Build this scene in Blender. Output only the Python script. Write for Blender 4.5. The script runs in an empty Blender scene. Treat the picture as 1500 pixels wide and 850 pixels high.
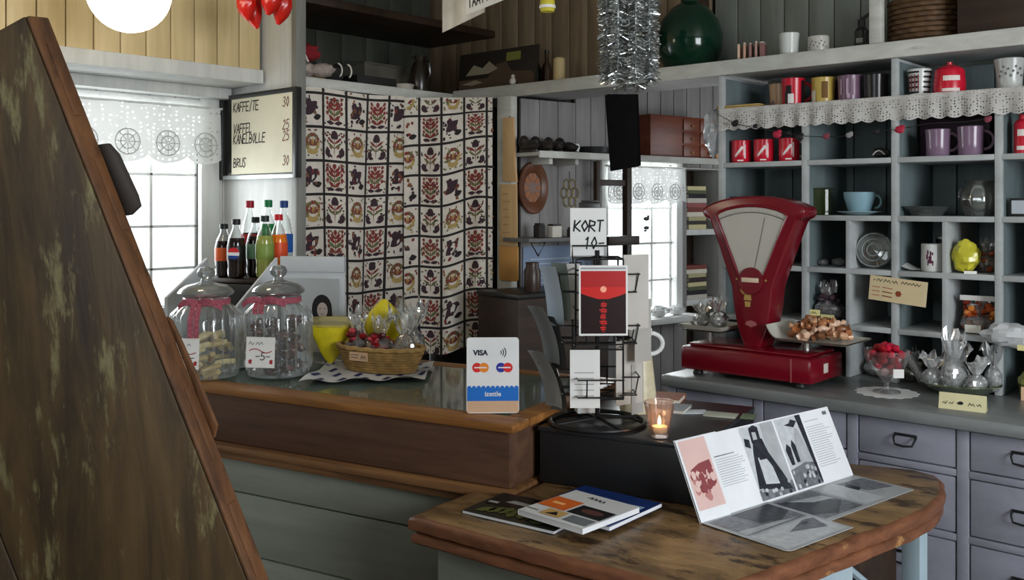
import bpy, bmesh, math, random
from mathutils import Vector, Matrix, noise

# ------------------------------------------------------------------ camera, world, light, exposure
S = bpy.context.scene
COL = S.collection
PI = math.pi
TH = math.radians(42.08)          # the camera looks along (-sin, cos) of this angle; shop axes are x and y
CAMZ = 1.45
FPX = 1400.0
cam_d = bpy.data.cameras.new('camera')
cam_d.sensor_width = 36.0
cam_d.lens = 36.0 * FPX / 1500.0
cam_d.shift_y = -125.0 / 1500.0
cam_d.clip_start = 0.05
cam = bpy.data.objects.new('camera', cam_d)
cam.location = (0, 0, CAMZ)
cam.rotation_euler = (PI / 2, 0, TH)
COL.objects.link(cam)
S.camera = cam

S.view_settings.view_transform = 'Standard'
S.view_settings.look = 'None'
S.view_settings.gamma = 1.0
S.view_settings.use_curve_mapping = False
S.view_settings.exposure = 0.0

W = bpy.data.worlds.new('overcast_sky')
S.world = W
W.use_nodes = True
W.node_tree.nodes['Background'].inputs[0].default_value = (0.90, 0.96, 1.0, 1)
W.node_tree.nodes['Background'].inputs[1].default_value = 2.2


def area(name, loc, target, sx, sy, power, color):
    l = bpy.data.lights.new(name, 'AREA')
    l.shape = 'RECTANGLE'
    l.size, l.size_y = sx, sy
    l.energy = power
    l.color = color
    o = bpy.data.objects.new(name, l)
    o.location = loc
    o.rotation_euler = (Vector(target) - Vector(loc)).to_track_quat('-Z', 'Y').to_euler()
    COL.objects.link(o)
    return o


area('daylight_side_window', (2.05, 1.0, 1.65), (-1.2, 1.7, 1.0), 1.5, 1.3, 88, (0.92, 0.96, 1.0))
area('rear_fill', (-0.6, -2.0, 1.75), (-1.2, 3.0, 1.3), 1.2, 1.0, 9, (0.90, 0.94, 1.0))  # weak fill added behind the camera, no known window there
area('daylight_left_window', (-4.05, 1.62, 1.5), (-2.5, 1.75, 1.2), 1.0, 0.9, 22, (0.95, 0.98, 1.0))

# ------------------------------------------------------------------ pixel <-> place
CT, ST = math.cos(TH), math.sin(TH)


def cw(r, d, z=0.0):                 # camera ground coordinates (right, depth) to the shop's axes
    return Vector((CT * r - ST * d, ST * r + CT * d, z))


def P(X, Y, d):
    return cw((X - 750) / FPX * d, d, CAMZ + (300 - Y) / FPX * d)


def dz(Y, z):
    return (z - CAMZ) * FPX / (300 - Y)


def PZ(X, Y, z):
    return P(X, Y, dz(Y, z))


def dx(X, x):
    return x / (CT * (X - 750) / FPX - ST)


def dy(X, y):
    return y / (ST * (X - 750) / FPX + CT)


def PX(X, Y, x):
    return P(X, Y, dx(X, x))


def PY(X, Y, y):
    return P(X, Y, dy(X, y))


def T(x=0, y=0, z=0, rz=0, rx=0, ry=0):
    return Matrix.Translation((x, y, z)) @ Matrix.Rotation(rz, 4, 'Z') @ Matrix.Rotation(ry, 4, 'Y') @ Matrix.Rotation(rx, 4, 'X')


# ------------------------------------------------------------------ materials
MATS = {}


def _nt(name):
    m = bpy.data.materials.new(name)
    m.use_nodes = True
    nt = m.node_tree
    b = nt.nodes['Principled BSDF']
    return m, nt, b


def c4(c):
    return (c[0], c[1], c[2], 1.0)


def srgb(r, g, b):
    f = lambda v: ((v / 255 + 0.055) / 1.055) ** 2.4 if v > 10 else v / 255 / 12.92
    return (f(r), f(g), f(b))


def mat(name, col, rough=0.5, metal=0.0, var=0.12, scale=14.0, bump=0.0, spec=0.5, trans=0.0):
    if name in MATS:
        return MATS[name]
    m, nt, b = _nt(name)
    N, L = nt.nodes, nt.links
    b.inputs['Roughness'].default_value = rough
    b.inputs['Metallic'].default_value = metal
    b.inputs['Specular IOR Level'].default_value = spec
    tc = N.new('ShaderNodeTexCoord')
    nz = N.new('ShaderNodeTexNoise')
    nz.inputs['Scale'].default_value = scale
    nz.inputs['Detail'].default_value = 5
    L.new(tc.outputs['Object'], nz.inputs['Vector'])
    cr = N.new('ShaderNodeValToRGB')
    cr.color_ramp.elements[0].position = 0.3
    cr.color_ramp.elements[1].position = 0.7
    cr.color_ramp.elements[0].color = c4([max(0, v * (1 - var)) for v in col])
    cr.color_ramp.elements[1].color = c4([min(1, v * (1 + var)) for v in col])
    L.new(nz.outputs['Fac'], cr.inputs['Fac'])
    L.new(cr.outputs['Color'], b.inputs['Base Color'])
    if bump:
        bp = N.new('ShaderNodeBump')
        bp.inputs['Strength'].default_value = bump
        bp.inputs['Distance'].default_value = 0.004
        L.new(nz.outputs['Fac'], bp.inputs['Height'])
        L.new(bp.outputs['Normal'], b.inputs['Normal'])
    if trans:
        b.inputs['Transmission Weight'].default_value = trans
    MATS[name] = m
    return m


def wood(name, dark, light, stretch=(1, 14, 14), rough=0.5, bump=0.25, worn=None, wornamt=0.5, scale=2.2, spec=0.4, wstretch=(1.2, 4, 4)):
    """streaky grain along the unstretched axis; 'worn' = a second layer (old paint or bare wood) in ragged patches"""
    if name in MATS:
        return MATS[name]
    m, nt, b = _nt(name)
    N, L = nt.nodes, nt.links
    b.inputs['Roughness'].default_value = rough
    b.inputs['Specular IOR Level'].default_value = spec
    tc = N.new('ShaderNodeTexCoord')
    mp = N.new('ShaderNodeMapping')
    mp.inputs['Scale'].default_value = stretch
    L.new(tc.outputs['Object'], mp.inputs['Vector'])
    nz = N.new('ShaderNodeTexNoise')
    nz.inputs['Scale'].default_value = scale
    nz.inputs['Detail'].default_value = 8
    nz.inputs['Roughness'].default_value = 0.65
    nz.inputs['Distortion'].default_value = 0.4
    L.new(mp.outputs['Vector'], nz.inputs['Vector'])
    cr = N.new('ShaderNodeValToRGB')
    cr.color_ramp.elements[0].position = 0.32
    cr.color_ramp.elements[1].position = 0.68
    cr.color_ramp.elements[0].color = c4(dark)
    cr.color_ramp.elements[1].color = c4(light)
    L.new(nz.outputs['Fac'], cr.inputs['Fac'])
    out = cr.outputs['Color']
    if worn is not None:
        mp2 = N.new('ShaderNodeMapping')
        mp2.inputs['Scale'].default_value = wstretch
        L.new(tc.outputs['Object'], mp2.inputs['Vector'])
        n2 = N.new('ShaderNodeTexNoise')
        n2.inputs['Scale'].default_value = 2.6
        n2.inputs['Detail'].default_value = 9
        n2.inputs['Roughness'].default_value = 0.7
        L.new(mp2.outputs['Vector'], n2.inputs['Vector'])
        r2 = N.new('ShaderNodeValToRGB')
        r2.color_ramp.elements[0].position = wornamt - 0.04
        r2.color_ramp.elements[1].position = wornamt + 0.05
        L.new(n2.outputs['Fac'], r2.inputs['Fac'])
        mx = N.new('ShaderNodeMix')
        mx.data_type = 'RGBA'
        L.new(r2.outputs['Color'], mx.inputs[0])
        L.new(out, mx.inputs[6])
        mx.inputs[7].default_value = c4(worn)
        out = mx.outputs[2]
    L.new(out, b.inputs['Base Color'])
    if bump:
        bp = N.new('ShaderNodeBump')
        bp.inputs['Strength'].default_value = bump
        bp.inputs['Distance'].default_value = 0.003
        L.new(nz.outputs['Fac'], bp.inputs['Height'])
        L.new(bp.outputs['Normal'], b.inputs['Normal'])
    MATS[name] = m
    return m


def clear(name, tint=(0.97, 0.98, 0.98), refl=0.25, rough=0.03, ior=1.45, body=None, bodyamt=0.0):
    """thin clear glass or film: looks through, mirrors at grazing angles"""
    if name in MATS:
        return MATS[name]
    m, nt, b = _nt(name)
    N, L = nt.nodes, nt.links
    out = N['Material Output']
    tr = N.new('ShaderNodeBsdfTransparent')
    tr.inputs[0].default_value = c4(tint)
    gl = N.new('ShaderNodeBsdfGlossy')
    gl.inputs[0].default_value = (1, 1, 1, 1)
    gl.inputs['Roughness'].default_value = rough
    lw = N.new('ShaderNodeLayerWeight')
    lw.inputs['Blend'].default_value = refl
    tc = N.new('ShaderNodeTexCoord')
    nz = N.new('ShaderNodeTexNoise')
    nz.inputs['Scale'].default_value = 30
    L.new(tc.outputs['Object'], nz.inputs['Vector'])
    bp = N.new('ShaderNodeBump')
    bp.inputs['Strength'].default_value = 0.05
    L.new(nz.outputs['Fac'], bp.inputs['Height'])
    L.new(bp.outputs['Normal'], gl.inputs['Normal'])
    mx = N.new('ShaderNodeMixShader')
    L.new(lw.outputs['Fresnel'] if refl >= 0.5 else lw.outputs['Facing'], mx.inputs[0])
    L.new(tr.outputs[0], mx.inputs[1])
    L.new(gl.outputs[0], mx.inputs[2])
    last = mx.outputs[0]
    if body is not None:
        df = N.new('ShaderNodeBsdfDiffuse')
        df.inputs[0].default_value = c4(body)
        m2 = N.new('ShaderNodeMixShader')
        m2.inputs[0].default_value = bodyamt
        L.new(last, m2.inputs[1])
        L.new(df.outputs[0], m2.inputs[2])
        last = m2.outputs[0]
    L.new(last, out.inputs['Surface'])
    N.remove(b)
    MATS[name] = m
    return m


def lace(name, col, sx, sy, thr=0.30, translucent=0.4):
    if name in MATS:
        return MATS[name]
    m, nt, b = _nt(name)
    N, L = nt.nodes, nt.links
    out = N['Material Output']
    N.remove(b)
    tc = N.new('ShaderNodeTexCoord')
    mp = N.new('ShaderNodeMapping')
    mp.inputs['Scale'].default_value = (sx, sy, 1)
    L.new(tc.outputs['UV'], mp.inputs['Vector'])
    vo = N.new('ShaderNodeTexVoronoi')
    vo.inputs['Scale'].default_value = 1.0
    vo.inputs['Randomness'].default_value = 0.35
    L.new(mp.outputs['Vector'], vo.inputs['Vector'])
    cr = N.new('ShaderNodeValToRGB')
    cr.color_ramp.elements[0].position = thr
    cr.color_ramp.elements[1].position = thr + 0.08
    L.new(vo.outputs['Distance'], cr.inputs['Fac'])
    df = N.new('ShaderNodeBsdfDiffuse')
    df.inputs[0].default_value = c4(col)
    tl = N.new('ShaderNodeBsdfTranslucent')
    tl.inputs[0].default_value = c4(col)
    m1 = N.new('ShaderNodeMixShader')
    m1.inputs[0].default_value = translucent
    L.new(df.outputs[0], m1.inputs[1])
    L.new(tl.outputs[0], m1.inputs[2])
    tr = N.new('ShaderNodeBsdfTransparent')
    m2 = N.new('ShaderNodeMixShader')
    L.new(cr.outputs['Color'], m2.inputs[0])
    L.new(tr.outputs[0], m2.inputs[1])
    L.new(m1.outputs[0], m2.inputs[2])
    L.new(m2.outputs[0], out.inputs['Surface'])
    MATS[name] = m
    return m


def glow(name, col, strength):
    if name in MATS:
        return MATS[name]
    m, nt, b = _nt(name)
    b.inputs['Base Color'].default_value = c4(col)
    b.inputs['Emission Color'].default_value = c4(col)
    b.inputs['Emission Strength'].default_value = strength
    MATS[name] = m
    return m


def flat(name, r, g, b, rough=0.6, var=0.06, spec=0.3):     # printed or painted plain colour, given in sRGB
    return mat(name, srgb(r, g, b), rough, 0, var, 9, 0, spec)


# ------------------------------------------------------------------ mesh builder
class MB:
    def __init__(s):
        s.bm = bmesh.new()
        s.uv = s.bm.loops.layers.uv.new('UVMap')
        s.mi = 0

    def m(s, i):
        s.mi = i
        return s

    def face(s, pts, M=None):
        vs = [s.bm.verts.new(M @ Vector(p) if M else Vector(p)) for p in pts]
        try:
            f = s.bm.faces.new(vs)
            f.material_index = s.mi
        except ValueError:
            pass
        return s

    def box(s, a, b, bev=0.0, M=None):
        a, b = Vector(a), Vector(b)
        t = bmesh.new()
        bmesh.ops.create_cube(t, size=1.0)
        for v in t.verts:
            v.co = Vector(((a.x + b.x) / 2 + v.co.x * (b.x - a.x), (a.y + b.y) / 2 + v.co.y * (b.y - a.y), (a.z + b.z) / 2 + v.co.z * (b.z - a.z)))
        if bev:
            bmesh.ops.bevel(t, geom=t.edges[:], offset=bev, segments=2, affect='EDGES', profile=0.5)
        s._take(t, M)
        return s

    def _take(s, t, M=None):
        mp = {}
        for v in t.verts:
            mp[v] = s.bm.verts.new(M @ v.co if M else v.co)
        for f in t.faces:
            try:
                g = s.bm.faces.new([mp[v] for v in f.verts])
                g.material_index = s.mi
                g.smooth = True
            except ValueError:
                pass
        t.free()

    def prism(s, pts, z0, z1, M=None, bev=0.0):
        t = bmesh.new()
        lo = [t.verts.new((p[0], p[1], z0)) for p in pts]
        hi = [t.verts.new((p[0], p[1], z1)) for p in pts]
        n = len(pts)
        t.faces.new(lo[::-1])
        t.faces.new(hi)
        for i in range(n):
            t.faces.new([lo[i], lo[(i + 1) % n], hi[(i + 1) % n], hi[i]])
        bmesh.ops.recalc_face_normals(t, faces=t.faces[:])
        if bev:
            bmesh.ops.bevel(t, geom=t.edges[:], offset=bev, segments=2, affect='EDGES', profile=0.5)
        s._take(t, M)
        return s

    def rings(s, rings, closed=True, cap0=False, cap1=False, uv=False):
        R = [[s.bm.verts.new(p) for p in r] for r in rings]
        n = len(R[0])
        for i in range(len(R) - 1):
            for j in range(n if closed else n - 1):
                k = (j + 1) % n
                try:
                    f = s.bm.faces.new([R[i][j], R[i][k], R[i + 1][k], R[i + 1][j]])
                except ValueError:
                    continue
                f.material_index = s.mi
                f.smooth = True
                if uv:
                    us = [(j, i), (j + 1, i), (j + 1, i + 1), (j, i + 1)]
                    for lp, (a, b) in zip(f.loops, us):
                        lp[s.uv].uv = (a / (n - 1 if not closed else n), b / (len(R) - 1))
        for c, r in ((cap0, R[0][::-1]), (cap1, R[-1])):
            if c:
                try:
                    f = s.bm.faces.new(r)
                    f.material_index = s.mi
                    f.smooth = True
                except ValueError:
                    pass
        return s

    def lathe(s, prof, c=(0, 0, 0), n=24, M=None, fl=None, sx=1.0, sy=1.0, cap=True):
        rg = []
        for r, z in prof:
            ring = []
            for j in range(n):
                a = 2 * PI * j / n
                k = r * (fl(a, z) if fl else 1.0)
                p = Vector((c[0] + k * math.cos(a) * sx, c[1] + k * math.sin(a) * sy, c[2] + z))
                ring.append(M @ p if M else p)
            rg.append(ring)
        return s.rings(rg, True, cap, cap)

    def tube(s, pts, r, n=6, closed=False, M=None):
        pts = [Vector(p) for p in pts]
        N = len(pts)
        rg = []
        up = None
        for i, p in enumerate(pts):
            if closed:
                t = pts[(i + 1) % N] - pts[i - 1]
            else:
                t = pts[min(i + 1, N - 1)] - pts[max(i - 1, 0)]
            if t.length < 1e-9:
                t = Vector((0, 0, 1))
            t.normalize()
            if up is None:
                up = Vector((0, 0, 1)) if abs(t.z) < 0.9 else Vector((1, 0, 0))
            a = up - t * up.dot(t)
            if a.length < 1e-6:
                a = t.orthogonal()
            a.normalize()
            up = a
            b = t.cross(a)
            rr = r[i] if isinstance(r, (list, tuple)) else r
            ring = [p + a * (rr * math.cos(2 * PI * j / n)) + b * (rr * math.sin(2 * PI * j / n)) for j in range(n)]
            rg.append([M @ q for q in ring] if M else ring)
        if closed:
            rg.append(rg[0])
            s.rings(rg, True)
            bmesh.ops.remove_doubles(s.bm, verts=s.bm.verts[-2 * n:], dist=1e-7)
        else:
            s.rings(rg, True, True, True)
        return s

    def sph(s, c, r, u=12, v=8, M=None, jit=0.0, seed=0):
        if not isinstance(r, (list, tuple)):
            r = (r, r, r)
        rg = []
        for i in range(v + 1):
            ph = PI * i / v
            ring = []
            for j in range(u):
                a = 2 * PI * j / u
                d = Vector((math.sin(ph) * math.cos(a), math.sin(ph) * math.sin(a), -math.cos(ph)))
                k = 1.0
                if jit:
                    k += jit * noise.noise(d * 2.3 + Vector((seed * 7.1, seed * 3.3, 0)))
                p = Vector((c[0] + r[0] * d.x * k, c[1] + r[1] * d.y * k, c[2] + r[2] * d.z * k))
                ring.append(M @ p if M else p)
            rg.append(ring)
        s.rings(rg, True)
        return s

    def grid(s, fn, nu, nv, uv=True):
        return s.rings([[Vector(fn(i / nu, j / nv)) for i in range(nu + 1)] for j in range(nv + 1)], False, uv=uv)

    def poly(s, pts, M, off=0.0):       # flat patch in the xz plane of M, facing -y
        return s.face([(p[0], -off, p[1]) for p in pts], M)

    def rect(s, x0, z0, x1, z1, M, off=0.0):
        return s.poly([(x0, z0), (x1, z0), (x1, z1), (x0, z1)], M, off)

    def disc(s, cx, cz, rx, rz, M, off=0.0, n=18, a0=0, a1=2 * PI):
        return s.poly([(cx + rx * math.cos(a0 + (a1 - a0) * i / n), cz + rz * math.sin(a0 + (a1 - a0) * i / n)) for i in range(n if a1 - a0 > 6.2 else n + 1)], M, off)

    def line(s, pts, w, M, off=0.0):    # ribbon along a polyline in the xz plane of M
        for a, b in zip(pts, pts[1:]):
            a2, b2 = Vector((a[0], a[1])), Vector((b[0], b[1]))
            d = b2 - a2
            if d.length < 1e-9:
                continue
            d.normalize()
            nrm = Vector((-d.y, d.x)) * w / 2
            e = d * w * 0.3
            q = [a2 - e - nrm, b2 + e - nrm, b2 + e + nrm, a2 - e + nrm]
            s.poly([(v.x, v.y) for v in q], M, off)
        return s

    def write(s, text, x, z, h, M, w=None, off=0.0006, adv=0.72, jit=0.04, slant=0.12, seed=1):
        rnd = random.Random(seed)
        w = w or h * 0.11
        for ch in text:
            for st in GLY.get(ch.upper(), []):
                pts = [(x + (px * adv * .82 + slant * pz) * h + rnd.uniform(-jit, jit) * h * 0.5, z + pz * h + rnd.uniform(-jit, jit) * h * 0.5) for px, pz in st]
                s.line(pts, w, M, off)
            x += h * (adv if ch != ' ' else 0.5)
        return s

    def scrib(s, x, z, w, h, M, lw=None, off=0.0006, seed=1):      # handwriting too small to read
        rnd = random.Random(seed)
        n = max(4, int(w / h * 2.2))
        pts = []
        for i in range(n + 1):
            if pts and rnd.random() < .16:
                s.line(pts, lw or h * .14, M, off)
                pts = []
            pts.append((x + w * i / n, z + h * (rnd.uniform(.6, 1.0) if i % 2 else rnd.uniform(0, .3))))
        return s.line(pts, lw or h * .14, M, off)

    def build(s, name, mats, parent=None, sharp=35, world=False, smooth=True):
        me = bpy.data.meshes.new(name)
        if world and parent is not None:
            s.bm.transform(wm(parent).inverted())
        s.bm.normal_update()
        s.bm.to_mesh(me)
        s.bm.free()
        for k in (mats if isinstance(mats, (list, tuple)) else [mats]):
            me.materials.append(k)
        if smooth:
            me.shade_smooth()
            me.set_sharp_from_angle(angle=math.radians(sharp))
        o = bpy.data.objects.new(name, me)
        COL.objects.link(o)
        if parent is not None:
            o.parent = parent
        return o


GLY = {
    'A': [[(0, 0), (.5, 1), (1, 0)], [(.2, .4), (.8, .4)]], 'B': [[(0, 0), (0, 1), (.8, .85), (.7, .55), (0, .52), (.9, .35), (.8, .05), (0, 0)]],
    'C': [[(1, .85), (.5, 1), (0, .5), (.5, 0), (1, .15)]], 'D': [[(0, 0), (0, 1), (.9, .7), (.9, .3), (0, 0)]],
    'E': [[(1, 1), (0, 1), (0, 0), (1, 0)], [(0, .5), (.8, .5)]], 'F': [[(1, 1), (0, 1), (0, 0)], [(0, .52), (.8, .52)]],
    'G': [[(1, .85), (.5, 1), (0, .5), (.5, 0), (1, .2), (1, .45), (.6, .45)]], 'H': [[(0, 0), (0, 1)], [(1, 0), (1, 1)], [(0, .5), (1, .5)]],
    'I': [[(.5, 0), (.5, 1)]], 'J': [[(.9, 1), (.9, .2), (.5, 0), (.1, .2)]], 'K': [[(0, 0), (0, 1)], [(.9, 1), (0, .45), (1, 0)]], 'L': [[(0, 1), (0, 0), (.9, 0)]],
    'M': [[(0, 0), (.1, 1), (.5, .4), (.9, 1), (1, 0)]], 'N': [[(0, 0), (0, 1), (1, 0), (1, 1)]],
    'O': [[(.5, 0), (0, .5), (.5, 1), (1, .5), (.5, 0)]], 'P': [[(0, 0), (0, 1), (.9, .85), (.8, .5), (0, .45)]],
    'R': [[(0, 0), (0, 1), (.9, .85), (.8, .55), (0, .5), (1, 0)]], 'S': [[(1, .9), (.4, 1), (.1, .75), (.9, .3), (.5, 0), (0, .1)]],
    'T': [[(.5, 0), (.5, 1)], [(0, 1), (1, 1)]], 'U': [[(0, 1), (0, .2), (.5, 0), (1, .2), (1, 1)]], 'V': [[(0, 1), (.5, 0), (1, 1)]],
    '0': [[(.5, 0), (.05, .5), (.5, 1), (.95, .5), (.5, 0)]], '1': [[(.3, .8), (.6, 1), (.6, 0)]], '2': [[(.1, .8), (.5, 1), (.9, .75), (0, 0), (1, 0)]],
    '3': [[(.1, .9), (.6, 1), (.9, .75), (.4, .52), (1, .3), (.6, 0), (0, .1)]], '4': [[(.7, 0), (.7, 1), (0, .35), (1, .35)]],
    '5': [[(.9, 1), (.2, 1), (.1, .55), (.7, .6), (1, .3), (.6, 0), (0, .08)]], '-': [[(.1, .45), (.9, .5)]], '/': [[(.2, -.1), (.8, 1.1)]],
    '.': [[(.4, 0), (.5, .06)]], ',': [[(.5, .1), (.35, -.15)]],
}


def wm(o):
    M = o.matrix_basis.copy()
    p = o.parent
    while p is not None:
        M = p.matrix_basis @ M
        p = p.parent
    return M


def tag(o, label=None, cat=None, group=None, kind=None):
    if label:
        o['label'] = label
    if cat:
        o['category'] = cat
    if group:
        o['group'] = group
    if kind:
        o['kind'] = kind
    return o


def thing(name, label, cat, loc=(0, 0, 0), rz=0.0, group=None):
    o = bpy.data.objects.new(name, None)
    o.empty_display_size = 0.05
    COL.objects.link(o)
    o.location = loc
    o.rotation_euler = (0, 0, rz)
    return tag(o, label, cat, group)


def dup(root, loc=None, rz=None, label=None, group=None, mats=None):
    r = root.copy()
    COL.objects.link(r)
    if loc is not None:
        r.location = loc
    if rz is not None:
        r.rotation_euler = (0, 0, rz)
    if label:
        r['label'] = label
    if group:
        r['group'] = group
    for ch in list(root.children):
        c = ch.copy()
        COL.objects.link(c)
        c.parent = r
        for g in list(ch.children):
            d = g.copy()
            COL.objects.link(d)
            d.parent = c
    return r


def struct(name, mb, mats, **k):
    o = mb.build(name, mats, **k)
    o['kind'] = 'structure'
    return o


def fontmesh(mb, text, x, z, h, M, off=0.0006, bold=0.0, centre=True):
    cu = bpy.data.curves.new('t', 'FONT')
    cu.body = text
    cu.size = h / 0.7
    cu.resolution_u = 3
    cu.offset = bold
    if centre:
        cu.align_x = 'CENTER'
    o = bpy.data.objects.new('t', cu)
    COL.objects.link(o)
    bpy.context.view_layer.update()
    me = bpy.data.meshes.new_from_object(o.evaluated_get(bpy.context.evaluated_depsgraph_get()))
    t = bmesh.new()
    t.from_mesh(me)
    for v in t.verts:
        v.co = Vector((v.co.x + x, -off, v.co.y + z))
    mb._take(t, M)
    bpy.data.objects.remove(o)
    bpy.data.meshes.remove(me)
    bpy.data.curves.remove(cu)
# ------------------------------------------------------------------ room shell
M_yell = wood('honey_boards', srgb(192, 170, 124), srgb(214, 194, 150), (12, 12, 1), 0.55, 0.15)
M_white = wood('white_paint', srgb(196, 198, 196), srgb(218, 219, 216), (10, 10, 1), 0.5, 0.1)
M_offw = wood('worn_white_paint', srgb(176, 176, 168), srgb(205, 205, 198), (3, 3, 8), 0.55, 0.15, worn=srgb(120, 112, 100), wornamt=0.70)
M_brnb = wood('dim_brown_boards', srgb(104, 88, 68), srgb(134, 116, 92), (12, 12, 1), 0.6, 0.15)
M_grnb = wood('grey_green_boards', srgb(104, 108, 100), srgb(124, 128, 120), (10, 10, 1), 0.55, 0.1)
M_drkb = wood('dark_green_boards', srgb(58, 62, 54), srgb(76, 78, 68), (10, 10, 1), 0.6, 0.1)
M_grey = wood('grey_boards', srgb(124, 120, 120), srgb(150, 146, 144), (10, 10, 1), 0.55, 0.1)
M_floor = wood('floor_boards', srgb(96, 84, 70), srgb(126, 112, 94), (1, 14, 14), 0.5, 0.2)
M_gap = mat('board_gap', srgb(40, 36, 30), 0.8)
M_dkwood = wood('dark_brown_wood', srgb(38, 26, 18), srgb(62, 44, 30), (1, 12, 12), 0.5, 0.2)
M_black = mat('black_iron', (0.012, 0.012, 0.013), 0.42, 0.2)


def boards(mb, M, L, z0, z1, pitch, th=0.014, gap=0.0035, i_board=0, i_gap=1):
    n = max(1, round(L / pitch))
    w = L / n
    mb.m(i_gap).box((0, 0.0, z0), (L, 0.02, z1), 0, M)
    for k in range(n):
        mb.m(i_board).box((k * w + gap / 2, -th, z0), ((k + 1) * w - gap / 2, 0.0, z1), 0.003, M)
    return mb


X_LW, X_LR = -3.72, -3.41          # window plane and inner face of the thick left wall
struct('floor', MB().box((-4.0, -2.3, -0.08), (2.3, 5.7, 0)), M_floor)
struct('ceiling', MB().box((-4.0, -2.3, 2.72), (2.3, 5.7, 2.8)), M_offw)

# left wall: honey boards above, a deep white window recess below
b = boards(MB(), T(X_LR, -2.2, 0, PI / 2), 4.42, 2.0, 2.72, 0.098)
b.m(0).box((X_LW - 0.1, -2.2, 2.0), (X_LR - 0.02, 2.22, 2.72))
struct('wall_left_upper', b, [M_yell, M_gap])
WY0, WY1, WZ0, WZ1 = 1.02, 2.124, 1.03, 1.865
b = MB()
Ml = T(X_LW, -2.2, 0, PI / 2)
boards(b, Ml, WY0 + 2.2, 0.0, 1.95, 0.11)
boards(b, T(X_LW, WY0, 0, PI / 2), WY1 - WY0, WZ1 + 0.0, 1.95, 0.11)
boards(b, T(X_LW, WY0, 0, PI / 2), WY1 - WY0, 0.0, WZ0, 0.11)
boards(b, T(X_LW, WY1, 0, PI / 2), 3.46 - WY1, 0.0, 1.95, 0.11)
struct('wall_left', b, [M_white, M_gap])
b = MB().box((X_LW, -2.2, 1.945), (X_LR + 0.03, 2.225, 2.002), 0.004)
b.box((X_LW, -2.2, 1.90), (X_LW + 0.10, 2.225, 1.945), 0.003)
struct('trim_1', b, M_white)

w = thing('window_1', 'bright white paned window in the deep recess below the honey boards', 'window', (X_LW, 1.57, WZ0))
w['kind'] = 'structure'
b = MB()
b.box((X_LW - 0.04, WY0 - 0.05, WZ0 - 0.05), (X_LW + 0.022, WY0, WZ1 + 0.05), 0.004)
b.box((X_LW - 0.04, WY1, WZ0 - 0.05), (X_LW + 0.03, WY1 + 0.085, WZ1 + 0.06), 0.004)
b.box((X_LW - 0.04, WY0, WZ1), (X_LW + 0.022, WY1, WZ1 + 0.03), 0.004)
b.box((X_LW - 0.04, WY0, WZ0 - 0.05), (X_LW + 0.05, WY1, WZ0), 0.004)
b.build('window_frame', M_white, w, world=True)
b = MB()
yv = PX(223, 300, X_LW).y
for yy in (yv, yv - 0.36, yv + 0.20):
    b.box((X_LW - 0.03, yy - 0.007, WZ0), (X_LW - 0.008, yy + 0.007, WZ1), 0.002)
for zz in (1.576, 1.36, 1.184):
    b.box((X_LW - 0.03, WY0, zz - 0.006), (X_LW - 0.008, WY1, zz + 0.006), 0.002)
b.build('mullion', M_white, w, world=True)
MB().box((X_LW - 0.022, WY0, WZ0), (X_LW - 0.018, WY1, WZ1)).build('pane', clear('window_glass', refl=0.1), w, world=True)

M_lace = lace('window_lace', (0.86, 0.87, 0.86), 46, 12, 0.22, 0.55)


def valance(name, label, M, L, z1, z0, scal, parentgroup=None, amp=0.012, sx=46):
    def fn(u, v):
        x = u * L
        drop = (z1 - z0) * (0.86 + 0.14 * abs(math.sin(PI * x / scal)) ** 0.6)
        return M @ Vector((x, amp * math.sin(u * L * 42) * (0.3 + v), z1 - v * drop))
    t = thing(name, label, 'curtain', M @ Vector((L / 2, 0, z1)))
    MB().grid(fn, int(L * 130), 10).build('lace_cloth', lace('lace_%d' % sx, (0.72, 0.73, 0.72), sx, 12, 0.16, 0.10), t, world=True)
    b = MB().tube([M @ Vector((-0.01, 0.0, z1)), M @ Vector((L + 0.01, 0.0, z1))], 0.005)
    b.build('curtain_rod', M_white, t, world=True)
    # medallions worked into the lace
    k = 0
    while (k + 0.5) * scal < L:
        b = MB()
        cx, cz = (k + 0.5) * scal, z1 - (z1 - z0) * 0.66
        for rr in (0.30, 0.17):
            b.tube([M @ Vector((cx + rr * scal * math.cos(a * PI / 9), -0.014, cz + rr * scal * math.sin(a * PI / 9))) for a in range(18)], 0.0022, 4, True)
        for q in range(8):
            a = q * PI / 4
            b.tube([M @ Vector((cx + rr * scal * math.cos(a) * f, -0.014, cz + rr * scal * math.sin(a) * f)) for f in (0.15, 1.7)], 0.0016, 4)
        k += 1
        b.build('lace_medallion', mat('lace_thread', (0.5, 0.5, 0.49), 0.8), t, world=True)
    return t


valance('lace_valance', 'white scalloped lace valance across the top of the left window', T(X_LW + 0.05, WY0, 0, PI / 2), 1.18, 1.86, 1.62, 0.17)

# end panel of the pantry corner: white, it carries the menu board
YE = 2.24
struct('wall_partition', MB().box((X_LW - 0.05, YE, 0), (-3.19, YE + 0.035, 2.72), 0.003), M_white)
struct('trim_2', MB().box((-3.20, YE - 0.006, 0), (-3.165, YE + 0.04, 2.72), 0.003), wood('grey_edge_paint', srgb(112, 112, 108), srgb(140, 140, 134), (8, 8, 1), 0.5, 0.1))
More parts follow.
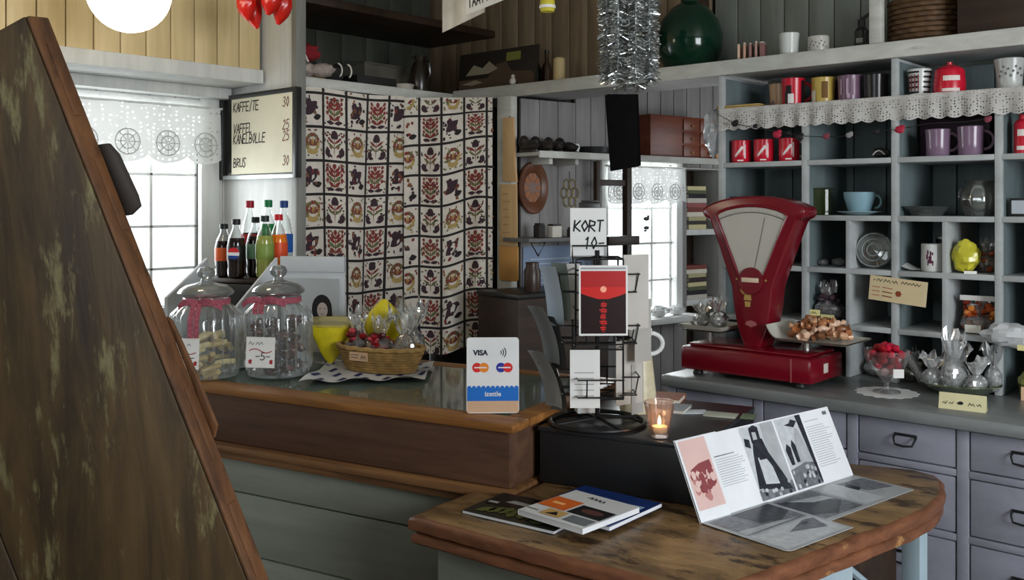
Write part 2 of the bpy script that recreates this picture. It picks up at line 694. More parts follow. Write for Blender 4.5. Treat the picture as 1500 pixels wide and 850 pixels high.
# dim boards behind and above the plate shelf
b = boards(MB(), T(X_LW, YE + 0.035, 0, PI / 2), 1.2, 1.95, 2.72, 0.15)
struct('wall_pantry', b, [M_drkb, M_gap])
b = boards(MB(), T(X_LW, 3.47, 0, 0), 1.70, 1.965, 2.72, 0.105)
struct('wall_back_upper', b, [M_brnb, M_gap])
b = boards(MB(), T(-2.0, 3.47, 0, 0), 2.4, 1.965, 2.72, 0.10)
b.m(0).box((-2.0, 3.49, 1.965), (0.4, 3.55, 2.72))
struct('wall_back_right', b, [M_grnb, M_gap])
struct('trim_3', MB().box((-2.075, 3.43, 1.965), (-2.03, 3.47, 2.72), 0.004), M_dkwood)
struct('wall_back', MB().box((-1.79, 3.50, 0), (2.2, 3.56, 2.72)), M_grnb)

# alcove behind the plate shelf, its own wall a little out of square
AW = (1750 / math.hypot(1750, 1400), 1400 / math.hypot(1750, 1400))
A0 = cw(0.03, 4.24)
Ad = cw(*AW)
ARZ = math.atan2(Ad.y, Ad.x)
MA = T(A0.x, A0.y, 0, ARZ)          # local x runs along the alcove wall, local -y faces the room


def AS(X, off=0.0):                 # pixel column -> distance along the alcove wall (off = how far in front of it)
    n = Vector((math.sin(ARZ), -math.cos(ARZ), 0))
    o = A0 + n * off
    r = cw((X - 750) / FPX, 1.0)
    # o + s*Ad = k*r
    det = Ad.x * -r.y + r.x * Ad.y
    k = (Ad.x * -o.y + Ad.y * o.x) / det
    s = (k * r.x - o.x) / Ad.x if abs(Ad.x) > 0.5 else (k * r.y - o.y) / Ad.y
    return s, r.xy.length and k


def AZ(X, Y, off=0.0):
    s, d = AS(X, off)
    return s, CAMZ + (300 - Y) / FPX * d


aw0, _ = AS(884)
aw1, _ = AS(984)
_, az1 = AZ(940, 240)
_, az0 = AZ(940, 462)
AL = 2.1
b = MB()
boards(b, MA, 0.33, 0, 1.922, 0.11)
boards(b, MA @ T(0.33), aw0 - 0.33, 0, 2.72, 0.10)
bk0, bk1 = AS(1003)[0], AS(1060)[0]
zbk = AZ(905, 229, .12)[1] - 0.035
boards(b, MA @ T(aw1), bk0 - aw1, 0, 2.72, 0.10)
boards(b, MA @ T(bk1), AL - bk1, 0, 2.72, 0.10)
boards(b, MA @ T(bk0), bk1 - bk0, zbk, 2.72, 0.10)
boards(b, MA @ T(aw0), aw1 - aw0, 0, az0, 0.10)
boards(b, MA @ T(aw0), aw1 - aw0, az1, 2.72, 0.10)
struct('wall_alcove', b, [M_grey, M_gap])
e1 = MA @ Vector((AL, 0, 0))
struct('wall_alcove_end', MB().box((e1.x - 0.3, e1.y - 0.03, 0), (-1.0, e1.y + 0.05, 2.72)), M_grey)
b = MB().box((-1.1, 3.56, 0), (-1.0, 4.15, 2.72)).box((-1.1, 4.95, 0), (-1.0, e1.y, 2.72)).box((-1.1, 4.15, 0), (-1.0, 4.95, 1.0)).box((-1.1, 4.15, 2.1), (-1.0, 4.95, 2.72))  # opening made up to let the added side fill into the alcove
struct('wall_alcove_side', b, M_grey)
area('alcove_side_fill', (-0.98, 4.55, 1.55), (-2.4, 4.3, 1.7), 0.75, 1.0, 7, (0.93, 0.96, 1.0))  # added lamp that brightens the alcove boards and chest, hidden behind the cabinet
w = thing('window_2', 'tall white window in the alcove behind the card rack', 'window', MA @ Vector(((aw0 + aw1) / 2, 0, az0)), ARZ)
w['kind'] = 'structure'
b = MB()
fw = 0.045
for a, c in (((aw0 - fw, az0 - fw), (aw0, az1 + fw)), ((aw1, az0 - fw), (aw1 + fw, az1 + fw)), ((aw0, az1), (aw1, az1 + fw)), ((aw0, az0 - fw), (aw1, az0))):
    b.box((a[0], -0.035, a[1]), (c[0], 0.03, c[1]), 0.004, MA)
b.build('window_frame', M_white, w, world=True)
b = MB()
for px in (955,):
    s, _ = AS(px)
    b.box((s - 0.006, 0.0, az0), (s + 0.006, 0.02, az1), 0.002, MA)
for py in (305, 357, 412):
    _, z = AZ(940, py)
    b.box((aw0, 0.0, z - 0.006), (aw1, 0.02, z + 0.006), 0.002, MA)
b.build('mullion', M_white, w, world=True)
MB().box((aw0, 0.008, az0), (aw1, 0.012, az1), 0, MA).build('pane', clear('window_glass'), w, world=True)
b = MB().box((aw0 - 0.05, -0.16, az0 - 0.03), (aw1 + 0.06, 0.0, az0), 0.005, MA)
b.build('window_sill', M_white, w, world=True)
o = MA @ Vector(((aw0 + aw1) / 2, 0.35, (az0 + az1) / 2))
o2 = MA @ Vector(((aw0 + aw1) / 2, -1.0, (az0 + az1) / 2 - 0.2))
area('daylight_alcove_window', o, o2, 0.8, 0.9, 26, (0.95, 0.98, 1.0))
valance('lace_valance', 'white scalloped lace valance over the alcove window', MA @ T(aw0 - 0.03, -0.06, 0), aw1 - aw0 + 0.06, AZ(905, 229, .12)[1] - 0.042, az1 - 0.20, 0.13, sx=30)

# the half of the room behind the camera
b = MB()
b.box((2.10, -2.3, 0), (2.2, 0.2, 2.72)).box((2.10, 1.8, 0), (2.2, 3.56, 2.72)).box((2.10, 0.2, 0), (2.2, 1.8, 0.95)).box((2.10, 0.2, 2.35), (2.2, 1.8, 2.72))
struct('wall_right', b, M_offw)
b = MB()
b.box((-4.0, -2.2, 0), (-1.25, -2.1, 2.72)).box((0.05, -2.2, 0), (2.2, -2.1, 2.72)).box((-1.25, -2.2, 0), (0.05, -2.1, 1.2)).box((-1.25, -2.2, 2.3), (0.05, -2.1, 2.72))
struct('wall_front', b, M_offw)

# ------------------------------------------------------------------ plate shelf round the corner
XS = -3.19
YC = 3.13
Z0S, Z1S = 1.925, 1.967
t = thing('corner_shelf', 'dim grey shelf board above the left half of the floral curtain', 'shelf', (XS, 2.7, Z0S))
MB().box((X_LW + 0.016, YE + 0.036, Z0S), (XS, 3.46, Z1S), 0.004).build('shelf_board', M_offw, t, world=True)
t = thing('overhead_shelf', 'dark brown shelf board high over the corner shelf at the top edge', 'shelf', (XS, 2.7, 2.22))
MB().box((X_LW + 0.016, YE + 0.036, 2.275), (XS - 0.04, 3.455, 2.31), 0.004).build('shelf_board', M_dkwood, t, world=True)
t = thing('plate_shelf', 'long pale shelf board running from the curtain corner over the mug cabinet', 'shelf', (-1.6, YC, Z0S))
b = MB().box((XS + 0.002, YC - 0.012, Z0S), (0.3, YC + 0.012, Z1S + 0.012), 0.004)
b.build('front_rail', M_offw, t, world=True)
MB().box((XS + 0.002, YC + 0.012, Z0S + 0.01), (0.3, 3.452, Z1S), 0.003).build('shelf_board', M_white, t, world=True)
MB().box((-1.235, YC - 0.012, Z1S + 0.012), (-1.195, YC + 0.02, 2.72), 0.003).build('upright', M_offw, t, world=True)

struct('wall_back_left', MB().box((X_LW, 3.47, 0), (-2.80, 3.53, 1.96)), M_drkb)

# pale post beside the curtain
struct('trim_4', MB().box((-2.875, 3.085, 0), (-2.79, 3.125, Z0S), 0.004), M_offw)
# ------------------------------------------------------------------ mug cabinet: pigeon-hole shelves over a chest of drawers
M_cab = wood('cabinet_paint', srgb(158, 162, 162), srgb(182, 186, 186), (4, 4, 5), 0.5, 0.12, worn=srgb(96, 92, 88), wornamt=0.72, wstretch=(9, 9, 9))
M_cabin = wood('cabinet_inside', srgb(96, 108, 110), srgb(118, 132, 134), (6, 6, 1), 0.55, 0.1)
M_draw = wood('drawer_paint', srgb(130, 131, 144), srgb(148, 149, 162), (3, 3, 5), 0.45, 0.12, worn=srgb(84, 82, 88), wornamt=0.73, wstretch=(7, 7, 9))
M_top = wood('worktop_grey', srgb(104, 108, 108), srgb(134, 138, 138), (1.2, 5, 5), 0.35, 0.1)
XU = [-1.79, -1.465, -1.157, -0.846, -0.535, -0.225]
ZR = [1.04, 1.228, 1.406, 1.596, 1.79]
YB = 3.455
ZT = 0.872
t = thing('shelf_cabinet', 'painted pigeon-hole cabinet of mugs and sweets over the drawer chest', 'cabinet', (-1.0, YC + 0.16, ZT))
for x in XU:
    MB().box((x - 0.010, YC, ZT), (x + 0.010, YB, Z0S if x in (-1.79, -1.157, -0.535) else ZR[4] - 0.010), 0.002).build('upright', M_cab, t, world=True)
for a, c in zip(XU, XU[1:]):
    x = (a + c) / 2
    MB().box((x - 0.008, YC + 0.002, ZT), (x + 0.008, YB, ZR[2] - 0.008), 0.002).build('divider', M_cab, t, world=True)
for z in ZR:
    for a, c in zip(XU, XU[1:]):
        MB().box((a + 0.010, YC + 0.001, z - 0.010), (c - 0.010, YB, z + 0.008), 0.002).build('shelf_board', M_cab, t, world=True)
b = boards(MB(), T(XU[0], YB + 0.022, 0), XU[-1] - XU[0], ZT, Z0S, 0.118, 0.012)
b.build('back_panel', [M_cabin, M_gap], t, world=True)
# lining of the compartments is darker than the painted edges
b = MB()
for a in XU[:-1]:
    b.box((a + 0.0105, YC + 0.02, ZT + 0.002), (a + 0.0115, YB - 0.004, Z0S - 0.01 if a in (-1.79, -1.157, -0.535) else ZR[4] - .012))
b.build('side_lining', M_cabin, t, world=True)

t = thing('drawer_chest', 'lavender grey chest of many small drawers with black pulls', 'chest of drawers', (-1.0, 3.1, 0))
YD = 2.795
b = MB().box((-1.795, YD + 0.02, 0.08), (0.0, YB, 0.832))
zr = [(0.715, 0.828), (0.535, 0.695), (0.355, 0.515), (0.175, 0.335)]
for x in XU:
    b.box((x - 0.016, YD, 0.08), (x + 0.016, YD + 0.03, 0.832), 0.003)
for z in (0.705, 0.525, 0.345, 0.155):
    for a, c in zip(XU, XU[1:]):
        b.box((a + 0.016, YD + 0.001, z - 0.010), (c - 0.016, YD + 0.03, z + 0.010), 0.003)
b.build('carcass', M_draw, t, world=True)
MB().box((-1.78, YD + 0.05, 0.0), (-0.02, YB, 0.08)).build('plinth', M_draw, t, world=True)
hb = None
for a, c in zip(XU, XU[1:]):
    for z0, z1 in zr:
        cx, cz = (a + c) / 2, (z0 + z1) / 2
        d = MB().box((a + 0.019, YD + 0.003, z0 + 0.003), (c - 0.019, YD + 0.025, z1 - 0.003), 0.004).build('drawer', M_draw, t, world=True)
        h = MB()
        h.box((cx - 0.032, YD + 0.000, cz + 0.012), (cx + 0.032, YD + 0.003, cz + 0.020), 0.001)
        h.tube([(cx - 0.030, YD + 0.001, cz + 0.014), (cx - 0.030, YD - 0.012, cz + 0.006), (cx - 0.024, YD - 0.017, cz - 0.010), (cx, YD - 0.018, cz - 0.013), (cx + 0.024, YD - 0.017, cz - 0.010), (cx + 0.030, YD - 0.012, cz + 0.006), (cx + 0.030, YD + 0.001, cz + 0.014)], 0.0032, 6)
        h.build('drawer_pull', M_black, d, world=True)
t = thing('worktop', 'grey painted worktop board on the drawer chest', 'worktop', (-0.9, 3.0, 0.832))
MB().box((-1.81, 2.755, 0.832), (0.02, YC - 0.002, ZT), 0.012).box((-1.81, YC - 0.03, 0.834), (0.02, YB, ZT - 0.001)).build('board', M_top, t, world=True)

# ------------------------------------------------------------------ counter with the glass-topped display box
CU = cw(0.872, -0.489)
CV = cw(0.489, 0.872)
CRZ = math.atan2(CU.y, CU.x)
C0 = PZ(750, 622, 0.91)
MC = T(C0.x, C0.y, 0, CRZ)           # local x: -1.5 (left) .. 0 (right end); local y: 0 (front) .. 0.70
M_cbase = wood('counter_green_grey', srgb(126, 132, 122), srgb(142, 148, 138), (1, 9, 9), 0.5, 0.08)
M_cbox = wood('counter_red_brown', srgb(68, 47, 36), srgb(98, 70, 53), (1, 12, 12), 0.45, 0.2)
M_rim = wood('counter_honey_rim', srgb(112, 72, 34), srgb(164, 112, 60), (1, 14, 14), 0.4, 0.25, worn=srgb(74, 46, 24), wornamt=0.66)
M_mould = wood('counter_moulding', srgb(88, 58, 36), srgb(140, 100, 62), (1, 16, 16), 0.5, 0.25)
M_ctop = mat('greenish_glass_top', srgb(96, 108, 98), 0.08, 0, 0.10, 5, 0, 0.8)
CL, CDp = 1.50, 0.70
t = thing('shop_counter', 'old counter with green grey board front under the brown display box', 'counter', MC @ Vector((-0.75, 0.35, 0)), CRZ)
b = MB()
zb = [0.03, 0.22, 0.42, 0.60, 0.72]
for a, c in zip(zb, zb[1:]):
    b.box((-CL, 0.020, a + 0.002), (-0.02, 0.045, c - 0.002), 0.003, MC)
b.m(1).box((-CL, 0.042, 0.0), (-0.02, CDp - 0.02, 0.72), 0, MC)
b.build('board_front', [M_cbase, M_dkwood], t, world=True)
b = MB().box((-CL, -0.018, 0.722), (0.004, CDp, 0.744), 0.007, MC).box((-CL, -0.004, 0.70), (0.0, CDp - 0.01, 0.721), 0.005, MC)
b.build('moulding', M_mould, t, world=True)
t = thing('display_box', 'red brown wooden display box with honey rim and glassy top', 'display case', MC @ Vector((-0.75, 0.35, 0.745)), CRZ)
ZB = 0.91
b = MB().box((-CL, 0.010, 0.7455), (-0.012, CDp, 0.888), 0.005, MC)
b.build('box_body', M_cbox, t, world=True)
b = MB()
b.box((-CL, -0.006, 0.886), (0.006, 0.085, ZB), 0.008, MC)
b.box((-CL, CDp - 0.05, 0.886), (0.006, CDp + 0.004, ZB), 0.006, MC)
b.box((-0.062, 0.085, 0.887), (0.006, CDp - 0.05, ZB), 0.006, MC)
b.build('rim', M_rim, t, world=True)
MB().box((-CL, 0.084, 0.888), (-0.061, CDp - 0.049, ZB - 0.004), 0, MC).build('glass_top', M_ctop, t, world=True)

# ------------------------------------------------------------------ low table with the rounded end
ZL = 0.74
M_tab = wood('table_worn_brown', srgb(88, 66, 42), srgb(158, 126, 84), (3.0, 7, 7), 0.34, 0.45, worn=srgb(62, 44, 27), wornamt=0.56, wstretch=(4, 8, 8), scale=2.4)
M_tedge = wood('table_edge_red', srgb(88, 52, 34), srgb(134, 86, 58), (3, 6, 14), 0.45, 0.3, worn=srgb(176, 132, 84), wornamt=0.64)
M_blue = wood('pale_blue_paint', srgb(150, 172, 184), srgb(172, 190, 198), (6, 6, 1), 0.5, 0.1, worn=srgb(110, 116, 116), wornamt=0.70)
TRZ = math.atan2(*(cw(0.807, -0.59).yx))
t = thing('low_table', 'low worn brown wooden table with a rounded red brown end', 'table', cw(0.45, 2.3), TRZ)


def g2(X, Y):
    p = PZ(X, Y, ZL)
    return (p.x, p.y)


pts = [g2(597, 757)]
pts += [g2(853, 825)]
c0 = cw(0.352, 1.734)
pts += [(c0.x, c0.y), g2(1195, 812), g2(1340, 757), g2(1366, 743), g2(1380, 730), g2(1386, 718), g2(1384, 706), g2(1370, 695), g2(1340, 687), g2(1240, 677)]
q = cw(0.10, 2.955)
pts += [(q.x, q.y)]
q = MC @ Vector((0.012, 0.30, 0))
pts += [(q.x, q.y)]
q = MC @ Vector((0.012, -0.022, 0))
pts += [(q.x, q.y)]
q = MC @ Vector((-0.105, -0.022, 0))
pts += [(q.x, q.y)]


def inset(pts, d):
    n = len(pts)
    out = []
    for i in range(n):
        a, b_, c = Vector(pts[i - 1]), Vector(pts[i]), Vector(pts[(i + 1) % n])
        e1, e2 = (b_ - a).normalized(), (c - b_).normalized()
        n1, n2 = Vector((-e1.y, e1.x)), Vector((-e2.y, e2.x))
        k = (n1 + n2)
        k = k / max(0.35, k.length_squared) * 2
        out.append(tuple(b_ + k * d))
    return out


def subdiv(pts, step=0.05, jit=0.0, seed=3):
    rnd = random.Random(seed)
    out = []
    n = len(pts)
    for i in range(n):
        a, c = Vector(pts[i]), Vector(pts[(i + 1) % n])
        m_ = max(1, int((c - a).length / step))
        for k in range(m_):
            p = a.lerp(c, k / m_)
            out.append((p.x + (rnd.uniform(-jit, jit) if k else 0), p.y + (rnd.uniform(-jit, jit) if k else 0)))
    return out


top = subdiv(pts, 0.030, 0.0032)
b = MB()
prof = [(0.010, ZL - 0.034), (0.001, ZL - 0.028), (0.0, ZL - 0.012), (0.004, ZL - 0.003), (0.014, ZL)]
rg = [[(p[0], p[1], z) for p in inset(top, d)] for d, z in prof]
b.m(1).rings(rg[:-1], True)
b.m(1).rings(rg[-2:], True)
b.m(0).face(rg[-1])
b.m(1).face(rg[0][::-1])
bmesh.ops.remove_doubles(b.bm, verts=b.bm.verts[:], dist=1e-5)
b.build('table_top', [M_tab, M_tedge], t, world=True, sharp=50)
low = subdiv(inset(pts, 0.006), 0.035, 0.002, 5)
b = MB()
rg = [[(p[0], p[1], z) for p in inset(low, d)] for d, z in ((0.012, ZL - 0.066), (0.0, ZL - 0.058), (0.0, ZL - 0.042), (0.008, ZL - 0.035))]
b.rings(rg, True, True, True)
b.build('under_board', M_tedge, t, world=True, sharp=50)
# base: grey front, pale blue side panel, dark inside, pale blue corner leg
L1, L2 = inset(pts, 0.05)[0], inset(pts, 0.05)[2]
R1 = inset(pts, 0.05)[3]


def slab(a, c, th, z0, z1, mb):
    a, c = Vector(a), Vector(c)
    e = (c - a).normalized()
    n_ = Vector((-e.y, e.x)) * th
    mb.prism([a, c, c + n_, a + n_], z0, z1, None, 0.002)


b = MB()
slab(L1, L2, 0.02, 0.0, ZL - 0.067, b)
b.build('front_panel', M_cbase, t, world=True)
b = MB()
q = PZ(1250, 790, ZL)
Rm = Vector(L2).lerp(Vector(R1), 1.0)
e = (Vector(R1) - Vector(L2)).normalized()
Rm = cw(0.757, 2.122).xy
slab(Vector(L2) + e * 0.02, Rm, 0.02, 0.0, ZL - 0.067, b)
b.build('side_panel', M_blue, t, world=True)
b = MB()
Rin = Rm + Vector((-e.y, e.x)) * 0.02
lq = cw(1.025, 2.385)
slab(Rm + Vector((-e.y, e.x)) * 0.11, lq.xy + Vector((-e.y, e.x)) * 0.07, 0.02, 0.0, ZL - 0.067, b)
b.build('inner_board', M_dkwood, t, world=True)
lp = cw(1.018, 2.385)
b = MB()
Me = T(lp.x, lp.y, 0, math.atan2(e.y, e.x))
b.box((0, 0, 0), (0.038, 0.05, ZL - 0.067), 0.003, Me)
b.build('leg', M_blue, t, world=True)
b = MB().tube([Me @ Vector((-0.27, 0.055, 0.70 - 0.09)), Me @ Vector((-0.005, 0.055, 0.42))], 0.010, 6)
b.build('brace', M_blue, t, world=True)

# ------------------------------------------------------------------ big black box under the card rack
ZK = 0.884
K0 = cw(0.0684, 2.442)
MK = T(K0.x, K0.y, 0, CRZ)
t = thing('black_box', 'large matt black box on the low table below the card rack', 'box', MK @ Vector((0.23, 0.25, ZL)), CRZ)
M_bk = mat('matt_black', (0.012, 0.0125, 0.014), 0.45, 0, 0.2, 6)
MB().box((0, 0.004, ZL + 0.001), (0.415, 0.50, ZK - 0.012), 0.003, MK).build('body', M_bk, t, world=True)
MB().box((-0.004, 0, ZK - 0.012), (0.419, 0.504, ZK), 0.003, MK).build('lid', mat('satin_black_top', (0.022, 0.023, 0.026), 0.30, 0, 0.2, 6), t, world=True)

# ------------------------------------------------------------------ leaning old door in the foreground
M_door = wood('peeling_green_brown', srgb(34, 26, 17), srgb(88, 68, 40), (12, 12, 1.8), 0.5, 0.6, worn=srgb(116, 108, 74), wornamt=0.60, wstretch=(11, 11, 2.6), scale=1.6)
M_dedge = wood('door_edge_orange', srgb(62, 38, 22), srgb(112, 74, 44), (14, 14, 1), 0.5, 0.35, worn=srgb(58, 36, 22), wornamt=0.62, wstretch=(8, 8, 2))
DD = 1.22
pT, pB = P(40, 20, DD), P(366, 850, DD)
up = (pT - pB).normalized()                     # along the right edge, towards the top
foot = pB - up * (pB.z / up.z)
Ld = (pT - foot).length
yawv = cw(-math.cos(math.radians(16)), math.sin(math.radians(16)))     # the face turns away to the left
side = (yawv - up * yawv.dot(up)).normalized()
side.z += 0.04
side = (side - up * side.dot(up)).normalized()
nrm = side.cross(up).normalized()
if nrm.dot(-pT + Vector((0, 0, CAMZ))) < 0:
    nrm = -nrm
Rm = Matrix((side, nrm, up)).transposed().to_4x4()
MD = Matrix.Translation(foot) @ Rm              # x: to the left, y: towards the viewer, z: up along the edge
t = thing('plank_door', 'old leaning plank door with peeling green paint and brown edge in the foreground', 'door', foot)
b = MB()
b.box((0.006, -0.034, 0.0), (0.36, 0.0, Ld), 0.004, MD)
b.box((0.362, -0.034, 0.0), (0.72, 0.0, Ld - 0.006), 0.004, MD)
b.build('plank', M_door, t, world=True)
b = MB().box((0.0, -0.036, 0.002), (0.0055, -0.001, Ld - 0.002), 0.002, MD)
for k in range(9):
    zz = 0.4 + k * 0.16
    b.box((-0.0015, -0.034 + 0.004 * (k % 3), zz), (0.001, -0.012 - 0.004 * (k % 2), zz + 0.10), 0.001, MD)
b.build('sawn_edge', M_dedge, t, world=True)


def dl(X, Y):                                  # distance along the edge at a picture height
    v = (pT - pB)
    k = (850 - Y) / (850 - 14)
    return (pB + v * k - foot).length


b = MB().prism([(-0.002, dl(0, 318)), (-0.020, dl(0, 312)), (-0.022, dl(0, 296)), (-0.018, dl(0, 232)), (-0.010, dl(0, 212)), (0.004, dl(0, 208)), (0.004, dl(0, 316))], -0.046, -0.037, MD @ Matrix.Rotation(PI / 2, 4, 'X') @ Matrix.Scale(-1, 4, (0, 0, 1)), 0.0004)
o = b.build('hinge', mat('dark_iron', srgb(58, 52, 48), 0.55, 0.2), t, world=True)
b = MB().prism([(0.002, dl(0, 655)), (-0.009, dl(0, 640)), (-0.008, dl(0, 560)), (-0.003, dl(0, 480)), (0.002, dl(0, 470))], -0.043, -0.037, MD @ Matrix.Rotation(PI / 2, 4, 'X') @ Matrix.Scale(-1, 4, (0, 0, 1)), 0.001)
b.build('edge_splinter', M_dedge, t, world=True)
# ------------------------------------------------------------------ floral tile curtain in the corner
M_cl = [mat('curtain_cloth', srgb(214, 206, 194), 0.85, 0, 0.05, 40, 0.1, 0.1), mat('curtain_black', srgb(34, 28, 28), 0.85), mat('curtain_red', srgb(126, 50, 46), 0.85), mat('curtain_plum', srgb(58, 38, 46), 0.85),
        mat('curtain_gold', srgb(176, 150, 92), 0.85), mat('curtain_green', srgb(104, 104, 66), 0.85), mat('curtain_brown', srgb(120, 78, 52), 0.85)]


def petal(cx, cy, a, L, w, n=7):
    out = []
    for i in range(n):
        t_ = i / (n - 1)
        out.append((t_ * L * 1.05, 1.2 * w * math.sin(PI * t_) ** 0.8))
    pts_ = out + [(x, -y) for x, y in out[-2:0:-1]]
    ca, sa = math.cos(a), math.sin(a)
    return [(cx + x * ca - y * sa, cy + x * sa + y * ca) for x, y in pts_]


def motif(kind, rnd):
    sh = []
    U = PI / 2
    if kind == 0:            # red flower tree
        sh.append((6, petal(.5, .08, U, .75, .018)))
        for s_ in (-1, 1):
            for y, L, c in ((.18, .30, 2), (.34, .34, 5), (.50, .34, 2), (.64, .26, 2)):
                a = U - s_ * 0.95
                sh.append((c, petal(.5, y, a, L, .05)))
                sh.append((2, petal(.5 + s_ * .28, y + .17, a + s_ * .6, .14, .045)))
            sh.append((3, petal(.5, .1, U - s_ * 1.45, .34, .05)))
        sh.append((2, petal(.5, .74, U, .2, .07)))
    elif kind == 1:          # dark birds and leaves
        sh.append((3, petal(.18, .32, .65, .66, .15)))
        sh.append((3, petal(.22, .74, -.3, .26, .12)))
        sh.append((1, petal(.55, .22, .2, .34, .08)))
        for k in range(9):
            sh.append((rnd.choice((3, 3, 6, 2)), petal(rnd.uniform(.08, .78), rnd.uniform(.08, .88), rnd.uniform(0, 6.2), rnd.uniform(.12, .2), .05)))
    elif kind == 2:          # dark tulips on a pot
        sh.append((3, petal(.5, .68, U, .26, .11)))
        for s_ in (-1, 1):
            sh.append((3, petal(.5, .66, U - s_ * .8, .2, .07)))
            sh.append((3, petal(.5 + s_ * .24, .12, U - s_ * .5, .26, .10)))
            sh.append((3, petal(.5 + s_ * .1, .12, U - s_ * 1.4, .3, .055)))
            for y in (.35, .5):
                sh.append((5 if y < .4 else 2, petal(.5, y, U - s_ * 1.0, .36, .035)))
        sh.append((6, petal(.5, .1, U, .65, .014)))
    elif kind == 9:
        pass
    else:                    # wreath with a yellow foot
        for k in range(14):
            a = k * 2 * PI / 14
            sh.append(((4 if math.sin(a) < -.3 else (2, 5, 6)[k % 3]), petal(.5 + .27 * math.cos(a), .5 + .27 * math.sin(a), a + 1.9, .2, .055)))
        for k in range(5):
            sh.append(((2, 6, 4)[k % 3], petal(.5, .4, U + (k - 2) * .5, .26, .045)))
        sh.append((4, petal(.26, .22, 0, .48, .07)))
    pal = ((2, 3, 5, 2, 6), (3, 3, 1, 3, 2), (3, 5, 3, 2, 1), (5, 6, 4, 2, 5))[kind]
    for k in range((16, 7, 12, 12)[kind]):       # small dabs, mirrored like the block print
        x, y, a, L = rnd.uniform(.06, .44), rnd.uniform(.04, .92), rnd.uniform(-1.4, 1.6), rnd.uniform(.07, .15)
        c = rnd.choice(pal)
        sh.append((c, petal(x, y, PI - a, L, .026)))
        if kind != 1:
            sh.append((c, petal(1 - x, y, a, L, .026)))
    return sh


def tile_curtain(name, label, surf, cols, rows, u0, v0, seed, pole):
    """surf(u, v) -> point; u in tile columns, v in tile rows downwards"""
    rnd = random.Random(seed)
    t = thing(name, label, 'curtain', surf(cols / 2, rows))
    b = MB()
    b.m(0).rings([[Vector(surf(cols * i / (cols * 10.0), rows * j / (rows * 4.0))) for i in range(int(cols * 10) + 1)] for j in range(int(rows * 4) + 1)], False, uv=True)

    def N(u, v):
        e = 0.02
        n_ = (surf(u + e, v) - surf(u - e, v)).cross(surf(u, v + e) - surf(u, v - e)).normalized()
        return n_ if n_.dot(Vector((0, 0, CAMZ)) - surf(u, v)) > 0 else -n_

    def put(ptsuv, k, off):
        b.m(k).face([surf(u, v) + N(u, v) * off for u, v in ptsuv])

    hw = 0.05
    # black grid lines
    cc = math.ceil(u0)
    us = [k - u0 for k in range(math.ceil(u0), int(cols + u0) + 1)]
    vs = [k - v0 for k in range(math.ceil(v0), int(rows + v0) + 1)]
    for u in us:
        seg = int(rows * 4)
        for q in range(seg):
            a, c = rows * q / seg, rows * (q + 1) / seg
            put([(u - hw, a), (u + hw, a), (u + hw, c), (u - hw, c)], 1, 0.0015)
    for v in vs:
        seg = int(cols * 8)
        for q in range(seg):
            a, c = cols * q / seg, cols * (q + 1) / seg
            put([(a, v - hw * .8), (c, v - hw * .8), (c, v + hw * .8), (a, v + hw * .8)], 1, 0.0015)
    for r in range(-1, int(rows) + 1):
        for c in range(-1, int(cols) + 1):
            pat = ((0, 1), (2, 3))[(r) % 2][(c) % 2]
            for k, pl in motif(pat, rnd):
                q = [(c - u0 + math.ceil(u0) + .5 + .98 * max(-.45, min(.45, x - .5)), r - v0 + math.ceil(v0) + .5 - .95 * max(-.45, min(.45, y - .48))) for x, y in pl]
                if all(0 <= u <= cols and 0 <= v <= rows for u, v in q):
                    put(q, k, 0.0012)
    b.build('cloth', M_cl, t, world=True, sharp=80)
    return t


TOPZ = Z0S - 0.004


def surf1(u, v):
    y = 2.262 + u * 0.115
    x = -3.176 + 0.010 * math.sin(u * 2 * PI * 0.5 + .6) * min(1, .35 + v * .25) - 0.002 * v
    return Vector((x + 0.012 * (u / 4.8) ** 2, y + 0.004 * v * math.sin(u * 1.3), TOPZ - v * 0.1365 + 0.004 * math.sin(u * 1.7)))


e0, e1_ = Vector((-3.165, 2.80)), Vector((-2.872, 3.06))


def surf2(u, v):
    k = u / 3.95
    p = e0.lerp(e1_, k)
    n_ = Vector((0.66, -0.75))
    f = (0.014 * math.sin(u * 2 * PI * 0.62 + 1.0) + 0.008 * math.sin(u * 5.1 + v * .5)) * min(1, 0.3 + v * .2)
    return Vector((p.x + n_.x * f, p.y + n_.y * f, TOPZ - v * 0.134 + 0.052 * k * min(1, v * .8) + 0.010 * math.sin(u * 2.2 + 1) * min(1, v * .3)))


tile_curtain('tile_curtain', 'left half of the floral tile curtain hung under the corner shelf', surf1, 4.7, 8.6, 0.06, 0.84, 4, None)
tile_curtain('tile_curtain', 'right half of the floral tile curtain hung next to the pale post', surf2, 3.95, 8.6, 0.35, 0.35, 9, None)

# ------------------------------------------------------------------ menu board
M_bfr = mat('black_frame', (0.014, 0.014, 0.013), 0.4)
cA, cB = PY(321, 142, YE - 0.03), PY(433, 128, YE - 0.03)
zt, zb_ = PY(378, 134, YE - .03).z, PY(378, 262, YE - .03).z
x0, x1 = cA.x, cB.x
t = thing('menu_board', 'black framed menu board with cream handwritten price sheet on the white panel', 'sign', ((x0 + x1) / 2, YE - 0.002, zb_))
FD = YE - 0.030
b = MB()
b.box((x0, FD, zb_), (x0 + 0.022, YE - 0.001, zt), 0.003).box((x1 - 0.022, FD, zb_), (x1, YE - 0.001, zt), 0.003)
b.box((x0 + 0.022, FD, zt - 0.02), (x1 - 0.022, YE - 0.001, zt), 0.003)
b.build('frame', M_bfr, t, world=True)
MB().box((x0 + 0.022, YE - 0.012, zb_ + 0.03), (x1 - 0.022, YE - 0.003, zt - 0.02)).build('backing', M_bfr, t, world=True)
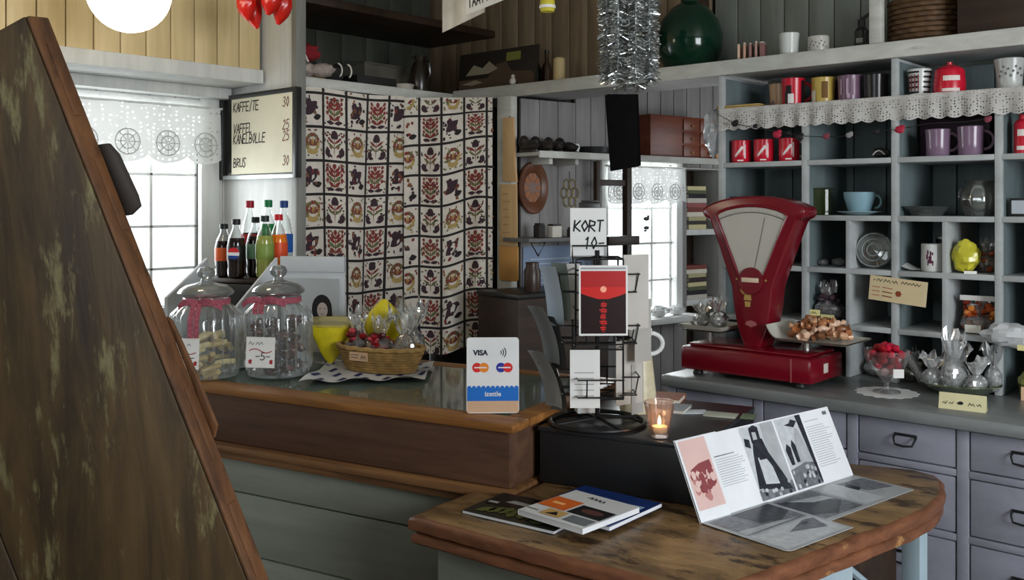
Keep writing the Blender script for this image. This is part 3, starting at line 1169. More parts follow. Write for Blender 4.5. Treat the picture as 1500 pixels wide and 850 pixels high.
MB().box((x0 + 0.022, FD + 0.002, zb_), (x1 - 0.022, YE - 0.001, zb_ + 0.018), 0.002).build('bottom_rail', mat('brushed_metal', (0.5, 0.52, 0.52), 0.35, 0.8), t, world=True)
sx0, sx1 = x0 + 0.092, x1 - 0.028
MS = T(sx0, FD + 0.004, zb_ + 0.022)
sw, sh_ = sx1 - sx0, zt - zb_ - 0.034
sheet = MB().box((0, 0, 0), (sw, 0.003, sh_), 0, MS).build('price_sheet', flat('cream_paper', 226, 220, 196), t, world=True)
b = MB()
H = sh_
rows_ = [(0.81, 'KAFFE/TE', '30'), (0.53, 'VAFFEL', '25'), (0.395, 'KANELBOLLE', '25'), (0.09, 'BRUS', '30')]
for k, (zz, a, p_) in enumerate(rows_):
    hh = H * 0.118
    b = MB()
    b.m(0).write(a, 0.015, H * zz, hh, MS, seed=k + 1, adv=0.62, w=hh * .13)
    b.m(1).write(p_, sw - 0.065, H * zz, hh, MS, seed=k + 11, adv=0.6, w=hh * .11)
    b.build('handwriting', [flat('pen_black', 30, 30, 34), flat('pen_brown', 120, 60, 50)], sheet, world=True)


# ------------------------------------------------------------------ globe lamp and red chillies
g = P(189, -12, 2.9)
t = thing('globe_lamp', 'glowing white globe lamp hanging in front of the honey boards', 'lamp', (g.x, g.y, g.z))
M_globe = glow('warm_globe', (1.0, 0.88, 0.66), 9.0)
MB().sph((0, 0, 0), 0.123, 28, 18).build('globe', M_globe, t)
b = MB().lathe([(0.0, 0.118), (0.04, 0.118), (0.045, 0.15), (0.02, 0.165), (0.0, 0.165)], n=16)
b.build('cap', mat('brass', (0.6, 0.42, 0.16), 0.3, 0.9), t)
MB().tube([(0, 0, 0.16), (0, 0, 2.72 - g.z)], 0.004).build('cord', M_black, t)
M_chil = mat('glossy_red', srgb(200, 34, 24), 0.25, 0, 0.1, 8)
for k, (X, Y, L, lean) in enumerate(((377, 42, 62, -14), (407, 36, 58, 10), (364, 30, 50, 5), (392, 22, 46, 2))):
    d = 3.35 - 0.02 * k
    p0 = P(X + lean * .5, Y - L, d)
    p1 = P(X, Y, d)
    t = thing('chilli', ['biggest red chilli, hanging lowest beside the white panel', 'red chilli hanging nearest the corner shelf', 'short red chilli at the left of the bunch', 'red chilli at the back of the bunch, mostly above the frame'][k], 'decoration', p0, 0, 'bunch of red chillies')
    n_ = 8
    path = [p0.lerp(p1, i / n_) + cw(0.010 * math.sin(PI * i / n_) * (1 if k % 2 else -1), 0) for i in range(n_ + 1)]
    MB().tube(path, [0.010, 0.023, 0.030, 0.034, 0.035, 0.033, 0.028, 0.018, 0.006], 10).build('pod', M_chil, t, world=True)
    MB().tube([p0 + Vector((0, 0, 0.10)), p0 + Vector((0, 0, 0.0))], 0.003, 5).build('stem', mat('dry_stem', srgb(70, 80, 40), 0.7), t, world=True)

# ------------------------------------------------------------------ things on the corner shelf (dim)
ZS1 = Z1S + 0.001


def soft_heap(name, label, cat, X, Y, d_on, r, h, m_, seed, group=None, parts=None):
    p = P(X, Y, d_on)
    t = thing(name, label, cat, (p.x, p.y, ZS1), TH, group)
    MB().sph((0, 0, h * .5), (r, r * .7, h * .52), 16, 10, None, 0.35, seed).build('body', m_, t)
    return t


t = soft_heap('wool_hat', 'red knitted hat perched at the left end of the corner shelf', 'hat', 447, 62, 4.03, 0.062, 0.075, mat('red_wool', srgb(140, 26, 34), 0.9, 0, 0.2, 60, 0.3), 1)
t.location.z = ZS1 + 0.085
b = MB().box((-0.05, -0.04, -0.084), (0.05, 0.05, -0.001), 0.01)
b.build('hat_block', mat('dark_felt', srgb(34, 34, 30), 0.9), t)
p = P(452, 118, 3.86)
t = thing('knitted_mittens', 'pale grey knitted mittens at the left end of the corner shelf', 'mittens', (p.x, p.y, ZS1), TH)
M_wool = mat('grey_wool', srgb(150, 138, 132), 0.95, 0, 0.25, 50, 0.4)
MB().sph((-0.01, 0, .028), (.045, .05, .03), 14, 9, None, .25, 2).build('mitten', M_wool, t)
MB().sph((0.055, 0.01, .026), (.05, .05, .028), 14, 9, None, .25, 5).build('mitten', M_wool, t)
b = MB().tube([(-0.035, -.03, .055), (-0.05, -.035, .09)], .004).tube([(0.005, -.03, .055), (-0.01, -.035, .09)], .004)
b.build('tie_cord', flat('white_cord', 220, 214, 204), t)
p = P(450, 124, 3.82)
t = thing('yellow_cloth', 'folded mustard yellow cloth at the shelf edge below the mittens', 'cloth', (p.x - .005, p.y, ZS1), PI / 2)
MB().box((-0.07, -0.02, 0), (0.07, 0.05, 0.010), 0.004).box((-0.065, -0.015, 0.0105), (0.06, 0.045, 0.018), 0.003).build('folds', flat('mustard', 170, 140, 66, .9), t)
t.location = (XS - 0.07, 2.36, ZS1)
p = P(533, 118, 3.95)
t = thing('dark_tray', 'black low tray on the corner shelf in front of the clear box', 'tray', (XS - 0.12, 2.70, ZS1), PI / 2)
b = MB()
b.box((-0.11, -0.08, 0), (0.11, 0.08, 0.006)).box((-0.11, -0.08, 0.006), (-0.103, 0.08, .04)).box((.103, -0.08, 0.006), (.11, 0.08, .04)).box((-.103, -0.08, 0.006), (.103, -0.073, .04)).box((-.103, .073, 0.006), (.103, .08, .04))
b.build('body', M_bfr, t)
t = thing('striped_bag', 'dark bag with white curved straps at the middle of the corner shelf', 'bag', (XS - 0.12, 2.52, ZS1), PI / 2)
MB().sph((0, 0, .042), (.042, .06, .040), 14, 9, None, .25, 8).build('body', mat('dark_cloth', srgb(40, 38, 38), .9), t)
b = MB()
for q in (-.02, .03):
    b.tube([(q + .02 * math.cos(a), -.066, .05 + .028 * math.sin(a)) for a in [i * .4 - 1.2 for i in range(8)]], .0035)
b.build('strap', flat('white_cord', 220, 214, 204), t)
p = P(570, 128, 4.05)
t = thing('clear_box', 'clear plastic box of odds and ends on the corner shelf', 'box', (XS - 0.35, 2.93, ZS1), PI / 2)
b = MB().box((-0.13, -0.10, 0), (0.13, 0.10, 0.004)).box((-0.13, -0.10, .004), (-0.127, 0.10, .13)).box((.127, -.10, .004), (.13, .10, .13)).box((-.127, -.10, .004), (.127, -.097, .13)).box((-.127, .097, .004), (.127, .1, .13))
b.build('body', clear('cloudy_plastic', (.8, .8, .76), .4, .15, body=srgb(150, 146, 134), bodyamt=.25), t)
MB().box((-0.135, -0.105, .131), (.135, .105, .142), .004).build('lid', clear('cloudy_plastic'), t)
for k, (x, z, c) in enumerate(((-.06, .05, (180, 176, 168)), (.0, .04, (90, 70, 52)), (.06, .05, (120, 116, 108)))):
    o = MB().box((x - .03, -.03, .0045), (x + .03, .03, z + .04), .004).build('small_carton', flat('carton%d' % k, *c), None)
    o.matrix_basis = t.matrix_basis.copy()
    tag(o, ['pale carton inside the clear box, left', 'brown carton inside the clear box, middle', 'grey carton inside the clear box, right'][k], 'carton', 'cartons in the clear box')
t = thing('dark_jug', 'dark glazed jug at the inner corner of the shelf', 'jug', (XS - 0.08, 2.985, ZS1))
MB().lathe([(0, 0), (.045, 0), (.055, .05), (.04, .11), (.028, .14), (.036, .165), (.032, .165), (.024, .14), (0, .13)], n=18).build('body', mat('dark_glaze', srgb(36, 30, 24), .25), t)
MB().tube([(0.03, 0, .15), (.065, 0, .13), (.07, 0, .08), (.05, 0, .05)], .007).build('handle', MATS['dark_glaze'], t)
t = thing('white_dish', 'low white dish at the shelf edge right of the dark tray', 'dish', (XS - 0.055, 2.865, ZS1), PI / 2)
MB().lathe([(0, 0), (.04, 0), (.05, .022), (.046, .022), (.036, .006), (0, .006)], n=20).build('body', flat('dull_white', 176, 170, 160), t)

# on the plate shelf, left of the tinsel
M_pic = [flat('pic_dark', 46, 40, 34), flat('pic_brown', 86, 70, 54), flat('pic_pale', 150, 140, 118), flat('pic_green', 128, 130, 62)]
pa, pb_ = PY(669, 120, 3.26), PY(783, 110, 3.26)
t = thing('landscape_picture', 'dark landscape picture leaning on boards over the curtain', 'picture', ((pa.x + pb_.x) / 2, 3.26, Z1S + .001))
pw = pb_.x - pa.x
Mp = T(pa.x, 3.26, Z1S + .002) @ Matrix.Rotation(-.12, 4, 'X')
ph = .21
MB().box((0, 0, 0), (pw, .014, ph), .002, Mp).build('board', M_pic[0], t, world=True)
b = MB()
b.m(1).rect(.01, .01, pw - .01, .08, Mp, .0008)
b.m(2).poly([(.05, .10), (.10, .15), (.16, .13), (.2, .16), (.26, .12), (.2, .1)], Mp, .0012)
b.m(3).rect(pw * .62, .15, pw * .8, .19, Mp, .0012)
b.m(1).poly([(pw * .4, .08), (pw * .5, .14), (pw * .62, .15), (pw * .7, .1), (pw * .95, .09), (pw * .95, .06)], Mp, .001)
b.m(2).poly([(.03, .06), (.12, .075), (.17, .06), (.1, .05)], Mp, .0014)
b.build('painted_scene', M_pic, t, world=True)
for k, (X, r_, hgt, c, lab) in enumerate(((819, .026, .125, (186, 164, 118), 'pale beeswax pillar candle standing on the plate shelf left of the tinsel'),)):
    p = PY(X, 115, 3.24)
    t = thing('pillar_candle', lab, 'candle', (p.x, 3.24, Z1S + .001))
    MB().lathe([(0, 0), (r_, 0), (r_, hgt - .006), (r_ - .006, hgt), (r_ * .4, hgt - .006), (0, hgt - .008)], n=20).build('wax', flat('beeswax', *c), t)
    MB().tube([(0, 0, hgt - .01), (.001, 0, hgt + .008)], .0015, 5).build('wick', M_black, t)
for k, (X, Y, lab) in enumerate(((788, 115, 'dark green bottle on the plate shelf beside the landscape picture'), (803, 112, 'brown bottle on the plate shelf left of the pale candle'))):
    p = PY(X - 2, Y, 3.36)
    t = thing('dark_bottle', lab, 'bottle', (p.x, 3.36, Z1S + .001), 0, 'dark bottles on the plate shelf')
    MB().lathe([(0, 0), (.024, 0), (.025, .1), (.02, .12), (.009, .14), (.009, .175), (0, .175)], n=16).build('body', mat('dark_bottle_%d' % k, srgb(*((30, 40, 30) if k == 0 else (60, 40, 26))), .2), t)
    MB().lathe([(0, .1755), (.011, .1755), (.011, .19), (0, .19)], n=12).build('cap', M_bfr, t)
t = thing('white_figurine', 'tiny white bird figurine on the plate shelf before the picture', 'figurine', (PY(751, 122, 3.15).x, 3.15, Z1S + .013))
MB().sph((0, 0, .018), (.016, .012, .017), 12, 8).sph((.006, -.004, .038), (.009, .009, .010), 10, 8).build('body', flat('figurine_white', 216, 212, 204), t)
MB().tube([(.013, -.006, .038), (.022, -.01, .036)], [.003, .0006], 6).build('beak', flat('beak_orange', 180, 120, 60), t)

# hanging linen, banner and yellow ornament at the top edge
M_lin = mat('old_linen', srgb(206, 196, 178), .9, 0, .06, 30, .1)
d = 3.35
t = thing('hanging_linen', 'cream folded linen cloth hanging at the top edge left of the banner', 'cloth', P(668, 20, d))


def lin(u, v):
    X = 648 + u * 62 - (1 - v) * 0 + (1 - v) * 6 * u
    Y = -70 + v * (118 - u * 30)
    q = P(X, Y, d + .02 * math.sin(u * 9) + .06 * u)
    return q


MB().grid(lin, 18, 14).build('cloth', M_lin, t, world=True, sharp=80)
t = thing('letter_banner', 'white paper banner with a row of black printed letters at the top edge', 'banner', P(712, 4, 3.2))
qa, qb = P(683, 22, 3.2), P(745, -3, 3.0)
ex = (qb - qa)
Lb = ex.length
rz_ = math.atan2(ex.y, ex.x)
tilt = math.asin(ex.z / Lb)
Mb = Matrix.Translation(qa) @ Matrix.Rotation(rz_, 4, 'Z') @ Matrix.Rotation(-tilt, 4, 'Y')
MB().box((0, 0, 0), (Lb, .002, .16), 0, Mb).build('paper', flat('banner_white', 232, 230, 224), t, world=True)
b = MB()
b.write('IAAIIAI', .014, .020, .030, Mb, w=.0055, adv=.85, slant=0, jit=.0)
b.build('lettering', flat('pen_black', 30, 30, 34), t, world=True)
p = P(802, 19, 3.1)
t = thing('yellow_ornament', 'yellow and white hanging ornament at the top edge left of the tinsel', 'ornament', p)
MB().lathe([(0, 0), (.022, .004), (.026, .02), (.022, .05), (.024, .09), (0, .092)], n=14).build('cup', [flat('lemon', 206, 192, 60)], t)
MB().lathe([(.0265, .014), (.0275, .016), (.0265, .024)], n=14, cap=False).build('white_band', flat('banner_white', 232, 230, 224), t)
MB().tube([(0, 0, .09), (0, 0, .5)], .0015, 5).build('string', M_lin, t)
# ------------------------------------------------------------------ on the counter: display stand, soda bottles, jars, basket, card sign
ZC = ZB + 0.0005
M_std = mat('stand_white', srgb(196, 200, 204), .45, 0, .04, 6)
n0, f0 = PZ(243, 545, ZC), None
dn, df = 3.06, 3.30
t = thing('display_stand', 'white wedge sided display stand behind the candy jars', 'stand', P(380, 520, 3.2) * 1.0)
t.location.z = ZC
for (Xn, Yn, dn_, Xf, Yf, df_) in ((243, 436, 3.13, 303, 378, 3.42), (345, 450, 3.14, 405, 377, 3.30)):
    a, c = P(Xn, Yn, dn_), P(Xf, Yf, df_)
    e = Vector((c.x - a.x, c.y - a.y, 0))
    L = e.length
    M_ = T(a.x, a.y, ZC, math.atan2(e.y, e.x))
    b = MB().prism([(0, 0), (L, 0), (L, c.z - ZC), (0, a.z - ZC)], -.006, .006, M_ @ Matrix.Rotation(PI / 2, 4, 'X'), .002)
    b.build('side_panel', M_std, t, world=True)
a, c = P(411, 377, 3.31), P(505, 375, 3.27)
e = Vector((c.x - a.x, c.y - a.y, 0))
Mbk = T(a.x, a.y, ZC, math.atan2(e.y, e.x))
hb = a.z - ZC
MB().box((0, 0, 0), (e.length, .010, hb), .002, Mbk).build('back_panel', M_std, t, world=True)
MB().box((0, -.006, hb * .86), (e.length, .016, hb + .004), .003, Mbk).build('top_rail', M_std, t, world=True)
a2, c2 = P(309, 378, 3.39), P(396, 392, 3.28)
e2 = Vector((c2.x - a2.x, c2.y - a2.y, 0))
Mb2 = T(a2.x, a2.y, ZC, math.atan2(e2.y, e2.x))
MB().box((0, 0, 0), (e2.length, .010, .26), .002, Mb2).build('dark_back', mat('dark_panel', srgb(60, 60, 62), .5), t, world=True)

# portrait print standing against the stand's back
t = thing('portrait_print', 'grey portrait print of a dark haired woman against the white stand', 'picture', Mbk @ Vector((e.length * .62, -.006, 0)))
Mq = Mbk @ T(.012, -.0085, .03)
pw_, ph_ = e.length - .03, hb * .80 - .03
MB().box((0, 0, 0), (pw_, .002, ph_), 0, Mq).build('paper', flat('print_grey', 172, 176, 178), t, world=True)
b = MB()
cx = pw_ * .70
cz = ph_ * .60
b.m(3).rect(.004, .004, pw_ - .004, ph_ * .42, Mq, .0004)
b.m(0).disc(cx, cz, .036, .048, Mq, .0010)
b.m(0).poly([(cx - .036, cz), (cx + .036, cz), (cx + .04, cz - .055), (cx - .04, cz - .055)], Mq, .0009)
b.m(1).disc(cx + .002, cz - .006, .019, .027, Mq, .0014)
b.m(2).poly([(cx - .05, .004), (cx + .055, .004), (cx + .03, cz - .042), (cx - .024, cz - .042)], Mq, .0012)
b.m(1).rect(cx - .008, cz - .05, cx + .010, cz - .03, Mq, .00135)
b.m(0).disc(cx - .006, cz, .003, .0018, Mq, .0018).disc(cx + .010, cz, .003, .0018, Mq, .0018) if False else None
for q in (-.006, .010):
    b.m(0).disc(cx + q, cz, .003, .0018, Mq, .0018)
b.m(0).rect(cx - .004, cz - .019, cx + .008, cz - .0172, Mq, .0018)
b.build('printed_figure', [flat('ink_dark', 36, 34, 36), flat('ink_skin', 184, 170, 164), flat('ink_white', 206, 206, 208), flat('ink_mid', 190, 192, 194)], t, world=True)

# crate that the soda bottles stand on
ZQ = 1.185
t = thing('bottle_crate', 'dark crate behind the candy jars with the soda bottles standing on it', 'crate', P(372, 500, 3.52) * 1.0, CRZ)
t.location.z = ZC
t.location = (t.location.x, t.location.y, ZC)
b = MB()
b.box((-.165, -.075, 0), (.165, .095, .02), .002).box((-.165, -.115, ZQ - ZC - .015), (.165, .115, ZQ - ZC), .002)
b.box((-.165, -.075, .02), (-.15, .075, ZQ - ZC - .015)).box((.15, -.075, .02), (.165, .075, ZQ - ZC - .015)).box((-.15, .06, .02), (.15, .075, ZQ - ZC - .015))
b.build('body', M_dkwood, t)
crate = t


def bottle(X, Ytop, d, liquid, capc, labc, lab, emblem=False, fill=.85):
    p = P(X, Ytop, d)
    h = p.z - ZQ - .001
    k = h / .235
    t = thing('soda_bottle', lab, 'bottle', (p.x, p.y, ZQ + .001), TH, 'soda bottles behind the jars')
    s_ = .98
    prof = [(0, 0), (.024, 0), (.031, .008), (.0325, .03), (.031, .05), (.0325, .07), (.0325, .135), (.028, .16), (.018, .185), (.0125, .2), (.0125, .218), (0, .218)]
    prof = [(r * s_, z * k) for r, z in prof]
    full = [q for q in prof if q[1] <= .2 * k * fill]
    top = prof[len(full) - 1:]
    lb = MB().lathe([(r, z) for r, z in full] + [(0, full[-1][1])], n=20)
    lb.build('liquid', mat('soda_' + liquid[0], srgb(*liquid[1]), .08, 0, .05, 5, 0, .6), t)
    MB().lathe(top[:-1], n=20, cap=False).build('bottle_neck', clear('bottle_plastic', (.93, .95, .95), .35, .06), t)
    MB().lathe([(0, .212 * k), (.0155, .212 * k), (.0155, .233 * k), (.0135, .235 * k), (0, .235 * k)], n=16).build('cap', flat('cap_' + capc[0], *capc[1], .4), t)
    if labc:
        MB().lathe([(.0328, .072 * k), (.0333, .074 * k), (.0333, .128 * k), (.0328, .13 * k)], n=20, cap=False).build('wrap_label', flat('lab_' + labc[0], *labc[1], .4), t)
    if emblem:
        M_ = T(0, -.0336, .1 * k)
        b = MB()
        b.m(0).disc(0, 0, .021, .021, M_, .0005, 20)
        b.m(1).poly([(.021 * math.cos(a), .021 * math.sin(a)) for a in [.15 + i * .28 for i in range(11)]], M_, .001)
        b.m(2).poly([(.021 * math.cos(a), .021 * math.sin(a)) for a in [3.5 + i * .26 for i in range(10)]], M_, .001)
        b.build('round_emblem', [flat('emb_white', 230, 230, 230), flat('emb_red', 200, 36, 44), flat('emb_blue', 30, 60, 140)], t)
    return t


COLA, ORNG, GREN, YELG, CLR = ('cola', (26, 12, 10)), ('orange', (232, 120, 24)), ('green', (30, 130, 70)), ('yellow_green', (150, 156, 76)), ('clear', (190, 205, 210))
bottle(366, 294, 3.570, ('red_cola', (60, 20, 18)), ('red', (150, 20, 40)), ('w_red', (176, 40, 40)), 'cola bottle with dark red cap in the back row', fill=.7)
bottle(393, 293, 3.615, GREN, ('green', (10, 110, 60)), ('greenlab', (34, 120, 64)), 'green soda bottle with green cap in the back row')
bottle(416, 294, 3.575, CLR, ('blue', (20, 60, 120)), ('bluelab', (30, 90, 170)), 'clear water bottle with blue cap at the right end', fill=.6)
bottle(328, 328, 3.50, COLA, ('black', (30, 30, 32)), ('orangelab', (214, 92, 40)), 'dark soda bottle with orange label, leftmost of the row')
bottle(346, 321, 3.44, COLA, ('black', (30, 30, 32)), ('blacklab', (22, 20, 22)), 'dark cola bottle with a round red, white and blue emblem', True)
bottle(374, 318, 3.50, COLA, ('darkgreen', (30, 44, 40)), ('greenwhite', (110, 150, 120)), 'dark bottle with pale green label in the front row')
bottle(388, 316, 3.43, YELG, ('darkgreen', (30, 44, 40)), ('yg', (128, 150, 70)), 'yellow green soda bottle in the front row')
bottle(408, 314, 3.488, ORNG, ('redcap', (196, 30, 40)), ('orangered', (222, 80, 40)), 'orange soda bottle with red cap in the front row')

# ribbed candy jars
M_jar = clear('jar_glass', (.93, .95, .95), .45, .04, body=srgb(215, 220, 220), bodyamt=.09)
M_ging = mat('gingham_ribbon', srgb(158, 78, 92), .8, 0, .45, 160)


def jar(X, Yb, d, Ytop, w_px, name, label, sweets, word, ribbon_side, taglabel):
    p = PZ(X, Yb, ZC)
    d = dz(Yb, ZC)
    H = (Yb - Ytop) / FPX * d
    R = w_px / 2 / FPX * d
    t = thing('candy_jar', label, 'jar', (p.x, p.y, ZC), TH, 'ribbed candy jars on the counter')
    fl = lambda a, z: 1.0 + (0.055 * math.cos(a * 22) if .03 < z < H * .62 else 0)
    hb_ = H * .66
    prof = [(0, 0), (R * .86, 0), (R * .95, .006), (R * .97, .02), (R, .035), (R, hb_ * .78), (R * .97, hb_ * .86), (R * .84, hb_ * .94), (R * .68, hb_), (R * .66, hb_ + .02), (R * .74, hb_ + .026)]
    MB().lathe(prof, n=154, fl=fl, cap=False).build('jar_body', M_jar, t)
    zl = hb_ + .028
    lid = [(R * .78, zl), (R * .82, zl + .006), (R * .76, zl + .016), (R * .6, zl + .028), (R * .3, zl + .036), (R * .16, zl + .040), (R * .14, zl + .048), (R * .24, zl + .058), (R * .27, zl + .07), (R * .2, zl + .083), (0, zl + .088)]
    MB().lathe([(0, zl)] + lid, n=36, cap=False).build('lid', clear('lid_glass', (.86, .88, .88), .5, .03, body=srgb(210, 214, 214), bodyamt=.16), t)
    # ribbon round the neck with a bow
    b = MB()
    zn = hb_ + .006
    b.rings([[Vector((R * .70 * math.cos(a), R * .70 * math.sin(a), zn + q)) for a in [i * 2 * PI / 40 for i in range(40)]] for q in (-.010, .010)], True)
    b.build('ribbon', M_ging, t, sharp=80)
    b = MB()
    xs = ribbon_side * R * .35 if ribbon_side > -2 else 0
    ys = -math.sqrt(max(0, (R * .72) ** 2 - xs * xs)) - .004
    for sgn, L in ((-1, .06), (1, .075)):
        b.rings([[Vector((xs + sgn * L * q, ys - .012 * math.sin(q * 3), zn + .012 * math.sin(q * PI) + (1 if k else -1) * .010 - .012 * q)) for q in [i / 8 for i in range(9)]] for k in (0, 1)], False)
    tl = .10 if ribbon_side >= 0 else .035
    for q in (-.010, .008):
        b.rings([[Vector((xs + q + (1 if k else -1) * .008, ys - .006 - (R * .27 + .006) * min(1, v * 2.2), zn - tl * v)) for v in [i / 8 for i in range(9)]] for k in (0, 1)], False)
    b.build('bow', M_ging, t, sharp=80)
    # paper price tag
    tw = .088 if w_px > 90 else .08
    Mt = T(taglabel * R, -R * 1.06, .04) @ Matrix.Rotation(.03, 4, 'Y')
    tg = MB().box((-tw / 2, 0, 0), (tw / 2, .0015, .094), 0, Mt).build('price_tag', flat('tag_white', 226, 224, 220), t)
    b = MB()
    b.m(0).scrib(-tw / 2 + .008, .068, tw * .62, .012, Mt, seed=int(X))
    b.m(0).write('-5-', -.016, .024, .022, Mt, w=.003, seed=5)
    b.m(1).line([(-.034 + i * .0068, .052 + .006 * math.sin(i * .62)) for i in range(11)], .0028, Mt, .0006)
    for q in (-.030, .034):
        b.m(1).poly([(q - .005, .012), (q + .005, .012), (q + .003, .018), (q + .006, .022), (q, .026), (q - .006, .022)], Mt, .0006)
    b.build('tag_writing', [flat('pen_grey', 70, 70, 76), flat('pen_red', 160, 44, 54)], tg)
    tg.parent = t
    rnd = random.Random(X)
    k = 0
    for lay in range(sweets[2]):
        for q in range(sweets[3]):
            a = rnd.uniform(0, 6.28)
            rr = R * .74 * math.sqrt(rnd.random())
            o = sweets[0](k)
            o.location = (p.x + rr * math.cos(a), p.y + rr * math.sin(a), ZC + .012 + lay * sweets[4] + rnd.uniform(0, .004))
            o.rotation_euler = (rnd.uniform(-.5, .5), rnd.uniform(-.5, .5), rnd.uniform(0, 6.28))
            k += 1
    return t


def proto(build_fn, label, cat, group):
    me = {}

    def make(k):
        key = k % 3
        if key not in me:
            o = build_fn(key)
            tag(o, label, cat, group)
            me[key] = o
            return o
        c = me[key].copy()
        COL.objects.link(c)
        return c
    return make


def sw_stick(k):
    b = MB().tube([(-.03, 0, 0), (0, .003, .001), (.03, 0, 0)], .0085, 8)
    return b.build('candy_stick', flat('butterscotch%d' % k, *((196, 176, 120), (206, 190, 140), (176, 150, 90))[k], .35))


def sw_lump(k):
    b = MB().sph((0, 0, 0), (.017, .014, .011), 10, 7, None, .3, k)
    return b.build('chocolate_candy', flat('choc%d' % k, *((70, 44, 38), (96, 60, 50), (58, 40, 36))[k], .3))


jar(302, 551, 0, 389, 98, 'a', 'ribbed glass candy jar nearest the leaning door, ribbon hanging in front', (proto(sw_stick, 'cream butterscotch sweet inside the left candy jar', 'sweet', 'butterscotch sweets in the left jar'), 0, 7, 5, .018), 'POLKA', 0.0, -.30)
jar(408, 549, 0, 386, 94, 'b', 'ribbed glass candy jar of dark sweets beside the wicker basket', (proto(sw_lump, 'dark wrapped chocolate inside the right candy jar', 'sweet', 'chocolates in the right jar'), 0, 11, 6, .016), 'SJOKOLADE', -1.0, -.30)

# patterned napkin tray, wicker basket and bags of sweets
corn = [PZ(437, 564, ZC), PZ(622, 558, ZC), PZ(636, 535, ZC), PZ(492, 527, ZC)]
t = thing('paper_napkin', 'blue and white patterned paper napkin under the wicker basket', 'napkin', PZ(540, 548, ZC))
b = MB()


def nap(u, v):
    p = corn[0].lerp(corn[1], u).lerp(corn[3].lerp(corn[2], u), v)
    ed = min(u, 1 - u, v, 1 - v)
    return Vector((p.x, p.y, ZC + .004 + .012 * max(0, 1 - ed * 9) * (0.5 + .5 * math.sin(u * 17 + v * 9))))


b.grid(nap, 40, 20)
b.m(1)
rnd = random.Random(5)
for i in range(11):
    for j in range(5):
        u, v = (i + .5) / 11, (j + .5) / 5
        if (i + j) % 2 and not (1 < i < 9 and 1 < j < 4):
            q = [(u - .035, v - .05), (u + .01, v - .085), (u + .035, v + .03), (u - .01, v + .08)]
            b.face([nap(min(1, max(0, a)), min(1, max(0, c))) + Vector((0, 0, .0012)) for a, c in q])
b.build('printed_paper', [flat('napkin_white', 216, 216, 220), flat('napkin_blue', 48, 52, 110)], t, world=True)
pb = PZ(551, 552, ZC)
dB = dz(552, ZC)
Rx, Ry, HB = .158, .088, .075
cB_ = pb + cw(0, Ry + .01)
t = thing('wicker_basket', 'small oval wicker basket of wrapped sweets on the napkin', 'basket', (cB_.x, cB_.y, ZC + .006), CRZ)
M_wick = mat('wicker_straw', srgb(176, 140, 84), .7, 0, .3, 40, .3)
b = MB()
nst = 26
for lay in range(8):
    z = .006 + lay * (HB - .01) / 8
    k = .80 + .2 * z / HB
    b.tube([(Rx * k * math.cos(a) * (1 + .022 * math.cos(a * nst / 2 + lay * PI)), Ry * k * math.sin(a) * (1 + .022 * math.cos(a * nst / 2 + lay * PI)), z) for a in [i * 2 * PI / 78 for i in range(78)]], .0048, 5, True)
b.build('weave', M_wick, t)
b = MB()
b.tube([(Rx * 1.01 * math.cos(a), Ry * 1.01 * math.sin(a), HB + .002 * math.sin(a * 20)) for a in [i * 2 * PI / 60 for i in range(60)]], .0075, 6, True)
b.build('rim', M_wick, t)
b = MB().prism([(Rx * .82 * math.cos(a), Ry * .82 * math.sin(a)) for a in [i * 2 * PI / 40 for i in range(40)]], 0, .006)
b.build('base', M_wick, t)
Mt = T(-.012, -Ry * 1.06, HB * .52)
tg = MB().box((-.04, 0, 0), (.032, .0015, .028), 0, Mt).build('price_tag', flat('tag_peach', 222, 184, 148), t)
b = MB().scrib(.004, .006, .022, .014, Mt, .002)
b.line([(-.034, .018), (-.004, .019)], .002, Mt, .0006)
b.line([(-.034, .010), (-.006, .010)], .002, Mt, .0006)
b.build('tag_writing', MATS['pen_grey'], tg)
basket = t

M_film = clear('cellophane', (.96, .97, .97), .55, .05, body=srgb(230, 232, 232), bodyamt=.10)


def bag(name, label, loc, rz, r, h, m_film, sweets_mat, group, seed, tie=None, flare=1.0, fill=.5, lump=.012):
    """gathered cellophane bag: lumpy foot, tied neck, flared crinkled top"""
    t = thing('sweet_bag', label, 'bag of sweets', loc, rz, group)
    rnd = random.Random(seed)
    n = 26
    rg = []
    hn = h * .55
    for i in range(13):
        v = i / 12
        z = v * h
        if z < hn:
            k = r * (1 - .08 * math.cos(v * 6)) * math.sqrt(max(0.03, math.sin(min(PI * .93, .35 + 2.6 * z / hn))))
        else:
            q = (z - hn) / (h - hn)
            k = r * (.22 + (.75 * flare) * q ** .8)
        ring = []
        for j in range(n):
            a = 2 * PI * j / n
            w_ = 1 + (.10 if z < hn else .30) * noise.noise(Vector((math.cos(a) * 2.2, math.sin(a) * 2.2, z * 18 + seed * 5.3)))
            w_ *= 1 + (.13 if z > hn else .03) * math.sin(a * 9 + seed)
            w_ *= 1 + rnd.uniform(-.07, .07)
            ring.append(Vector((k * w_ * math.cos(a), k * w_ * math.sin(a) * .8, z + (0.02 * rnd.uniform(-1, 1) * h / .1 * (1 if i == 12 else 0)))))
        rg.append(ring)
    MB().rings(rg, True, True, False).build('film', m_film, t, sharp=14)
    if sweets_mat:
        b = MB()
        for q in range(34):
            a = rnd.uniform(0, 6.28)
            rr = r * .72 * math.sqrt(rnd.random())
            b.m(q % len(sweets_mat)).sph((rr * math.cos(a), rr * math.sin(a) * .8, lump * .9 + rnd.random() * hn * fill), (lump, lump * .85, lump * .75), 8, 6, T(0, 0, 0), .3, q)
        o = b.build('sweets', sweets_mat, t)
        o['kind'] = 'stuff'
    if tie:
        MB().lathe([(r * .25, hn - .004), (r * .29, hn), (r * .25, hn + .004)], n=14, cap=False).build('tie', tie, t)
    return t


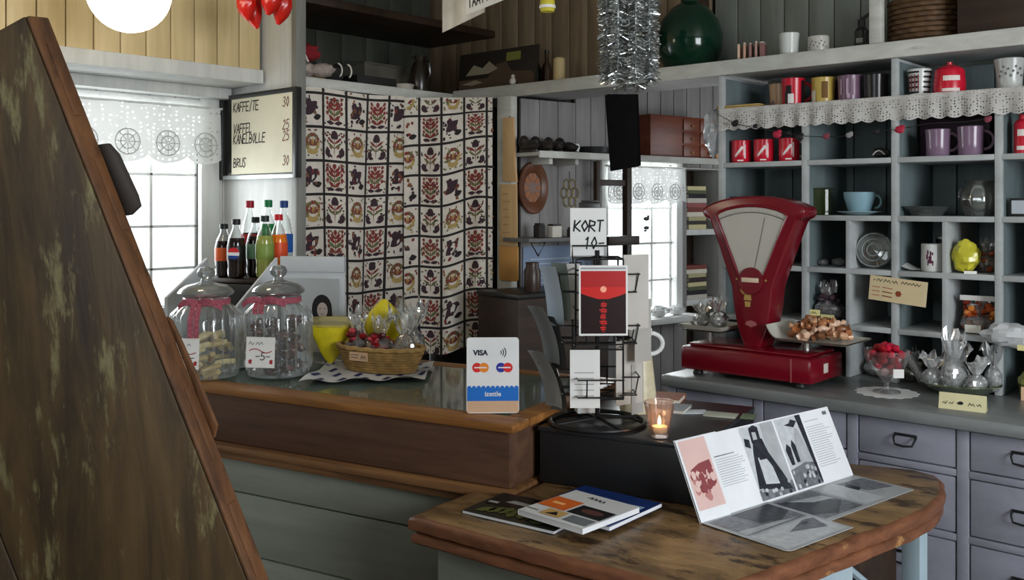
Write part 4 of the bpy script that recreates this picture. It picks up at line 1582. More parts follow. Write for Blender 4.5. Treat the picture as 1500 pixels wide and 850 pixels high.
RED = [flat('sweet_red', 150, 24, 34, .3), flat('sweet_pink', 196, 70, 80, .3), flat('sweet_dark', 90, 20, 28, .3)]
YEL = [flat('sweet_yellow', 222, 206, 40, .4), flat('sweet_lemon', 236, 224, 90, .4)]
BRN = [flat('sweet_brown', 150, 92, 54, .35), flat('sweet_caramel', 190, 132, 84, .35), flat('sweet_umber', 96, 56, 36, .35)]


def inb(x, y, z=.012):
    return basket.matrix_basis @ Vector((x, y, z))


bag('a', 'clear bag of red sweets at the left end of the wicker basket', inb(-.085, -.006), .2, .050, .170, M_film, RED, 'sweet bags in the wicker basket', 1, None, .6, 1.05, .013)
bag('b', 'clear bag of red sweets at the middle right of the wicker basket', inb(.010, -.010), .8, .048, .165, M_film, RED, 'sweet bags in the wicker basket', 2, None, .6, 1.05, .013)
bag('c', 'clear crinkled bag with tall flared top at the right end of the wicker basket', inb(.096, .0), 1.2, .038, .185, M_film, [flat('sweet_straw', 206, 176, 120), BRN[1]], 'sweet bags in the wicker basket', 3, None, 1.5, .4)


def yellow_cone(X, Y, d, w_px, h_px, label, rz, upside):
    p = P(X, Y, d)
    w_, h_ = w_px / FPX * d, h_px / FPX * d
    t = thing('yellow_sweet_bag', label, 'bag of sweets', p, TH + rz, 'yellow sweet bags by the basket')
    b = MB()
    rg = []
    for i in range(9):
        v = i / 8
        k = w_ / 2 * (0.10 + .95 * v ** .75) * (1 if v < .9 else .96) if not upside else w_ / 2 * (.15 + 1.25 * math.sin(PI * min(1, v * .92 + .08)) ** .9 * (1 - .25 * v))
        rg.append([Vector((k * math.cos(a) * (1 + .06 * math.sin(a * 7)), k * .45 * math.sin(a), v * h_)) for a in [j * 2 * PI / 24 for j in range(24)]])
    b.rings(rg, True, True, True)
    b.build('yellow_filling', mat('lemon_sweets', srgb(224, 206, 36), .35, 0, .15, 30, .3), t)
    if upside:
        return t
    b = MB()
    rg2 = []
    for i in range(4):
        v = i / 3
        k = w_ / 2 * (1.04 - .1 * v)
        rg2.append([Vector((k * math.cos(a) * (1 + .05 * math.sin(a * 9 + v * 3)), k * (.45 - .3 * v) * math.sin(a), h_ * (.96 + .25 * v))) for a in [j * 2 * PI / 24 for j in range(24)]])
    b.rings(rg2, True)
    b.build('film_top', M_film, t, sharp=25)
    return t


d1 = dz(535, ZC) - .03
yellow_cone(484, 527, d1, 62, 56, 'pointed bag of yellow sweets leaning between the right jar and the basket', 0, False).location.z = ZC + .012
d2 = dz(528, ZC) + .02
yy_ = yellow_cone(527, 505, d2, 42, 62, 'leaf shaped bag of yellow sweets rising behind the red sweets', .2, True)
yy_.location = inb(-.02, .045, .075)
bag('d', 'clear empty looking cellophane bag standing behind the wicker basket', PZ(600, 535, ZC) + cw(0.0, .06), .3, .05, .20, M_film, None, None, 6, None, 1.2)
bag('f', 'dark striped cellophane bag between the yellow bag and the curtain', PZ(566, 528, ZC) + cw(0, .05), .7, .045, .17, M_film, [flat('licorice', 40, 36, 34, .3), flat('licorice_w', 170, 164, 150, .3)], None, 7, None, .7, 1.0)

# card payment sign
p = PZ(722, 606, ZC)
dV = dz(606, ZC)
wV, hV = 77 / FPX * dV, 110 / FPX * dV
t = thing('payment_sign', 'white card payment sign with blue band on the counter corner', 'sign', (p.x, p.y, ZC), TH + .03)
Mv = Matrix.Rotation(-.10, 4, 'X') @ T(0, 0, .001)
b = MB()
r_ = .008
pts_ = []
for cx, cz, a0 in ((wV / 2 - r_, r_, -PI / 2), (wV / 2 - r_, hV - r_, 0), (-wV / 2 + r_, hV - r_, PI / 2), (-wV / 2 + r_, r_, PI)):
    pts_ += [(cx + r_ * math.cos(a0 + i * PI / 8), cz + r_ * math.sin(a0 + i * PI / 8)) for i in range(5)]
b.prism(pts_, -.0015, .0015, Mv @ Matrix.Rotation(PI / 2, 4, 'X'))
b.build('card_face', flat('sign_white', 222, 222, 222, .35), t)
b = MB()
b.m(0).rect(-wV / 2 + .0015, .002, wV / 2 - .0015, hV * .16, Mv, .0018)
b.m(1).rect(-wV / 2 + .0012, hV * .16, wV / 2 - .0012, hV * .335, Mv, .0018)
for k in range(11):
    x = -wV / 2 + .007 + k * (wV - .014) / 10
    b.m(1).disc(x, hV * .338, .0052, .0045, Mv, .0022, 10)
for x, c1, c2 in ((-.032, 2, 3), (.030, 4, 2)):
    b.m(c1).disc(x - .009, hV * .60, .0125, .0125, Mv, .0021, 20)
    b.m(c2).disc(x + .009, hV * .60, .0125, .0125, Mv, .0024, 20)
    b.m(6).rect(x - .016, hV * .592, x + .016, hV * .608, Mv, .0028)
fontmesh(b.m(5), 'VISA', -.032, hV * .765, .013, Mv, .0024, .0008)
fontmesh(b.m(6), 'izettle', 0, hV * .225, .012, Mv, .0026, .0003)
for k, rr in enumerate((.006, .012, .018)):
    b.m(5).line([(.016 + rr * math.cos(a), hV * .80 + rr * math.sin(a)) for a in [-.7 + i * .28 for i in range(6)]], .0022, Mv, .0022)
b.build('printed_marks', [flat('sign_peach', 200, 164, 132), flat('sign_blue', 22, 104, 190), flat('mark_red', 206, 40, 40), flat('mark_orange', 226, 130, 40), flat('mark_navy', 40, 50, 150), flat('mark_ink', 36, 38, 60), MATS['sign_white']], t)
b = MB().box((-wV / 2, .004, 0), (wV / 2, .055, .003), .001)
b.tube([(-.03, .05, .002), (-.03, .0205, hV * .75)], .002).tube([(.03, .05, .002), (.03, .0205, hV * .75)], .002)
b.build('easel_back', clear('acrylic', (.94, .96, .96), .4, .03), t)
# ------------------------------------------------------------------ wire card rack on the black box
ZKT = ZK + 0.0005
dR = 2.470
pR = P(875, 621, dR)
t = thing('card_rack', 'black wire revolving card rack standing on the black box', 'card rack', (pR.x, pR.y, ZKT), TH)
M_wire = mat('black_wire', (0.010, 0.010, 0.011), .35, .3)
pxm = FPX / dR


def rl(X, Y, y=0.0):                 # rack-local point seen at a picture position; y = distance behind the pole
    d = dR + y
    return Vector(((X - 750) / FPX * d - (875 - 750) / FPX * dR, y, CAMZ + (300 - Y) / FPX * d - ZKT))


RB = 0.122
b = MB().tube([(RB * math.cos(a), RB * math.sin(a), .006) for a in [i * 2 * PI / 48 for i in range(48)]], .0055, 8, True)
for q in (.4, .4 + PI):
    b.tube([(RB * math.cos(q), RB * math.sin(q), .008), (0, 0, .016), ], .0045, 6)
for q in (.4 + PI / 2, .4 - PI / 2):
    b.tube([(RB * math.cos(q), RB * math.sin(q), .008), (0, 0, .016), ], .0045, 6)
b.build('base_ring', M_wire, t)
ztop = rl(875, 378).z
MB().tube([(0, 0, .012), (0, 0, ztop + .02)], .006, 10).build('pole', M_wire, t)
# cage of vertical rods, square in plan, with two hoops
hw = .060
b = MB()
cs = [(-hw, -hw), (hw, -hw), (hw, hw), (-hw, hw)]
zlow = .075
for x, y in cs:
    b.tube([(x, y, zlow), (x, y, ztop)], .0026, 6)
for z in (zlow, .20, .30, .40, ztop):
    b.tube([(x, y, z) for x, y in cs], .0024, 6, True)
for x, y in cs:
    b.tube([(x, y, ztop), (0, 0, ztop + .004)], .0022, 6)
    b.tube([(x, y, zlow), (0, 0, zlow)], .0022, 6)
b.build('wire_cage', M_wire, t)


def pocket(face, z, wd, name='wire_pocket', out=.034, hgt=.045, slope=.0):
    """wire pocket on side 'face' (0 front, 1 right, 2 back, 3 left) of the cage"""
    R_ = Matrix.Rotation(face * PI / 2, 4, 'Z')
    y = -hw
    b = MB()
    for zz, o in ((z, out), (z + hgt, out + .008)):
        b.tube([R_ @ Vector(v) for v in ((-wd / 2, y, zz), (-wd / 2, y - o, zz), (wd / 2, y - o, zz), (wd / 2, y, zz))], .0020, 6)
    for x in (-wd * .3, wd * .3):
        b.tube([R_ @ Vector(v) for v in ((x, y, z), (x, y - out, z), (x, y - out - .008, z + hgt))], .0020, 6)
    return b.build(name, M_wire, t)


for face in range(4):
    for z in (.085, .215, .345):
        pocket(face, z, .115, out=.018 if face == 0 and z > .2 else .034)
hb = MB()
hx0, hx1, hz0, hz1 = rl(838, 0).x, rl(890, 0).x, rl(860, 382).z, rl(860, 360).z
hb.tube([(hx0, -.01, ztop), (hx0, -.01, hz1), (hx1, -.01, hz1), (hx1, -.01, ztop)], .0024, 6)
hb.tube([(hx0, .006, ztop), (hx0, .006, hz1), (hx1, .006, hz1), (hx1, .006, ztop)], .0024, 6)
hb.build('sign_clip', M_wire, t)
RM = T(pR.x, pR.y, ZKT, TH)


def card(name, label, cat, a, w_, h_, yaw, lean, mats, paint=None, th=.0012, group=None, curl=0.0):
    """stiff card: a = rack-local lower middle; yaw turns it about the upright, lean tips the top back"""
    t_ = thing(name, label, cat, RM @ a, TH + yaw, group)
    M_ = Matrix.Rotation(-lean, 4, 'X')
    if curl:
        b = MB().grid(lambda u, v: M_ @ Vector(((u - .5) * w_, curl * (v * v) + curl * .6 * (u - .5) ** 2, v * h_)), 6, 10)
        b.build('sheet', mats[0], t_, sharp=80)
    else:
        MB().box((-w_ / 2, 0, 0), (w_ / 2, th, h_), 0, M_).build('sheet', mats[0], t_)
    if paint:
        b = MB()
        paint(b, M_, w_, h_)
        b.build('print', mats[1:], t_)
    return t_


M_cardw = flat('card_white', 222, 222, 220, .4)
M_cardg = flat('card_grey', 150, 154, 158, .4)


def sunset(b, M_, w_, h_):
    n = 14
    for i in range(n):
        z0, z1 = h_ * (.52 + .40 * i / n), h_ * (.52 + .40 * (i + 1) / n)
        b.m(0 if i < 6 else 1).rect(-w_ * .46, z0, w_ * .46, z1, M_, .0006)
    b.m(2).rect(-w_ * .46, h_ * .03, w_ * .46, h_ * .52, M_, .0006)
    for s_ in (-1, 1):
        b.m(2).poly([(s_ * w_ * .46, h_ * .52), (s_ * w_ * .10, h_ * .52), (s_ * w_ * .30, h_ * .56), (s_ * w_ * .46, h_ * .60)], M_, .0008)
    b.m(3).disc(0, h_ * .66, w_ * .065, w_ * .065, M_, .0014)
    rnd_ = random.Random(4)
    for i in range(16):
        z = h_ * (.05 + .028 * i)
        ww = w_ * rnd_.uniform(.04, .075)
        b.m(0 if i % 3 else 3).rect(-ww + rnd_.uniform(-.003, .003), z, ww, z + h_ * .020, M_, .0010) if i % 3 else b.m(1).rect(-ww * .6, z, ww * .6, z + h_ * .012, M_, .0012)
    b.m(4).rect(-w_ * .46, h_ * .945, w_ * .46, h_ * .97, M_, .0006)


a = rl(884, 492, -.094)
wc, hc = 72 / FPX * (dR - .094), 103 / FPX * (dR - .094)
card('postcard', 'red sunset postcard with sun path over dark water in front of the rack', 'postcard', a, wc, hc, .03, .02,
     [M_cardw, mat('sun_red', srgb(200, 26, 20), .3, 0, .06, 6), mat('sun_red_deep', srgb(172, 16, 18), .3, 0, .06, 6), flat('sun_dark', 34, 16, 18, .3), flat('sun_core', 255, 168, 140, .3), flat('card_grey', 150, 154, 158)], sunset)

# price sign on top
p0 = rl(862, 376, -.004)
ws_, hs_ = 53 / FPX * dR, 71 / FPX * dR


def kort(b, M_, w_, h_):
    b.m(0).write('KORT', -w_ * .40, h_ * .52, h_ * .22, M_, w=.0042, adv=.70, seed=8)
    b.write('10-', -w_ * .14, h_ * .16, h_ * .24, M_, w=.0038, adv=.62, seed=4)
    b.m(1).rect(-w_ * .46, h_ * .012, w_ * .46, h_ * .022, M_, .0006)


card('price_sign', 'white handwritten price sign clipped on top of the card rack', 'sign', Vector((p0.x, 0, p0.z)), ws_, hs_, 0, .02, [M_cardw, flat('pen_black', 30, 30, 34), M_cardg], kort)
p0 = rl(866, 300, .012)
t_ = thing('dark_clip', 'dark clip block at the top edge of the rack sign', 'clip', RM @ Vector((rl(864, 306).x, .006, rl(864, 306).z)), TH)
MB().box((-.028, -.003, -.004), (.028, .018, .016), .003).box((-.022, -.001, .0165), (.024, .014, .022), .002).build('body', M_bfr, t_)


def plain(b, M_, w_, h_):
    for i in range(5):
        b.m(0).rect(-w_ * .36, h_ * (.2 + i * .1), w_ * .3, h_ * (.215 + i * .1), M_, .0006)


# cards on the right side of the rack, seen edge-on at an angle
for k, (X, Y, w_, h_, yaw, lean, lab) in enumerate((
        (932, 482, .082, .190, .55, -.10, 'tall white card leaning out at the right side of the rack'),
        (942, 530, .062, .160, .7, -.16, 'grey white folder behind the tall white card at right'),
        (922, 592, .090, .165, .6, -.08, 'grey card in the lower right pocket of the rack'),
        (934, 606, .050, .130, .8, -.10, 'lowest narrow grey card at the right side of the rack'))):
    a = rl(X, Y, -.03 + .018 * k)
    card('postcard', lab, 'postcard', a, w_, h_, yaw, 0, [flat('card_mid%d' % (k % 2), *((188, 184, 178) if k % 2 == 0 else (168, 166, 162)), .4)], None, group='cards at the right side of the rack')
# white cards behind the sunset card and in the low pocket
card('postcard', 'white card standing upright behind the sunset postcard', 'postcard', rl(838, 468, .02), .040, .145, .1, 0, [M_cardw])
card('postcard', 'white card upright in the low front pocket under the sunset postcard', 'postcard', rl(857, 598, -.075), .075, .145, 0, .03, [M_cardw, flat('card_text', 150, 150, 150)], plain)
# curled leaflets fanned on the left
for k, (X, Y, w_, h_, yaw, cu, lab, m_) in enumerate((
        (816, 478, .060, .155, -.85, -.03, 'curled pale blue leaflet at the upper left of the rack', flat('leaf_blue', 176, 190, 204, .35)),
        (826, 470, .050, .150, -.70, -.02, 'grey green leaflet behind the curled pale blue one', flat('leaf_green', 120, 130, 122, .4)),
        (812, 532, .066, .150, -.95, -.055, 'curled grey leaflet in the middle left pocket', flat('leaf_grey', 128, 132, 134, .3)),
        (822, 540, .055, .140, -.85, -.045, 'dark leaflet behind the middle left leaflets', flat('leaf_dark', 72, 74, 74, .4)),
        (815, 596, .070, .150, -.95, -.060, 'curled glossy leaflet in the lower left pocket', flat('leaf_gloss', 160, 164, 166, .25)),
        (822, 602, .060, .130, -.85, -.050, 'dim leaflet at the back of the lower left pocket', flat('leaf_dim', 104, 106, 104, .4)))):
    a = rl(X, Y, -.02 + .012 * k)
    card('leaflet', lab, 'leaflet', a, w_, h_, yaw, -.0, [m_], None, group='leaflets at the left side of the rack', curl=cu)
# little white folded slip on the base ring
p = PZ(860, 612, ZKT)
t_ = thing('paper_slip', 'small white folded paper block on the rack base under the cards', 'paper', (p.x, p.y, ZKT + .0155), TH + .15)
MB().box((-.03, -.02, 0), (.03, .02, .022), .001).build('folded_paper', M_cardw, t_)

# cream embossed vase and white handled jug behind the rack
p = PZ(936, 612, ZKT)
vq = p + cw(.01, .085)
t_ = thing('embossed_vase', 'tall cream embossed vase on the black box behind the candle', 'vase', (vq.x, vq.y, ZKT), TH)
d = dz(600, ZKT)
rb = 27 / FPX * 2.6
fl = lambda a, z: 1 + .03 * math.sin(a * 9 + z * 60) * math.sin(z * 90)
MB().lathe([(0, 0), (rb * 1.0, 0), (rb * 1.02, .006), (rb * .96, .05), (rb * .86, .10), (rb * .72, .150), (rb * .68, .152), (rb * .64, .149), (rb * .8, .08), (rb * .9, .01), (0, .008)], n=72, fl=fl).build('body', mat('cream_glaze', srgb(206, 196, 166), .4, 0, .1, 60, .2), t_)
t_ = thing('white_jug', 'white jug with round handle showing right of the rack cards', 'jug', (0, 0, ZKT), TH)
vj = P(938, 555, 2.74)
t_.location = (vj.x, vj.y, ZKT)
hz = CAMZ + (300 - 482) / FPX * 2.74 - ZKT
MB().lathe([(0, 0), (.03, 0), (.034, .01), (.03, hz * .45), (.027, hz * .6), (.030, hz * .85), (.034, hz), (.031, hz), (.026, hz * .8), (0, hz * .5)], n=24).build('body', flat('jug_white', 226, 228, 226, .2), t_)
MB().tube([(.028 + .036 * math.sin(a), 0, hz * .80 + .030 * math.cos(a)) for a in [i * PI / 10 for i in range(11)]], .0065, 8).build('handle', MATS['jug_white'], t_)

# tealight glass
p = PZ(966, 640, ZKT)
t_ = thing('candle_glass', 'small faceted candle glass with lit tealight on the black box', 'candle holder', (p.x, p.y, ZKT), TH)
sc = FPX / dz(640, ZKT)
r1, hh = 23 / sc, 52 / sc
fl6 = lambda a, z: 1 + .03 * math.cos(a * 8)
MB().lathe([(0, 0), (r1 * .55, 0), (r1 * .62, .004), (r1 * .72, hh * .4), (r1 * .95, hh * .92), (r1, hh), (r1 * .95, hh), (r1 * .88, hh * .9), (r1 * .66, hh * .4), (r1 * .5, .010), (0, .010)], n=48, fl=fl6, cap=False).build('glass', clear('smoky_rose_glass', (.92, .86, .84), .45, .06, body=srgb(170, 150, 142), bodyamt=.12), t_)
MB().lathe([(0, .0105), (r1 * .48, .0105), (r1 * .5, .026), (r1 * .44, .026), (0, .024)], n=20).build('wax', mat('tealight_wax', srgb(244, 226, 190), .4), t_)
MB().lathe([(0, .028), (.003, .031), (.0042, .036), (.0028, .044), (0, .052)], n=10).build('flame', glow('flame', (1.0, .62, .22), 22.0), t_)
fl_ = bpy.data.lights.new('tealight_glow', 'POINT')
fl_.energy = 0.13
fl_.color = (1.0, .62, .28)
fl_.shadow_soft_size = .006
fo = bpy.data.objects.new('tealight_glow', fl_)
fo.location = (p.x, p.y, ZKT + .058)
COL.objects.link(fo)

# papers and books at the back of the black box
for k, (X, Y, w_, h_, th, rz, z, c, nm, lab, cat) in enumerate((
        (978, 588, .085, .11, .016, .15, 0, (150, 84, 50), 'orange_book', 'orange brown book lying at the back of the black box', 'book'),
        (985, 601, .085, .09, .010, .1, 0, (150, 154, 158), 'grey_book', 'thin grey book on the black box right of the vase', 'book'),
        (1016, 604, .075, .05, .002, .55, 0, (214, 220, 226), 'white_envelope', 'white envelope lying behind the candle glass', 'envelope'),
        (1056, 609, .085, .055, .004, .1, 0, (182, 186, 170), 'pale_notepad', 'pale grey green notepad at the back edge of the black box', 'notepad'),
        (1096, 612, .034, .05, .006, .1, 0, (112, 126, 100), 'green_notepad', 'green notepad right of the pale notepad', 'notepad'))):
    p = PZ(X, Y, ZKT)
    t_ = thing(nm, lab, cat, (p.x, p.y, ZKT + z), CRZ + rz)
    if th > .008:
        b = MB().box((-w_ / 2, -h_ / 2, 0), (w_ / 2, h_ / 2, .0012)).box((-w_ / 2, -h_ / 2, th - .0012), (w_ / 2, h_ / 2, th)).box((-w_ / 2, h_ / 2 - .002, .0012), (w_ / 2, h_ / 2, th - .0012))
        b.build('cover', flat('cover%d' % k, *c), t_)
        MB().box((-w_ / 2 + .003, -h_ / 2 + .003, .0013), (w_ / 2 - .003, h_ / 2 - .0025, th - .0013)).build('pages', flat('page_block', 216, 210, 198), t_)
    else:
        MB().box((-w_ / 2, -h_ / 2, 0), (w_ / 2, h_ / 2, th), .0008).build('sheet', flat('cover%d' % k, *c), t_)

# ------------------------------------------------------------------ magazines and the fold-out booklet on the low table
ZM = ZL + .001


def cov_dark(b, M_, w_, h_):
    b.m(0).poly([(0.01, h_ * .45), (w_ * .98, h_ * .5), (w_ * .98, h_ * .98), (.01, h_ * .98)], M_, .0002)
    b.m(1).poly([(w_ * .2, h_ * .62), (w_ * .55, h_ * .60), (w_ * .5, h_ * .72), (w_ * .25, h_ * .74)], M_, .0005)
    b.poly([(w_ * .6, h_ * .7), (w_ * .92, h_ * .66), (w_ * .9, h_ * .9), (w_ * .64, h_ * .9)], M_, .0005)
    b.poly([(w_ * .05, h_ * .5), (w_ * .16, h_ * .5), (w_ * .16, h_ * .58), (w_ * .05, h_ * .58)], M_, .0005)
    b.m(2)
    for i in range(7):
        b.poly(petal(w_ * (.1 + .12 * i), h_ * (.10 + .03 * (i % 3)), .8 + i * .3, .05, .012), M_, .0006)


def cov_white(b, M_, w_, h_):
    b.m(0).rect(w_ * .02, h_ * .30, w_ * .44, h_ * .66, M_, .0003)
    b.m(5).rect(w_ * .12, h_ * .44, w_ * .30, h_ * .50, M_, .0006)
    b.m(1).rect(w_ * .48, h_ * .30, w_ * .98, h_ * .60, M_, .0003)
    b.m(3).disc(w_ * .74, h_ * .46, w_ * .16, h_ * .07, M_, .0006)
    b.m(2).rect(w_ * .26, h_ * .07, w_ * .56, h_ * .27, M_, .0003)
    b.m(1).poly([(w_ * .32, h_ * .10), (w_ * .5, h_ * .12), (w_ * .42, h_ * .22)], M_, .0006)
    b.m(4).rect(w_ * .62, h_ * .07, w_ * .97, h_ * .26, M_, .0003)
    for i in range(4):
        b.m(1).line([(w_ * (.34 + .07 * i), h_ * (.84 - .01 * i)), (w_ * (.38 + .07 * i), h_ * (.89 - .01 * i)), (w_ * (.40 + .07 * i), h_ * (.83 - .01 * i))], .003, M_, .0006)
    b.m(6).rect(w_ * .02, h_ * .12, w_ * .2, h_ * .14, M_, .0003)


def cov_blue(b, M_, w_, h_):
    b.m(0).poly([(w_ * .05, h_ * .5), (w_ * .95, h_ * .62), (w_ * .95, h_ * .74), (w_ * .05, h_ * .66)], M_, .0003)
    b.m(1).poly([(w_ * .3, h_ * .55), (w_ * .98, h_ * .40), (w_ * .98, h_ * .52)], M_, .0005)


def magazine(o, rz, w_, h_, z, th, *a):
    t_ = thing('magazine', a[0], 'magazine', (o.x, o.y, z), rz, 'magazines on the low table')
    MB().box((.001, .001, .0006), (w_ - .001, h_ - .001, th - .0007)).build('pages', flat('mag_pages', 226, 228, 232), t_)
    b = MB()
    b.grid(lambda u, v: Vector((u * w_, v * h_, th + .0010 * math.sin(PI * v) * math.sin(PI * u))), 6, 8)
    b.box((0, 0, 0), (w_, h_, .0005)).box((-.0006, 0, .0), (0, h_, th))
    b.build('cover', a[1], t_)
    b = MB()
    MP = Matrix.Translation((0, 0, th + .0012)) @ Matrix(((1, 0, 0, 0), (0, 0, 1, 0), (0, -1, 0, 0), (0, 0, 0, 1)))
    a[2](b, MP, w_, h_)
    b.build('cover_print', a[3], t_)
    return t_
PAL_D = [flat('mag_black', 26, 26, 26, .25), flat('mag_pale', 150, 152, 150, .25), flat('mag_moss', 92, 98, 54, .25)]
o = cw(-.115, 2.195)
magazine(Vector((o.x, o.y, 0)), math.radians(42.08 - 34.8), .25, .165, ZM, .007, 'dark green magazine at the left, lowest of the three on the low table', flat('mag_dark', 44, 46, 38, .25), cov_dark, PAL_D)
o = cw(.0412, 2.190)
magazine(Vector((o.x, o.y, 0)), math.radians(2.0), .22, .215, ZM + .0085, .009, 'blue covered magazine at the right, under the white one', flat('mag_blue', 26, 50, 110, .2), cov_blue, [flat('mag_sky', 150, 180, 214, .25), flat('mag_azure', 60, 110, 180, .25)])
o = cw(.0137, 2.126)
magazine(Vector((o.x, o.y, 0)), math.radians(-1.8), .186, .20, ZM + .0190, .012, 'white magazine with orange and black photographs on top of the magazines', flat('mag_white', 214, 216, 218, .25), cov_white,
         [flat('mag_orange', 214, 104, 42, .25), flat('mag_night', 30, 26, 28, .25), flat('mag_sand', 196, 160, 96, .25), flat('mag_rust', 96, 60, 54, .25), flat('mag_grey', 110, 116, 120, .25), flat('mag_glow', 250, 190, 120, .25), flat('mag_text', 120, 120, 120, .25)])

# fold-out booklet: leaves standing on a fold line, two leaves lying flat in front
B0, B1 = cw(.420, 2.122, ZM), cw(.894, 2.502, ZM)
hx = (B1 - B0)
LB = hx.length
brz = math.atan2(hx.y, hx.x)
t = thing('foldout_booklet', 'open fold-out booklet of old black and white photographs at the rounded table end', 'booklet', B0, brz)
M_pg = [flat('page_white', 232, 234, 238, .35), flat('page_pink', 220, 186, 180, .35), flat('page_pinkdark', 140, 72, 76, .35), flat('page_text', 176, 180, 188, .35), mat('photo_dark', srgb(46, 48, 54), .3, 0, .5, 70, 0, .3),
        mat('photo_mid', srgb(112, 116, 122), .3, 0, .4, 70, 0, .3), mat('photo_pale', srgb(196, 200, 204), .3, 0, .12, 60, 0, .3), mat('photo_grey', srgb(174, 177, 180), .28, 0, .12, 30, 0, .4), flat('page_pinkmid', 186, 128, 124, .35)]
LEAN = math.radians(25)
Hp = .185
ML = Matrix.Rotation(-LEAN, 4, 'X')
f1 = LB * .163
MB().box((f1, 0, 0), (LB, .0012, Hp), 0, ML).build('standing_leaf', M_pg[0], t)
MB().box((0, .003, 0), (f1 * 1.5, .0042, Hp * 1.012), 0, ML).build('rear_leaf', M_pg[0], t)
MB().box((0, -.0016, 0), (f1 - .001, -.0004, Hp), 0, ML @ Matrix.Rotation(-.03, 4, 'Z')).build('pink_leaf', M_pg[0], t)
rnd = random.Random(12)
b = MB()
MLp = ML @ T(0, -.002, 0) @ Matrix.Rotation(-.03, 4, 'Z')
b.m(1).rect(.006, Hp * .14, f1 - .004, Hp * .985, MLp, .0003)
for i in range(46):                                     # old toned group photograph
    x, z = rnd.uniform(.018, f1 - .014), rnd.uniform(Hp * .26, Hp * .64)
    b.m(rnd.choice((2, 2, 8, 1))).disc(x, z, rnd.uniform(.004, .010), rnd.uniform(.005, .012), MLp, .0005 + i * .00002, 8)
b.m(2).poly([(.016, Hp * .55), (f1 - .01, Hp * .6), (f1 - .012, Hp * .7), (f1 * .5, Hp * .68), (.018, Hp * .62)], MLp, .0004)
# printed text columns
for x0, x1, z0, z1, n in ((f1 + .012, LB * .355, Hp * .30, Hp * .66, 12), (LB * .80, LB * .97, Hp * .2, Hp * .78, 18)):
    for i in range(n):
        z = z1 - (z1 - z0) * i / n
        b.m(3).rect(x0, z, x1 - rnd.uniform(0, .03), z + .0016, ML, .0004)
b.m(5).rect(f1 + .012, Hp * .70, f1 + .085, Hp * .712, ML, .0004)
b.m(3).rect(LB * .80, Hp * .86, LB * .9, Hp * .87, ML, .0004)
b.m(5).rect(LB * .945, Hp * .90, LB * .975, Hp * .95, ML, .0004)
# photograph: woman in long dark dress with pale apron
x0, x1 = LB * .372, LB * .592
w_ = x1 - x0


def q(u, v):
    return (x0 + u * w_, Hp * (.03 + .95 * v))


b.m(6).poly([q(0, 0), q(1, 0), q(1, 1), q(0, 1)], ML, .0003)
b.m(7).poly([q(.55, .1), q(1, .1), q(1, 1), q(.62, 1)], ML, .0005)
b.m(5).poly([q(0, 0), q(1, 0), q(1, .16), q(.5, .2), q(0, .14)], ML, .0006)
b.m(4).poly([q(.02, .16), q(.94, .04), q(.80, .30), q(.60, .60), q(.55, .80), q(.28, .80), q(.18, .62), q(.10, .40)], ML, .0008)
b.m(6).poly([q(.24, .20), q(.62, .16), q(.58, .40), q(.46, .56), q(.26, .56)], ML, .0011)
b.m(4).poly([q(.24, .76), q(.50, .76), q(.53, .96), q(.42, 1.0), q(.27, .97)], ML, .0010)
b.m(7).poly([q(.30, .80), q(.42, .80), q(.43, .90), q(.32, .91)], ML, .0013)
b.m(4).poly([q(.30, .52), q(.50, .52), q(.52, .60), q(.28, .60)], ML, .0014)
b.m(4).poly([q(.03, .74), q(.17, .70), q(.19, .82), q(.06, .85)], ML, .0010)
for i in range(9):
    b.m(rnd.choice((6, 7, 4))).disc(*q(rnd.uniform(.05, .95), rnd.uniform(.02, .16)), .006, .005, ML, .0012 + i * .00002, 7)
# photograph: field with hay poles and a mountain
x0, x1 = LB * .604, LB * .785
w_ = x1 - x0
b.m(6).poly([q(0, 0), q(1, 0), q(1, 1), q(0, 1)], ML, .0003)
b.m(5).poly([q(0, 0), q(1, 0), q(1, .30), q(.6, .34), q(0, .28)], ML, .0006)
b.m(7).poly([q(.30, .34), q(.95, .30), q(.72, .82), q(.62, .84)], ML, .0005)
b.m(4).poly([q(.93, .02), q(1.0, .02), q(1.0, 1.0), q(.80, 1.0), q(.84, .70)], ML, .0009)
b.m(4).poly([q(.10, .34), q(.22, .34), q(.26, .58), q(.16, .64), q(.06, .56)], ML, .0010)
b.m(4).poly([q(.32, .36), q(.44, .36), q(.46, .60), q(.38, .68), q(.30, .60)], ML, .0010)
b.m(4).poly([q(.30, .90), q(.62, .84), q(.80, .92), q(.60, .96), q(.50, .91)], ML, .0010)
for i in range(16):
    b.m(rnd.choice((4, 6, 7))).disc(*q(rnd.uniform(.04, .9), rnd.uniform(.03, .28)), .005, .006, ML, .0012 + i * .00002, 7)
b.build('printed_photographs', M_pg, t)
# flat leaves
MFp = Matrix.Translation((0, 0, .0002)) @ Matrix(((1, 0, 0, 0), (0, 0, 1, 0), (0, -1, 0, 0), (0, 0, 0, 1)))
wl, fl_, fr_ = .236, -.228, -.165
rc = [(0, 0), (wl + .004, 0), (wl, fl_)] + [(.018 + .018 * math.cos(-PI / 2 - i * .3), fl_ + .018 + .018 * math.sin(-PI / 2 - i * .3)) for i in range(6)]
b = MB().prism(rc, .0014, .0026)
b.build('left_flat_leaf', M_pg[7], t)
b = MB().prism([(wl - .03, -.001), (LB, -.001), (LB + .002, fr_), (wl - .02, fr_ - .004)], 0, .0012)
b.build('right_flat_leaf', M_pg[7], t)
b = MB()
MZ = Matrix.Translation((0, 0, .0026)) @ MFp
b.m(5).poly([(.012, -.01), (wl - .008, -.01), (wl - .01, -.118), (.012, -.118)], MZ, .0002)
b.m(4).poly([(.09, -.012), (wl - .01, -.012), (wl - .012, -.07), (.16, -.10), (.10, -.085)], MZ, .0004)
